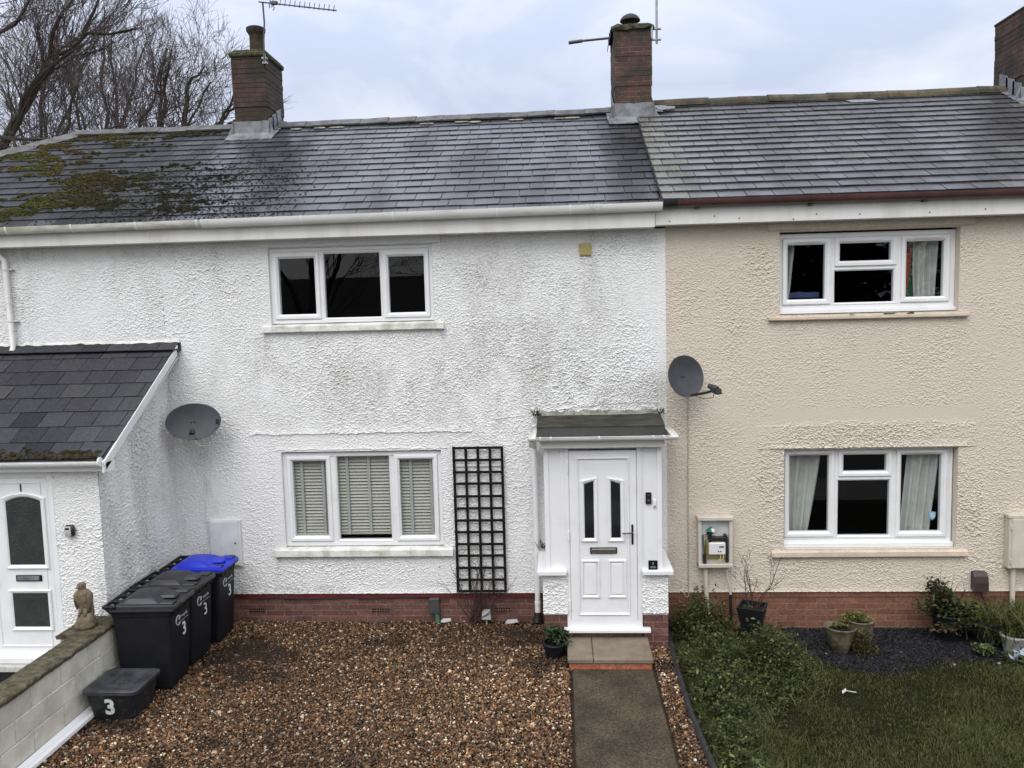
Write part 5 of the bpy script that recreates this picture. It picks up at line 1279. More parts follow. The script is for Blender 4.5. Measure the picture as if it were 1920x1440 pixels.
for g_, c_2 in ((q_,c4_),(t3_,c3_)): mb.f.append(g_+n0); mb.tone.append(np.full(len(g_),.5)); mb.lich.append(np.zeros(len(g_))); mb.col.append(c_2)
nb = 9000; xx = rng.uniform(1.32, 3.2, nb); yy = rng.uniform(-4.1, -.1, nb); h2 = weed_h(xx,yy); kk = (h2 > .03) & (rng.random(nb) < .85) & ~((xx > 2.03) & (xx < 2.50) & (yy > -.66) & (yy < -.1)); xx, yy, h2 = xx[kk], yy[kk], h2[kk]
add_blades(mb, np.stack([xx,yy,np.full(len(xx),-.1)],1), (.07+h2)*rng.uniform(.5,1.35,len(xx)), rng.uniform(.4,1.5,len(xx)), np.full(len(xx),.0028), grass_cols(len(xx), rng)*1.35, 62)
stuff(mb.build('weeds', 'leaf'), 'tangled green weeds and long grass in the corner beside the black edging', 'weeds')

# ================================================================== GARDEN EDGING
rng = np.random.default_rng(14)
ED = MB(); ys = np.linspace(-6.0, -.02, 150); lo = []
for y in ys:
    xc = np.interp(y, [-6,-3.3,-2.57,-1.93,-1.17,-.55,-.02], [1.275,1.255,1.222,1.212,1.222,1.255,1.275]); w = rng.normal(0,.005); h = .045+rng.normal(0,.008)
    lo.append([(xc-.028+w,y,-.13),(xc+.030+w,y,-.13),(xc+.032+w,y,h-.02),(xc+.014+w,y,h),(xc-.014+w,y,h+.004),(xc-.030+w,y,h-.018)])
ED.loft(lo); tag(ED.build('garden_edging', 'edging'), 'low black edging strip between the gravel and the lawn', 'edging')

# ================================================================== GARDEN WALL by no.1
GW = thing('garden_wall', 'low pale concrete block wall with mossy coping between the two front yards', 'wall', (-5.0,-3.6,0))
rng = np.random.default_rng(3)
mb = MB(); ytop = -1.72
for r in range(4):
    z0 = -.13+r*.215 if r else -.13; z0 = -.13+.212*r; z1 = z0+.205; y = ytop-(.21 if r % 2 else 0)
    if r % 2: mb.bbox(-5.02, -4.895+rng.normal(0,.0015), ytop-.205, ytop-.0, z0, z1, .006, tone=rng.random())
    while y > -6.1:
        mb.bbox(-5.02, -4.895+rng.normal(0,.002), max(y-.435,-6.1), y-.008, z0, z1, .006, tone=rng.random()); y -= .443
mb.build('blockwork', 'block', GW)
mb = MB(); mb.box(-5.015, -4.9005, -6.1, ytop, -.14, .712); mb.build('mortar_bed', 'blockmortar', GW)
mb = MB(); y = ytop
lo = []
for yy in np.linspace(-6.12, -2.24, 70): w = rng.normal(0,.004, 4); lo.append([(-5.16+w[0],yy,.712),(-4.875+w[1],yy,.712),(-4.872+w[1],yy,.745),(-4.885,yy,.757+w[2]),(-5.14,yy,.757+w[3]),(-5.165+w[0],yy,.745)])
mb.loft(lo); lo = []
for yy in np.linspace(-2.238, ytop+.005, 12): w = rng.normal(0,.004, 4); lo.append([(-5.30+.0*yy+w[0],yy,.712),(-4.875+w[1],yy,.712),(-4.872+w[1],yy,.748),(-4.885,yy,.76+w[2]),(-5.28,yy,.76+w[3]),(-5.31+w[0],yy,.748)])
mb.loft(lo); mb.build('coping', 'coping', GW)
mb = MB(); mb.box(-5.29,-5.02,-2.2,ytop,-.1,.712); mb.build('pier', 'block', GW)

# white gutter length left on the ground against the wall
mb = MB(); lo = []
for y in (-5.6,-3.25,-3.245,-3.21,-3.205,-2.36):
    e = .006 if -3.25 < y < -3.2 else 0
    lo.append([(-4.888,y,.0),(-4.80-e*0,y,.0),(-4.782+e,y,.03),(-4.786+e,y,.058+e),(-4.81,y,.07+e),(-4.822,y,.062),(-4.85,y,.066),(-4.888,y,.085)])
mb.loft(lo); tag(mb.build('plastic_trunking', 'upvc'), 'white plastic length lying on the gravel along the block wall', 'trunking')

# stone bird
BS = thing('stone_bird', 'weathered stone bird of prey ornament standing on the mossy wall coping', 'ornament', (-5.10,-2.03,.76))
mb = MB(); cx_, cy_, cz_ = -5.11, -2.03, .757
def sect(z, rx, ry, ox=0, oy=0, n=18, p=2.0):
    l = []
    for j in range(n):
        t = 2*PI*j/n; c_, s_ = math.cos(t), math.sin(t); k = (abs(c_)**p+abs(s_)**p)**(-1/p)
        l.append((cx_+ox+rx*c_*k+RNG.normal(0,.0022), cy_+oy+ry*s_*k+RNG.normal(0,.0022), cz_+z))
    return l
mb.loft([sect(0,.105,.09,0,0,18,3), sect(.05,.103,.088,0,0,18,3), sect(.10,.088,.078,.004,0,18,2.6), sect(.145,.078,.068,.008), sect(.165,.062,.055,.012)]); mb.build('rock_base', 'statue', BS, smooth=True)
mb = MB(); mb.loft([sect(.15,.030,.035,.0,.01), sect(.18,.060,.052,.008,.008), sect(.24,.070,.058,.006,.004), sect(.30,.088,.066,.0,.0), sect(.345,.094,.072,-.004,0), sect(.385,.086,.066,-.006,0), sect(.408,.060,.05,-.008,0), sect(.425,.040,.040,-.010,-.002), sect(.45,.043,.046,-.012,-.008), sect(.475,.042,.046,-.013,-.010), sect(.492,.028,.032,-.012,-.008), sect(.498,.008,.01,-.011,-.006)])
# folded wings, tail, beak, feet
for s_ in (-1,1):
    mb.loft([[(cx_+s_*(.074+.018*math.sin(t)*k)-.003, cy_-.005+.05*math.cos(t)*k, cz_+z) for t in np.linspace(0,2*PI,10,endpoint=False)] for z, k in ((.20,.25),(.25,.7),(.31,1.0),(.36,1.0),(.395,.5))])
mb.tube([(cx_-.012,cy_-.045,cz_+.463),(cx_-.030,cy_-.062,cz_+.458),(cx_-.040,cy_-.064,cz_+.445)], [.018,.012,.004], 8)
mb.tube([(cx_+.048,cy_+.02,cz_+.27),(cx_+.055,cy_+.03,cz_+.15),(cx_+.052,cy_+.04,cz_+.08)], [.035,.030,.012], 8)
for s_ in (-.025,.025): mb.tube([(cx_+s_,cy_-.03,cz_+.22),(cx_+s_*1.2,cy_-.045,cz_+.165),(cx_+s_*1.3,cy_-.066,cz_+.150)], [.022,.018,.012], 8)
mb.build('bird_body', 'statue', BS, smooth=True)

# ================================================================== KEY SAFE on the porch wall
KS = thing('key_safe', 'small black and silver key safe fixed to the white porch wall beside door 1', 'key safe', (-5.40,QY,1.73))
mb = MB(); mb.bbox(-5.452,-5.345,QY-.055,QY-.008,1.665,1.80,.02); mb.build('case', 'black_plastic', KS, smooth=True, angle=50)
mb = MB(); mb.bbox(-5.445,-5.375,QY-.066,QY-.05,1.672,1.785,.010); fc_ = mb.build('face_plate', 'litter', KS, smooth=True, angle=50)
mb = MB(); mb.bbox(-5.432,-5.388,QY-.069,QY-.064,1.748,1.772,.004); mb.build('dial_window', 'black_gloss', fc_)

# ================================================================== WHEELED BINS
def make_bin(name, label, lid, group, num_bold=.004, num_off=0.0):
    """local frame: front faces +x, wheels and hinge at -x"""
    t = thing(name, label, 'bin', (0,0,0), group)
    mb = MB()
    def sec(z, x0, x1, hy, r=.035):
        l = []
        for (sx_, sy_) in ((1,-1),(1,1),(-1,1),(-1,-1)):
            X = x1 if sx_ > 0 else x0; Y = hy*sy_
            a0 = {(1,-1):-PI/2,(1,1):0,(-1,1):PI/2,(-1,-1):PI}[(sx_,sy_)]
            for q in range(4):
                a = a0+q*PI/6; l.append((X-sx_*r+r*math.cos(a), Y-sy_*r+r*math.sin(a), z))
        return l
    mb.loft([sec(.03,-.24,.265,.225), sec(.06,-.27,.275,.232), sec(.30,-.285,.292,.240), sec(.84,-.315,.318,.262), sec(.855,-.322,.330,.268), sec(.915,-.330,.345,.272)])
    mb.bbox(-.335,.365,-.285,.285,.892,.932,.012)
    for y in (-.19,-.09,.09,.19): mb.bbox(.316,.342,y-.006,y+.006,.845,.90,.003)
    for x in (-.10,.05): mb.bbox(x-.006,x+.006,-.277,-.260,.84,.90,.003)
    mb.build('body', 'bin_plastic', t, local=True)
    mb = MB()
    def lsec(z, x0, x1, hy, r=.04): return sec(z, x0, x1, hy, r)
    mb.loft([lsec(.930,-.285,.380,.262,.03), lsec(.960,-.285,.378,.260,.035), lsec(.970,-.275,.360,.246,.04), lsec(.966,-.255,.335,.228,.04), lsec(.972,-.235,.20,.205,.04), lsec(1.018,-.20,.12,.175,.05), lsec(1.034,-.15,.07,.14,.05)])
    mb.bbox(.10,.30,-.075,.075,.968,1.012,.02)
    for y0, y1 in ((-.235,-.135),(.135,.235)): mb.bbox(.20,.345,y0,y1,.955,.990,.010)
    mb.bbox(.36,.392,-.12,.12,.935,.958,.006); mb.bbox(-.27,-.20,-.03,.03,.968,.978,.004)
    mb.build('lid', lid, t, local=True, smooth=True, angle=28)
    for y in (-.185,.185):
        mb = MB(); mb.bbox(.262,.349,y-.036,y+.036,.972,.9915,.004); mb.build('grip_recess_shade', 'black_plastic', t, local=True)  # black plates paint the shade of the lid's grip recesses
    mb = MB(); mb.tube([(-.385,-.275,.962),(-.385,.275,.962)], .019, 10)
    for y in (-.262,-.09,.09,.262): mb.tube([(-.33,y,.915),(-.36,y,.945),(-.385,y,.962)], .018, 8); mb.bbox(-.392,-.262,y-.022,y+.022,.945,.975,.010)
    mb.build('handle', 'bin_plastic', t, local=True)
    for y in (-.21,.21):
        mb = MB(); mb.tube([(-.255,y-.03,.10),(-.255,y+.03,.10)], .10, 20); w = mb.build('wheel', 'black_plastic', t, local=True)
    yo = .075+num_off
    xf = lambda z: .275+(.318-.275)*(z-.06)/.78+.0015
    V, F = text_geo('3', .20, (0,1,0), (-.02,0,1), (xf(.60)+.004,yo,.585), .001, (1,0,0), num_bold); mb = MB(); mb.add(V, F); mb.build('number', 'sticker', t, local=True)
    mb = MB(); V, F = text_geo('recycle', .052, (0,1,0), (-.02,0,1), (xf(.75)+.004,yo+.01,.752), .001, (1,0,0), .0004); mb.add(V, F)
    p = [(xf(.745)+.004, yo-.15+.05*math.cos(a), .735+.05*math.sin(a)) for a in np.linspace(.7, 5.6, 22)]; mb.tube(p, .0075, 6); mb.obox((xf(.745)+.004, yo-.112, .752), (.002,0,0), (0,.020,.0), (0,.006,.020))
    for i in range(6): mb.box(xf(.70)+.002, xf(.70)+.004, yo-.10+i*.036, yo-.075+i*.036, .695, .701)
    mb.build('recycle_mark', 'sticker_plain', t, local=True)
    return t
GB = 'wheeled bins in a row along the porch side wall'
b1 = make_bin('wheeled_bin', 'nearest black lidded wheeled bin with the bold white 3, beside the low black box', 'bin_lid', GB)
b1.location = (-4.545,-1.715,0); b1.rotation_euler.z = rad(2)
b2 = make_bin('wheeled_bin', 'middle wheeled bin with black lid and thin grey 3, between the other two bins', 'bin_lid', GB, .0)
b2.location = (-4.565,-1.125,0); b2.rotation_euler.z = rad(-1)
b3 = make_bin('wheeled_bin', 'farthest wheeled bin with a bright blue lid, by the white meter box', 'blue_lid', GB, .004)
b3.location = (-4.535,-.50,0); b3.rotation_euler.z = rad(1)

# recycling box
RB = thing('recycling_box', 'low black recycling box with dusty flat lid and white 3', 'box', (-4.58,-2.30,0))
mb = MB()
def rsec(z, x0, x1, y0, y1, r=.05, dip=0):
    l = []
    for (sx_, sy_) in ((1,-1),(1,1),(-1,1),(-1,-1)):
        X = x1 if sx_ > 0 else x0; Y = y1 if sy_ > 0 else y0; a0 = {(1,-1):-PI/2,(1,1):0,(-1,1):PI/2,(-1,-1):PI}[(sx_,sy_)]
        for q in range(5): a = a0+q*PI/8; l.append((X-sx_*r+r*math.cos(a), Y-sy_*r+r*math.sin(a), z))
    return l
mb.loft([rsec(.0,-4.79,-4.355,-2.535,-2.13), rsec(.29,-4.835,-4.315,-2.58,-2.085)]); mb.build('tub', 'box_plastic', RB)
mb = MB(); mb.loft([rsec(.285,-4.855,-4.295,-2.60,-2.065), rsec(.318,-4.858,-4.292,-2.603,-2.062), rsec(.33,-4.84,-4.31,-2.585,-2.08), rsec(.322,-4.80,-4.35,-2.54,-2.12), rsec(.312,-4.74,-4.41,-2.48,-2.18)])
for i in range(3): mb.bbox(-4.63+i*.05,-4.60+i*.05,-2.36,-2.34,.308,.318,.003)
mb.build('lid', 'box_lid', RB, smooth=True, angle=40)
V, F = text_geo('3', .225, (1,0,0), (0,-.12,1), (-4.585,-2.566,.143), .0012, (0,-1,0), .008); mb = MB(); mb.add(V, F); mb.build('number', 'sticker', RB)
# dark board behind the bins
mb = MB(); lo = [[(-5.030,-1.74,-.01),(-5.030,-.95,-.01),(-5.030,-.95,.30),(-5.030,-1.40,.36),(-5.030,-1.74,.17)]]; lo.append([(p[0]+.012,p[1],p[2]) for p in lo[0]]); mb.loft(lo)
tag(mb.build('dark_board', 'black_plastic'), 'dark board leaning on the porch side wall behind the bins', 'board')

# ================================================================== SATELLITE DISHES
def dish(name, label, c, n, up, rx, ry, mount, lnb, arm_from, group, cable=None):
    c = np.array(c, float); n = np.array(n, float); n /= np.linalg.norm(n); up = np.array(up, float); u = np.cross(up, n); u /= np.linalg.norm(u); v = np.cross(n, u)
    t = thing(name, label, 'satellite dish', tuple(c), group)
    mb = MB(); V = []; rings, seg = 8, 40
    for side in (0, 1):
        for i in range(rings+1):
            k = i/rings
            for j in range(seg):
                a = 2*PI*j/seg; V.append(c+u*rx*k*math.cos(a)+v*ry*k*math.sin(a)-n*(.05*(1-k*k)+side*.006))
    F = []; m = (rings+1)*seg
    for s_ in (0,1):
        for i in range(rings):
            for j in range(seg):
                q = (s_*m+i*seg+j, s_*m+i*seg+(j+1) % seg, s_*m+(i+1)*seg+(j+1) % seg, s_*m+(i+1)*seg+j); F.append(q if s_ == 0 else q[::-1])
    for j in range(seg): F.append((rings*seg+j, rings*seg+(j+1) % seg, m+rings*seg+(j+1) % seg, m+rings*seg+j))
    mb.add(V, F); rf = mb.build('reflector', 'dish', t, smooth=True, angle=50)
    mb = MB()
    for (a, b) in ((-.12,0),(.0,0.01)): mb.lathe(tuple(c+u*rx*a+v*ry*b-n*.046), [(.010,-.004),(.010,.004)], 8)
    mb.build('bolt', 'black_plastic', rf)
    mb = MB(); mb.tube([c-n*.055, c-n*.14, np.array(mount)], .02, 8); mb.bbox(mount[0]-.05, mount[0]+.05, -.02, .01, mount[2]-.10, mount[2]+.10, .004); mb.build('wall_bracket', 'black_plastic', t)
    l = np.array(lnb); mb = MB(); p0 = c+u*rx*arm_from[0]+v*ry*arm_from[1]-n*.02; mb.tube([p0, (p0+l)/2-v*.02, l-v*.03], .016, 8); mb.build('arm', 'black_plastic', t)
    mb = MB(); d = (c-l)/np.linalg.norm(c-l); mb.tube([l-d*.045, l+d*.04, l+d*.04, l+d*.075], [.036,.036,.028,.032], 12); mb.obox(l-d*.03-v*.02, u*.04, v*.032, d*.04); mb.build('receiver', 'black_plastic', t)
    return t
GD = 'satellite dishes on the terrace front'
d1 = dish('satellite_dish', 'wide oval dark dish above the bins on the white wall', (-4.62,-.30,2.72), (.10,-.93,.33), (0,0,1), .345, .235, (-4.56,.0,2.66), (-4.49,-.62,2.615), (.12,-.95), GD)
mb = MB(); mb.bbox(-4.305,-4.265,-.36,-.30,2.69,2.76,.004); mb.build('end_cap', 'black_plastic', d1)
mb = MB(); mb.tube([(-4.49,-.60,2.585),(-4.51,-.50,2.48),(-4.55,-.25,2.40),(-4.52,-.06,2.37)], .006, 6); mb.build('cable', 'cable_white', d1)
d2 = dish('satellite_dish', 'round grey dish on the cream wall by the house join, its arm pointing right', (1.50,-.33,3.17), (.52,-.82,.20), (-.02,0,1), .272, .255, (1.50,.0,3.12), (1.775,-.62,3.05), (.15,-.92), GD)
mb = MB(); mb.tube([(1.775,-.6,3.02),(1.78,-.55,2.93),(1.70,-.4,2.90),(1.56,-.06,2.93)], .004, 6); mb.build('cable', 'cable_black', d2)
mb = MB(); pts = [(1.565,-.014,z) for z in np.linspace(2.95,.46,14)]+[(1.566,-.02,.40),(1.568,-.03,.352),(1.545,-.035,.325),(1.515,-.035,.345),(1.505,-.035,.385)]
pts = [(p[0]+RNG.normal(0,.0015),p[1],p[2]) for p in pts]; mb.tube(pts, .006, 6); tag(mb.build('cable', 'cable'), 'thin cable running down the cream wall from the round dish, hooked at its end', 'cable')
mb = MB(); pts = [(-4.60+.003*i-.012*i,-.016,2.44-.12*i) for i in range(10)]; mb.tube(pts, .005, 6); tag(mb.build('cable', 'cable_white'), 'thin white cable down the white wall from the oval dish to the meter box', 'cable')

# ================================================================== TELEVISION AERIALS
A1 = thing('television_aerial', 'toothed aerial on a mast at the left chimney, pointing right', 'aerial', (-4.60,2.72,8.1), 'television aerials')
mb = MB(); mb.tube([(-4.535,2.70,7.98),(-4.53,2.70,8.30),(-4.505,2.70,8.56),(-4.515,2.70,8.875)], .014, 8); mb.build('mast', 'dark_metal', A1)
mb = MB(); mb.tube([(-4.535,2.71,7.97),(-4.535,2.71,8.10)], .020, 8); mb.box(-4.58,-4.50,2.70,2.76,8.02,8.05); mb.box(-4.57,-4.50,2.70,2.76,7.95,7.98); mb.build('bracket', 'galv', A1)
pa, pb = np.array((-4.57,2.68,8.872)), np.array((-3.35,2.68,8.685))
mb = MB(); mb.tube([pa, pb], .011, 8)
for i in range(12):
    q = pa+(pb-pa)*(.28+.72*i/11.5); mb.tube([q+np.array((-.012,0,-.02)), q+np.array((.006,0,.075))], .006, 6)
for dz in (-.11,-.06,.05,.09): mb.tube([pa+np.array((.22,0,dz-.03)), pa+np.array((.25,.0,dz+.02))], .007, 6)
mb.bbox(-4.38,-4.27,2.655,2.705,8.815,8.87,.01); mb.tube([(-4.37,2.68,8.78),(-4.33,2.68,8.93)], .008, 6); mb.tube([(-4.41,2.68,8.77),(-4.38,2.68,8.92)], .008, 6)
mb.build('yagi_boom', 'dark_metal', A1)
A2 = thing('television_aerial', 'upright grey pole aerial bracketed to the right edge of the middle chimney', 'aerial', (1.575,2.9,8.1), 'television aerials')
mb = MB(); mb.tube([(1.572,2.86,8.03),(1.576,2.86,9.6)], .018, 8); mb.build('mast', 'galv', A2)
mb = MB()
for z in (8.245,8.085): mb.bbox(1.44,1.64,2.84,2.87,z-.012,z+.012,.003); mb.tube([(1.572,2.835,z),(1.62,2.835,z)], .012, 6)
mb.bbox(1.47,1.50,2.74,2.88,8.07,8.26,.003); mb.build('bracket', 'galv', A2)
A3 = thing('television_aerial', 'thin dark aerial arm sticking out leftwards behind the middle chimney', 'aerial', (1.0,3.75,8.2), 'television aerials')
mb = MB(); mb.tube([(.235,3.75,8.385),(.46,3.75,8.405)], .030, 8); mb.tube([(.46,3.75,8.405),(1.35,3.75,8.455)], .020, 8); mb.build('boom', 'dark_metal', A3)
mb = MB(); mb.tube([(1.30,3.60,7.6),(1.30,3.72,8.47)], .018, 8); mb.build('mast', 'dark_metal', A3)

# ================================================================== TRELLIS and climber
TR = thing('trellis', 'tall black square grid trellis on the white wall between window and porch', 'trellis', (-1.07,-.04,.4))
tx0, tx1, tz0, tz1 = -1.39, -.752, .408, 2.305
for i in range(5):
    x = tx0+.012+(tx1-tx0-.024)*i/4; mb = MB(); mb.bbox(x-.0165,x+.0165,-.045,-.026,tz0,tz1+RNG.uniform(-.004,.008),.002); mb.build('upright_slat', 'trellis', TR)
for i in range(13):
    z = tz0+.014+(tz1-tz0-.028)*i/12; mb = MB(); j = RNG.normal(0,.003); mb.bbox(tx0-.004,tx1+.004,-.064,-.045,z-.0155+j,z+.0155+j,.002); mb.build('cross_slat', 'trellis', TR)
for z in (2.06,.985):
    mb = MB(); mb.bbox(tx0+.02,tx1-.02,-.026,-.008,z-.016,z+.016,.003); mb.build('wall_batten', 'sill', TR)

def grow(rng, p, d, length, r, depth, segs, spread=.55, up=.12, nseg=5, wig=.16, kids=(3,5), shrink=.62, minr=.003, bias=None, rk=.6):
    """recursive branch: list of (points, radii, level)"""
    pts = [np.array(p, float)]; d = np.array(d, float); d /= np.linalg.norm(d); rad_ = [r]
    for i in range(nseg):
        d = d+rng.normal(0, wig, 3)+np.array((0,0,up))*(.4+.6*rng.random())
        if bias is not None: d = d+np.array(bias)
        d /= np.linalg.norm(d); pts.append(pts[-1]+d*length/nseg); rad_.append(max(minr*.6, r*(1-.72*(i+1)/nseg)))
    segs.append((np.array(pts), np.array(rad_), depth))
    if depth <= 0: return
    for k in range(rng.integers(kids[0], kids[1]+1)):
        t = rng.uniform(.28, 1.0); i = min(int(t*nseg), nseg-1); f = t*nseg-i; q = pts[i]*(1-f)+pts[i+1]*f
        b = pts[i+1]-pts[i]; b /= np.linalg.norm(b); s = rng.normal(0,1,3); s -= b*(s@b); s /= np.linalg.norm(s)+1e-9
        a = rng.uniform(.5,1.25)*spread; nd = b*math.cos(a)+s*math.sin(a)
        grow(rng, q, nd, length*shrink*rng.uniform(.7,1.2), max(minr, np.interp(t,[0,1],[r, r*.35])*rk), depth-1, segs, spread, up, max(3, nseg-1), wig, kids, shrink, minr, bias, rk)
def segs_mesh(segs, sides):
    mb = MB()
    for P, R, dpt in segs: mb.tube(P, R, sides if dpt > 1 else 4 if dpt == 1 else 3, caps=False)
    return mb
rng = np.random.default_rng(101)
sg = []
for i in range(17):
    a = rng.uniform(-1.1,1.1); grow(rng, (-1.19+rng.normal(0,.045),-.10+rng.normal(0,.03),-.01), (math.sin(a)*.9+.22,-.12+rng.normal(0,.12),1.0), rng.uniform(.35,.95), .007, 1, sg, .7, .10, 6, .16, (3,5), .42, .0022)
for (dx, dz) in ((.35,.9),(-.25,.75),(.05,.95),(.45,.55)): grow(rng, (-1.18,-.09,.1), (dx,-.02,1), dz*1.15, .007, 1, sg, .8, .04, 8, .12, (3,4), .3, .0022)
CSH = thing('climbing_shrub', 'leafless dark climber with thin stems growing up the foot of the black trellis', 'shrub', (-1.06,-.1,0))
segs_mesh(sg, 5).build('stems', 'twig_near', CSH)
tips = np.array([s[0][-1] for s in sg if s[2] == 0]); tips = tips[rng.random(len(tips)) < .45]
mb = MB(); add_leaves(mb, tips, np.full(len(tips),.035), leaf_cols(len(tips), rng, ((.03,.022,.016),(.06,.03,.02),(.025,.028,.014))), 71); mb.build('dead_leaves', 'leaf', CSH)

# ================================================================== SMALL THINGS ALONG THE WHITE WALL
mb = MB(); mb.loft([[(-1.075,-.13,.075),(-.955,-.13,.075),(-.955,-.06,.06),(-1.075,-.06,.06)], [(-1.068,-.115,.185),(-.965,-.115,.185),(-.965,-.06,.185),(-1.068,-.06,.185)]]); mb.tube([(-1.015,-.09,.07),(-1.015,-.09,-.02)], .012, 6)
tag(mb.build('ground_light', 'light_grey'), 'small pale grey box on a spike at the foot of the trellis', 'garden light')
FL = thing('flue_cover', 'dark grey flue cover with a green pipe on the brick plinth under the lower window', 'vent cover', (-1.69,0,.1))
mb = MB(); mb.bbox(-1.765,-1.625,-.06,.014,.115,.325,.012); mb.build('cover', 'grey_flue', FL)
mb = MB(); mb.tube([(-1.665,-.03,.12),(-1.66,-.035,.05),(-1.65,-.05,-.01)], .030, 10); mb.build('pipe', 'green_cloth', FL)
for i, (x, y, w, lab) in enumerate(((-1.545,-.05,.07,'broken white tile piece on the gravel beside the dark flue cover'),(-.69,-.09,.085,'flat white tile piece on the gravel right of the trellis'))):
    mb = MB(); lo = [(-w,-.025,.0),(-.2*w,-.045,.004),(w,-.02,.012),(.8*w,.03,.02),(-.7*w,.035,.012)]; mb.loft([[(x+p[0],y+p[1],p[2]+.018) for p in lo],[(x+p[0]*.95,y+p[1]*.95,p[2]+.034) for p in lo]]); tag(mb.build('broken_tile', 'litter'), lab, 'tile', 'broken tiles on the gravel')
mb = MB(); pts = [(x, -.012-.004*math.sin(x*9), .335-.020*math.exp(-((x+3.4)/.5)**2)-.012*math.exp(-((x+2.5)/.25)**2)+.006*math.sin(x*13)) for x in np.linspace(-4.1,-1.75,40)]; mb.tube(pts, .006, 6); tag(mb.build('cable', 'cable_black'), 'black cable drooping along the top of the red brick plinth', 'cable')
# white meter cupboard
MW = thing('meter_box', 'white closed meter cupboard on the white wall behind the blue lidded bin', 'meter box', (-4.41,0,.77), 'meter boxes on the terrace front')
mb = MB(); mb.bbox(-4.625,-4.205,-.045,.01,.765,1.385,.006); mb.build('case', 'meter_white', MW)
mb = MB(); mb.bbox(-4.605,-4.235,-.058,-.044,.785,1.365,.005); dd = mb.build('door', 'meter_white', MW)
mb = MB(); mb.tube([(-4.275,-.0575,1.08),(-4.275,-.063,1.08)], .012, 12); mb.build('lock', 'black_gloss', dd)
# open gas meter box
MO = thing('meter_box', 'open cream meter box without a door, its gas meter exposed', 'meter box', (1.885,0,.74), 'meter boxes on the terrace front')
mb = MB()
mb.bbox(1.672,1.705,-.125,-.005,.75,1.345,.006); mb.bbox(2.062,2.095,-.125,-.005,.75,1.345,.006); mb.bbox(1.672,2.095,-.14,-.005,.74,.785,.006); mb.bbox(1.66,2.105,-.145,-.005,1.34,1.39,.008); mb.build('case', 'meter_cream', MO)
mb = MB(); mb.box(1.704,2.064,-.045,-.040,.78,1.345); mb.box(1.704,1.71,-.12,-.045,.78,1.345); mb.box(2.056,2.063,-.12,-.045,.78,1.345); mb.build('back_panel', 'meter_inner', MO)
for pts, r in (([(1.772,-.06,.75),(1.775,-.06,.5),(1.79,-.06,.25),(1.80,-.06,-.05)], .026), ([(2.035,-.06,.75),(2.037,-.06,.60),(2.065,-.06,.50),(2.08,-.06,.40),(2.08,-.06,.34)], .014)):
    mb = MB(); mb.tube(pts, r, 12); mb.build('pipe', 'meter_cream', MO, smooth=True, angle=40)
mb = MB(); mb.tube([(2.08,-.06,.37),(2.085,-.06,-.02)], .018, 10); mb.build('pipe', 'black_plastic', MO)
GM = thing('gas_meter', 'white fronted gas meter with yellow body inside the open cream box', 'gas meter', (1.90,-.09,.82))
mb = MB(); mb.bbox(1.765,2.015,-.105,-.03,.845,1.08,.012); mb.build('body', 'yellow', GM)
mb = MB(); mb.bbox(1.800,2.005,-.135,-.095,.905,1.06,.010); fcg = mb.build('face', 'meter_face', GM)
mb = MB(); mb.bbox(1.925,1.985,-.139,-.133,1.0,1.018,.002); mb.build('display', 'black_gloss', fcg)
mb = MB()
for x in (1.918,1.945): mb.tube([(x,-.134,.952),(x,-.140,.952)], .008, 8)
mb.build('button', 'black_gloss', fcg)
mb = MB(); mb.bbox(1.80,2.02,-.115,-.04,1.075,1.125,.006); mb.bbox(1.80,1.84,-.12,-.03,1.06,1.18,.006); mb.bbox(1.99,2.03,-.11,-.04,1.06,1.155,.006); mb.tube([(1.83,-.08,1.17),(1.83,-.08,1.21)], .035, 12)
mb.tube([(2.025,-.08,1.12),(2.03,-.08,.80)], .018, 8); mb.build('manifold', 'black_plastic', GM)
mb = MB(); mb.tube([(1.75,-.10,.90),(1.755,-.10,.79)], .022, 10); mb.build('valve', 'black_plastic', GM)
mb = MB(); mb.lathe((1.83,-.085,1.205), [(.055,-.006),(.05,.012),(.022,.032),(.014,.045),(.0,.048)], 16); mb.build('regulator_cap', 'green_cap', GM)
mb = MB(); mb.lathe((1.845,-.10,1.205), [(.04,-.008),(.036,.012),(.016,.030)], 12); mb.build('regulator_label', 'meter_face', GM)
mb = MB(); mb.tube([(1.80,-.09,1.165),(1.745,-.10,1.165),(1.728,-.10,1.14),(1.732,-.10,1.05),(1.75,-.10,.95),(1.752,-.10,.88)], .011, 10); mb.build('hose', 'steel', GM, smooth=True)
mb = MB(); mb.tube([(1.94,-.12,.91),(1.945,-.14,.87),(1.915,-.14,.84),(1.885,-.13,.825)], .004, 6); mb.tube([(1.985,-.12,.91),(1.975,-.14,.86),(1.93,-.14,.835)], .004, 6); mb.build('wire', 'yellow_wire', GM)
# closed cream meter box at the right edge
MC = thing('meter_box', 'closed cream meter box at the right edge of the cream wall', 'meter box', (5.6,0,.70), 'meter boxes on the terrace front')
mb = MB(); mb.bbox(5.42,5.86,-.12,-.005,.70,1.36,.008); mb.bbox(5.405,5.875,-.13,-.005,1.335,1.375,.006); mb.build('case', 'meter_cream', MC)
mb = MB(); mb.bbox(5.45,5.84,-.134,-.118,.715,1.33,.005); mb.build('door', 'meter_cream', MC)
for z in (.80,1.22):
    mb = MB(); mb.bbox(5.432,5.452,-.136,-.12,z-.03,z+.03,.003); mb.build('hinge', 'meter_cream', MC)
mb = MB(); mb.tube([(5.515,-.05,.71),(5.518,-.05,.45),(5.52,-.05,.15)], .030, 12); mb.build('pipe', 'meter_cream', MC, smooth=True, angle=40)
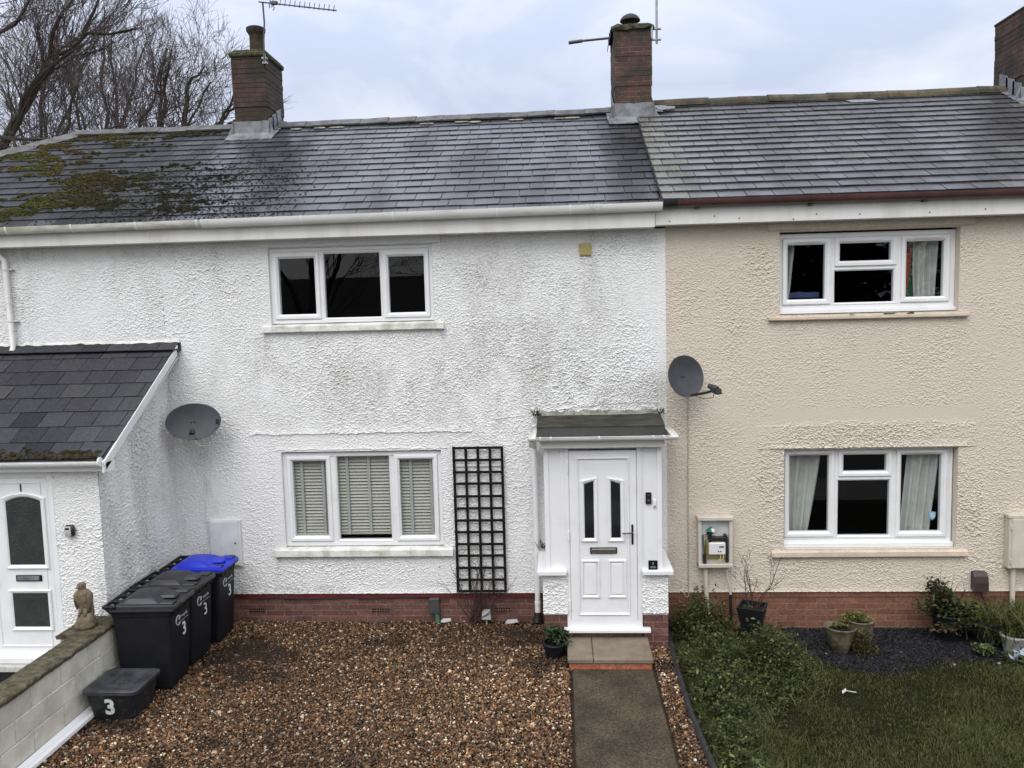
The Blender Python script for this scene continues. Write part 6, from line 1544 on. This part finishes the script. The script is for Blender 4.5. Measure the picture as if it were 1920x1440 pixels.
# brown vent cowl
BV = thing('vent_cowl', 'dark brown vent cowl on the cream wall above the leafy black pot', 'vent cover', (5.12,0,.41))
mb = MB(); lo = []
for x in (5.035,5.045,5.19,5.20):
    e = .006 if x in (5.035,5.20) else 0
    lo.append([(x,-.01,.645-e),(x,-.06,.645-e),(x,-.10,.60-e),(x,-.115,.52),(x,-.118,.415+e),(x,-.01,.42+e)])
mb.loft(lo); mb.build('hood', 'brown_vent', BV)
mb = MB(); mb.tube([(5.13,-.05,.42),(5.17,-.04,.32),(5.22,-.03,.20),(5.25,-.05,.05)], .008, 6); mb.build('drain_tube', 'cable_black', BV)

# door furniture on the white porch
DB = thing('doorbell', 'black camera doorbell on the right panel of the white porch', 'doorbell', (.99,PY,1.8), 'doorbells by the white door')
yp = PY+.012
mb = MB(); mb.bbox(.953,1.020,yp-.026,yp,1.730,1.868,.005); mb.build('case', 'black_gloss', DB)
mb = MB(); mb.tube([(.987,yp-.026,1.775),(.987,yp-.030,1.775)], .019, 20); mb.tube([(.987,yp-.026,1.835),(.987,yp-.029,1.835)], .010, 14); mb.build('button', 'grey_flue', DB)
DW = thing('doorbell', 'small white bell push with a dark button, beside the black doorbell', 'doorbell', (1.06,PY,1.73), 'doorbells by the white door')
mb = MB(); mb.bbox(1.040,1.079,yp-.020,yp,1.682,1.782,.008); mb.build('case', 'upvc', DW)
mb = MB(); mb.bbox(1.051,1.068,yp-.023,yp-.018,1.694,1.712,.003); mb.build('button', 'black_gloss', DW)
PL = thing('house_plaque', 'small square black house plaque with a white 3 standing on the porch sill', 'plaque', (1.03,PY,1.0))
mb = MB(); mb.bbox(.974,1.080,PY-.045,PY-.035,.959,1.070,.003); mb.build('plate', 'black_gloss', PL)
V, F = text_geo('3', .04, (1,0,0), (0,0,1), (1.027,PY-.0458,1.033), .0005, (0,-1,0)); mb = MB(); mb.add(V, F); mb.box(1.0,1.055,PY-.0463,PY-.0455,.996,1.0); mb.box(.99,1.065,PY-.0463,PY-.0455,.982,.985); mb.build('number', 'sticker_plain', PL)

# ================================================================== POTS AND PLANTS
def pot(name, label, c, r0, r1, h, m, square=False, tilt=0, soil=True, lip=.02):
    t = thing(name, label, 'plant pot', c); mb = MB(); c = np.array(c)
    if square:
        def sq(r, z): return [tuple(c+np.array((r*math.cos(a), r*math.sin(a), z))) for a in [PI/4+i*PI/2+tilt for i in range(4)]]
        mb.loft([sq(r0,0), sq(r1,h), sq(r1-.03,h), sq(r1-.045,h-.07)])
    else: mb.lathe(tuple(c), [(r0,0),(r1*.97,h-.04),(r1,h-.04),(r1+lip*.5,h-.01),(r1,h),(r1-.02,h),(r1-.03,h-.05)], 28)
    mb.build('pot', m, t, smooth=not square, angle=35)
    if soil:
        mb = MB()
        if square: mb.add(sq(r1-.04,h-.05), [(0,1,2,3)])
        else: mb.lathe(tuple(c), [(r1-.025,h-.05),(.0,h-.035)], 20)
        mb.build('soil', 'soil', t)
    return t
rng = np.random.default_rng(202)
SP = pot('plant_pot', 'tall square tapered black planter among the weeds holding a leafless shrub', (2.27,-.40,-.1), .105, .225, .46, 'pot_black', True, rad(-24))
sg = []
for d, l in (((-.45,-.05,1),.55),((-.1,0,1),.60),((.12,.05,1),.62),((.5,-.05,.95),.78),((.3,-.1,1),.5)):
    grow(rng, (2.27+d[0]*.05,-.40,.28), d, l, .008, 2, sg, .65, .05, 6, .13, (2,4), .5, .0026)
BSH = thing('bare_shrub', 'leafless thin branched shrub growing in the square black planter', 'shrub', (2.27,-.40,.25))
segs_mesh(sg, 6).build('branches', 'twig_near', BSH)
P_ = crown_pts((2.21,-.44,.30), (.07,.06,.09), 60, rng, 4); mb = MB(); add_leaves(mb, P_, np.full(60,.03), leaf_cols(60, rng, GREEN), 80); mb.build('green_sprouts', 'leaf', BSH)
# joined pair of stone planters
SPD = thing('stone_planter', 'mossy stone planter of two joined bowls by the cream wall', 'plant pot', (3.35,-.62,-.1))
mb = MB(); mb.lathe((3.235,-.66,-.1), [(.085,0),(.10,.03),(.150,.19),(.175,.285),(.185,.30),(.165,.305),(.145,.26),(.12,.25)], 26); mb.build('low_bowl', 'stone_pot', SPD, smooth=True, angle=50)
mb = MB(); mb.lathe((3.48,-.60,-.1), [(.115,0),(.125,.05),(.150,.27),(.158,.355),(.165,.36),(.140,.365),(.125,.32),(.1,.31)], 26); mb.build('tall_bowl', 'stone_pot', SPD, smooth=True, angle=50)
mb = MB(); mb.lathe((3.235,-.66,-.1), [(.15,.255),(.0,.27)], 18); mb.lathe((3.48,-.60,-.1), [(.13,.315),(.0,.33)], 18); mb.build('soil', 'soil', SPD)
YG = ((.12,.13,.02),(.085,.10,.022),(.05,.07,.018),(.15,.15,.04))
rng = np.random.default_rng(66)
def leafy(name, label, parts, seed, cat='plant', loc=None, group=None):
    t = thing(name, label, cat, loc or parts[0][0], group); r = np.random.default_rng(seed); mb = MB()
    for (c, R, n, size, pal, cl, asp) in parts:
        P_ = crown_pts(c, R, n, r, cl); add_leaves(mb, P_, np.full(n, size), leaf_cols(n, r, pal), int(r.integers(1e6)), aspect=asp)
    mb.build('foliage', 'leaf', t)
    sg = []
    for (c, R, n, size, pal, cl, asp) in parts[:1]:
        for i in range(7): grow(r, (c[0]+r.normal(0,.03),c[1]+r.normal(0,.02),c[2]-.02), (r.normal(0,.5),r.normal(0,.4),1), R[2]*1.3, .006, 1, sg, .6, .05, 4, .15, (2,3), .5, .002)
    segs_mesh(sg, 5).build('stems', 'twig_near', t); return t
leafy('succulent', 'yellow green succulent sprouting from the tall bowl of the stone planter', [((3.42,-.60,.27), (.16,.10,.10), 420, .028, YG, 8, .8), ((3.24,-.66,.20), (.12,.09,.05), 120, .024, YG, 5, .8)], 301)
leafy('trailing_plant', 'trailing brown green plant hanging down the front of the stone planter', [((3.44,-.78,-.08), (.15,.08,.26), 700, .030, ((.05,.055,.014),(.075,.05,.015),(.03,.04,.012),(.09,.085,.025)), 8, .7)], 302)
BP = pot('plant_pot', 'large black pot by the cream wall under a leafy green bush', (4.66,-.28,-.1), .15, .20, .32, 'pot_black')
leafy('bush', 'leafy green bush with browning tips in the large black pot under the brown cowl', [((4.63,-.30,.22), (.32,.22,.34), 1500, .050, ((.030,.048,.013),(.045,.062,.018),(.022,.034,.010),(.06,.04,.018)), 16, .62), ((4.93,-.32,.14), (.26,.18,.22), 700, .046, ((.036,.06,.013),(.05,.072,.02),(.022,.036,.010)), 9, .62), ((4.50,-.30,.50), (.14,.10,.20), 160, .05, ((.034,.040,.016),(.05,.038,.02)), 7, .6), ((4.66,-.46,.06), (.26,.08,.12), 220, .05, ((.05,.035,.02),(.035,.04,.016),(.07,.05,.03)), 8, .55)], 303, 'bush', (4.66,-.3,.2))
BP2 = pot('plant_pot', 'plain black pot in shade between the leafy bush and the pale pot', (5.02,-.46,-.1), .14, .18, .30, 'pot_black')
WP = pot('plant_pot', 'grey white round pot tilted among plants at the right edge', (5.20,-.70,-.1), .105, .15, .22, 'pot_white')
rng = np.random.default_rng(404)
GT = thing('grass_tuft', 'arching long leaved grassy plant spilling over the pale pot', 'plant', (5.25,-.6,.1))
mb = MB(); n = 900; P_ = np.stack([rng.normal(5.25,.16,n), rng.normal(-.52,.16,n), rng.uniform(-.05,.18,n)],1)
add_blades(mb, P_, rng.uniform(.14,.38,n), rng.uniform(.5,1.4,n), rng.uniform(.003,.006,n), grass_cols(n, rng)*1.2, 405); mb.build('blades', 'grass', GT)
GT2 = thing('grass_tuft', 'tall upright grassy clump under the closed cream meter box', 'plant', (5.5,-.25,0))
mb = MB(); n = 700; P_ = np.stack([rng.normal(5.52,.15,n), rng.normal(-.25,.09,n), rng.uniform(-.1,.05,n)],1)
add_blades(mb, P_, rng.uniform(.2,.5,n), rng.uniform(.3,1.1,n), rng.uniform(.003,.006,n), grass_cols(n, rng)*1.2, 406); mb.build('blades', 'grass', GT2)
leafy('low_plant', 'small round leaved plant in front of the plain black pot', [((4.80,-.82,-.06), (.13,.12,.13), 330, .036, ((.07,.09,.03),(.05,.07,.02),(.10,.115,.05)), 7, .85)], 305)
leafy('low_plant', 'mixed low greenery in front of the pale pot at the right edge', [((5.15,-1.02,-.08), (.30,.16,.14), 700, .038, ((.045,.06,.018),(.065,.075,.025),(.03,.04,.014)), 9, .7), ((5.5,-.9,-.05), (.2,.2,.25), 500, .04, GREEN, 8, .7)], 306)
SB = pot('plant_pot', 'low dark pot beside the concrete step on the gravel', (-.135,-1.02,-.005), .10, .135, .17, 'pot_black')
leafy('bush', 'small dark green bush in the low pot left of the concrete step', [((-.135,-1.03,.19), (.155,.13,.17), 520, .048, ((.022,.042,.018),(.032,.058,.022),(.018,.030,.012),(.05,.07,.035)), 11, .66)], 307, 'bush')
# litter on the lawn, dead leaves
mb = MB()
for i in range(4): c = np.array((2.90+.035*i,-1.76+RNG.normal(0,.01),-.055+RNG.normal(0,.008))); mb.obox(c, (.020,RNG.normal(0,.006),RNG.normal(0,.008)), (RNG.normal(0,.006),.014,RNG.normal(0,.006)), (0,0,.0015))
tag(mb.build('litter', 'litter'), 'small pale scrap of paper lying on the lawn', 'litter', 'scraps of litter')
mb = MB()
for i in range(7): c = np.array((5.07+RNG.normal(0,.05),-1.0+RNG.normal(0,.03),.0+RNG.normal(0,.04))); mb.obox(c, (.024,RNG.normal(0,.012),RNG.normal(0,.012)), (RNG.normal(0,.008),.008,.022), (0,.0015,0))
tag(mb.build('litter', 'paper'), 'crumpled pale blue wrapper below the pale pot', 'litter', 'scraps of litter')
rng = np.random.default_rng(17); n = 16; P_ = np.stack([rng.uniform(1.5,5.6,n), rng.uniform(-3.6,-1.1,n), np.full(n,-.055)],1); mb = MB(); add_leaves(mb, P_, np.full(n,.055), leaf_cols(n, rng, ((.06,.028,.014),(.09,.045,.02),(.05,.03,.018))), 88); stuff(mb.build('fallen_leaves', 'leaf'), 'scattered brown fallen leaves on the lawn', 'leaves')
for (c, R_, lab, sd_) in (((-.335,-.06,2.70),(.05,.04,.09),'tiny weed sprouting from the wall at the left end of the white porch roof',311), ((1.245,-.05,2.71),(.05,.03,.05),'tiny dark weed at the right end of the white porch roof',312), ((-.285,-.10,1.02),(.05,.05,.09),'small weed sprouting behind the white porch downpipe',313)):
    leafy('weed', lab, [(c, R_, 40, .026, ((.030,.034,.014),(.045,.045,.02),(.02,.024,.012)), 5, .45)], sd_, 'weed', c)

# ================================================================== BARE TREES BEHIND THE HOUSES
GT_ = 'bare trees behind the terrace'
def tree(label, seed, limbs, depth=3, kids=(4,6), up=.10, spread=.6, wig=.13, shrink=.6, minr=.009, bias=None, loc=(0,0,0), group=GT_, name='bare_tree', trunk=True, rk=.58):
    r = np.random.default_rng(seed); t = thing(name, label, 'tree', loc, group); tr = []; cr_ = []
    for (pts, rr, blen) in limbs:
        P = np.array(pts, float); n = 14; tt = np.linspace(0,1,len(P)); u = np.linspace(0,1,n)
        Q = np.stack([np.interp(u, tt, P[:,k]) for k in range(3)],1)+r.normal(0,.05,(n,3)); Q[0] = P[0]
        R = np.interp(u, [0,1], rr); tr.append((Q, R, 3))
        for k in range(int(4+blen[1])):
            a = r.uniform(blen[2], 1.0); i = min(int(a*(n-1)), n-2); q = Q[i]; b = Q[i+1]-Q[i]; b /= np.linalg.norm(b); s = r.normal(0,1,3); s -= b*(s@b); s /= np.linalg.norm(s)
            ang = r.uniform(.35,1.0); grow(r, q, b*math.cos(ang)+s*math.sin(ang), blen[0]*r.uniform(.6,1.15)*(1.15-.5*a), max(minr*1.5, R[i]*.30), depth-1, cr_, spread, up, 5, wig, kids, shrink, minr, bias, rk)
    segs_mesh(tr, 9).build('trunk', 'bark', t, smooth=True); segs_mesh(cr_, 5).build('crown', 'twig', t)
    return t
# the nearest: a leaning, many stemmed tree whose limbs sweep up and to the right
tree('large leaning bare tree whose dense limbs sweep up to the right, at the far left', 501, [
    ([(-14.6,9.3,0),(-14.1,9,4.5),(-13.5,9,7.9),(-13.0,9,8.6),(-12.55,9,9.4),(-11.9,9,10.1),(-10.9,9,10.75),(-10.0,9.2,10.95)], (.095,.024), (2.2,24,.42)),
    ([(-13.5,9,7.9),(-12.7,9.1,9.3),(-12.0,9.2,10.2),(-11.2,9.3,11.0),(-10.6,9.3,11.9)], (.085,.022), (1.9,13,.3)),
    ([(-13.3,9,8.2),(-12.5,9.3,9.9),(-11.8,9.3,11.2),(-11.3,9.4,12.3)], (.075,.02), (1.8,11,.3))],
    depth=3, kids=(4,6), up=.10, spread=.42, bias=(.05,0,.05), loc=(-14.6,9.3,0), minr=.0055)
tree('bare tree at the left edge with thick dark crossing limbs', 502, [
    ([(-16.2,8,0),(-15.6,8,6),(-14.0,8,9.6),(-13.1,8,10.3),(-12.0,8,10.75),(-11.6,8,11.6)], (.09,.022), (1.8,12,.4)),
    ([(-15.6,8,6),(-14.3,8.3,8.6),(-13.2,8.3,8.3),(-11.7,8.4,8.25),(-10.2,8.5,8.5)], (.07,.018), (1.5,12,.4)),
    ([(-14.6,8,8.6),(-13.4,8,10.0),(-12.6,8,11.1),(-12.2,8,12.0)], (.08,.02), (1.5,9,.3))], depth=3, kids=(4,5), up=.02, spread=.7, loc=(-16.2,8,0), minr=.006)
for i, (x, y, h, lean, lab) in enumerate((
    (-16.3,15,14.0,.3,'slender bare tree second from the left behind the mossy roof'),
    (-15.0,16,15.0,.5,'bare tree with reddish twigs behind the mossy ridge, left of the twin stems'),
    (-13.5,14,13.3,.4,'tall upright bare tree with twin stems rising behind the mossy ridge'),
    (-12.7,14.5,13.0,.9,'spreading bare tree midway between the leaning tree and the left chimney'),
    (-17.9,17,14.5,.6,'bare tree half hidden behind the large leaning tree'))):
    tree(lab, 510+i, [([(x,y,0),(x+.1,y,h*.45),(x+.15+lean*.3,y,h*.7),(x+lean,y,h*.93)], (.13,.020), (2.9,22,.36)), ([(x+.12,y,h*.5),(x+.7,y,h*.68),(x+1.4+lean,y,h*.86)], (.09,.02), (2.2,12,.3)), ([(x+.1,y,h*.48),(x-.5,y,h*.66),(x-1.0,y,h*.84)], (.09,.02), (2.2,10,.3))], depth=3, kids=(4,6), up=.11, spread=.62, loc=(x,y,0), minr=.0065)
tree('short rounded bare tree just left of the left chimney', 530, [
    ([(-11.1,14,0),(-11.1,14,6.5),(-11.15,14,9.5),(-11.0,14,10.8),(-10.4,14,11.4)], (.16,.02), (2.2,16,.4)),
    ([(-11.1,14,7.5),(-11.9,14,9.6),(-11.6,14,11.0),(-11.4,14,12.0)], (.09,.02), (1.8,10,.3)),
    ([(-11.1,14,7.8),(-10.2,14,9.6),(-9.3,14,10.4)], (.08,.02), (1.6,12,.3))], depth=3, kids=(4,5), up=.06, spread=.75, loc=(-11.1,14,0), minr=.006)
tree('small leaning bare tree whose branches touch the left chimney', 531, [
    ([(-10.6,14,0),(-10.5,14,8.5),(-9.9,14,10.0),(-9.3,14,11.0)], (.11,.02), (1.4,9,.5)), ([(-10.2,14,9.4),(-9.4,14,9.9),(-8.4,14,10.1)], (.05,.02), (1.0,6,.3))], depth=2, kids=(3,5), up=.05, spread=.7, loc=(-10.6,14,0), minr=.006)

# ================================================================== ACROSS THE ROAD (behind the camera: reflected house and bare trees, plus evergreens added as sky blockers)
HO = thing('house', 'dark brick house with a tiled roof across the road from the terrace', 'house', (-5,-30,0))
mb = MB(); mb.box(-16, 7, -36, -29, -.1, 3.6); mb.build('wall', 'far_brick', HO)
mb = MB(); mb.loft([[(-16.5,-28.6,3.5),(-16.5,-36.4,3.5),(-16.5,-32.5,5.9)], [(7.5,-28.6,3.5),(7.5,-36.4,3.5),(7.5,-32.5,5.9)]]); mb.build('roof', 'red_tile', HO)
for x in (-13,-8,-3,3):
    for z in (1.2,):
        mb = MB(); mb.ring((x,x+1.8,z,z+1.2), [(0,-28.99),(0,-28.93),(.08,-28.93),(.08,-28.98)]); f_ = mb.build('window', 'upvc', HO); mb = MB(); mb.box(x+.05,x+1.75,-28.99,-28.96,z+.05,z+1.15); mb.build('pane', 'dark_glass', f_)
EV = ((.016,.026,.010),(.022,.034,.012),(.012,.020,.008))
r = np.random.default_rng(909)
for i, (x, y, h, w, lab) in enumerate(((-19,-25,9,4.0,'unseen evergreen added to block sky reflections, left of the brick house'),(11.5,-24,9.5,4.2,'unseen evergreen added to block sky reflections, right of the brick house'),(20,-26,9,4.5,'farthest right unseen evergreen added to block sky reflections'),(-28,-26,9,4.5,'farthest left unseen evergreen added to block sky reflections'))):
    t = thing('added_evergreen', lab, 'tree', (x,y,0), 'trees across the road')  # unseen evergreens added to keep bright sky out of the window glass
    mb = MB(); mb.tube([(x,y,-.1),(x+.1,y,h*.5),(x,y,h*.9)], [.28,.18,.04], 8); mb.build('trunk', 'bark', t)
    P_ = crown_pts((x,y,h*.42), (w,w*.8,h*.55), 3000, r, 30, .5); mb = MB(); add_leaves(mb, P_, np.full(3000,.55), leaf_cols(3000, r, EV), 910+i); mb.build('crown', 'leaf', t)
for i, (x, y, lab) in enumerate(((-9.5,-20,'bare street tree across the road, left of centre'),(-3.5,-21,'bare street tree across the road in front of the brick house'),(3,-20,'bare street tree across the road, right of centre'))):
    tree(lab, 540+i, [([(x,y,0),(x+.1,y,3.5),(x+.2,y,7),(x+.1,y,11)], (.24,.04), (3.6,16,.3)), ([(x,y,3.2),(x+1.2,y,6),(x+2.0,y,9)], (.12,.03), (2.6,10,.3)), ([(x,y,3.4),(x-1.2,y,6),(x-1.9,y,9.5)], (.12,.03), (2.6,10,.3))], depth=3, kids=(3,4), up=.08, spread=.7, loc=(x,y,0), minr=.012, group='trees across the road')
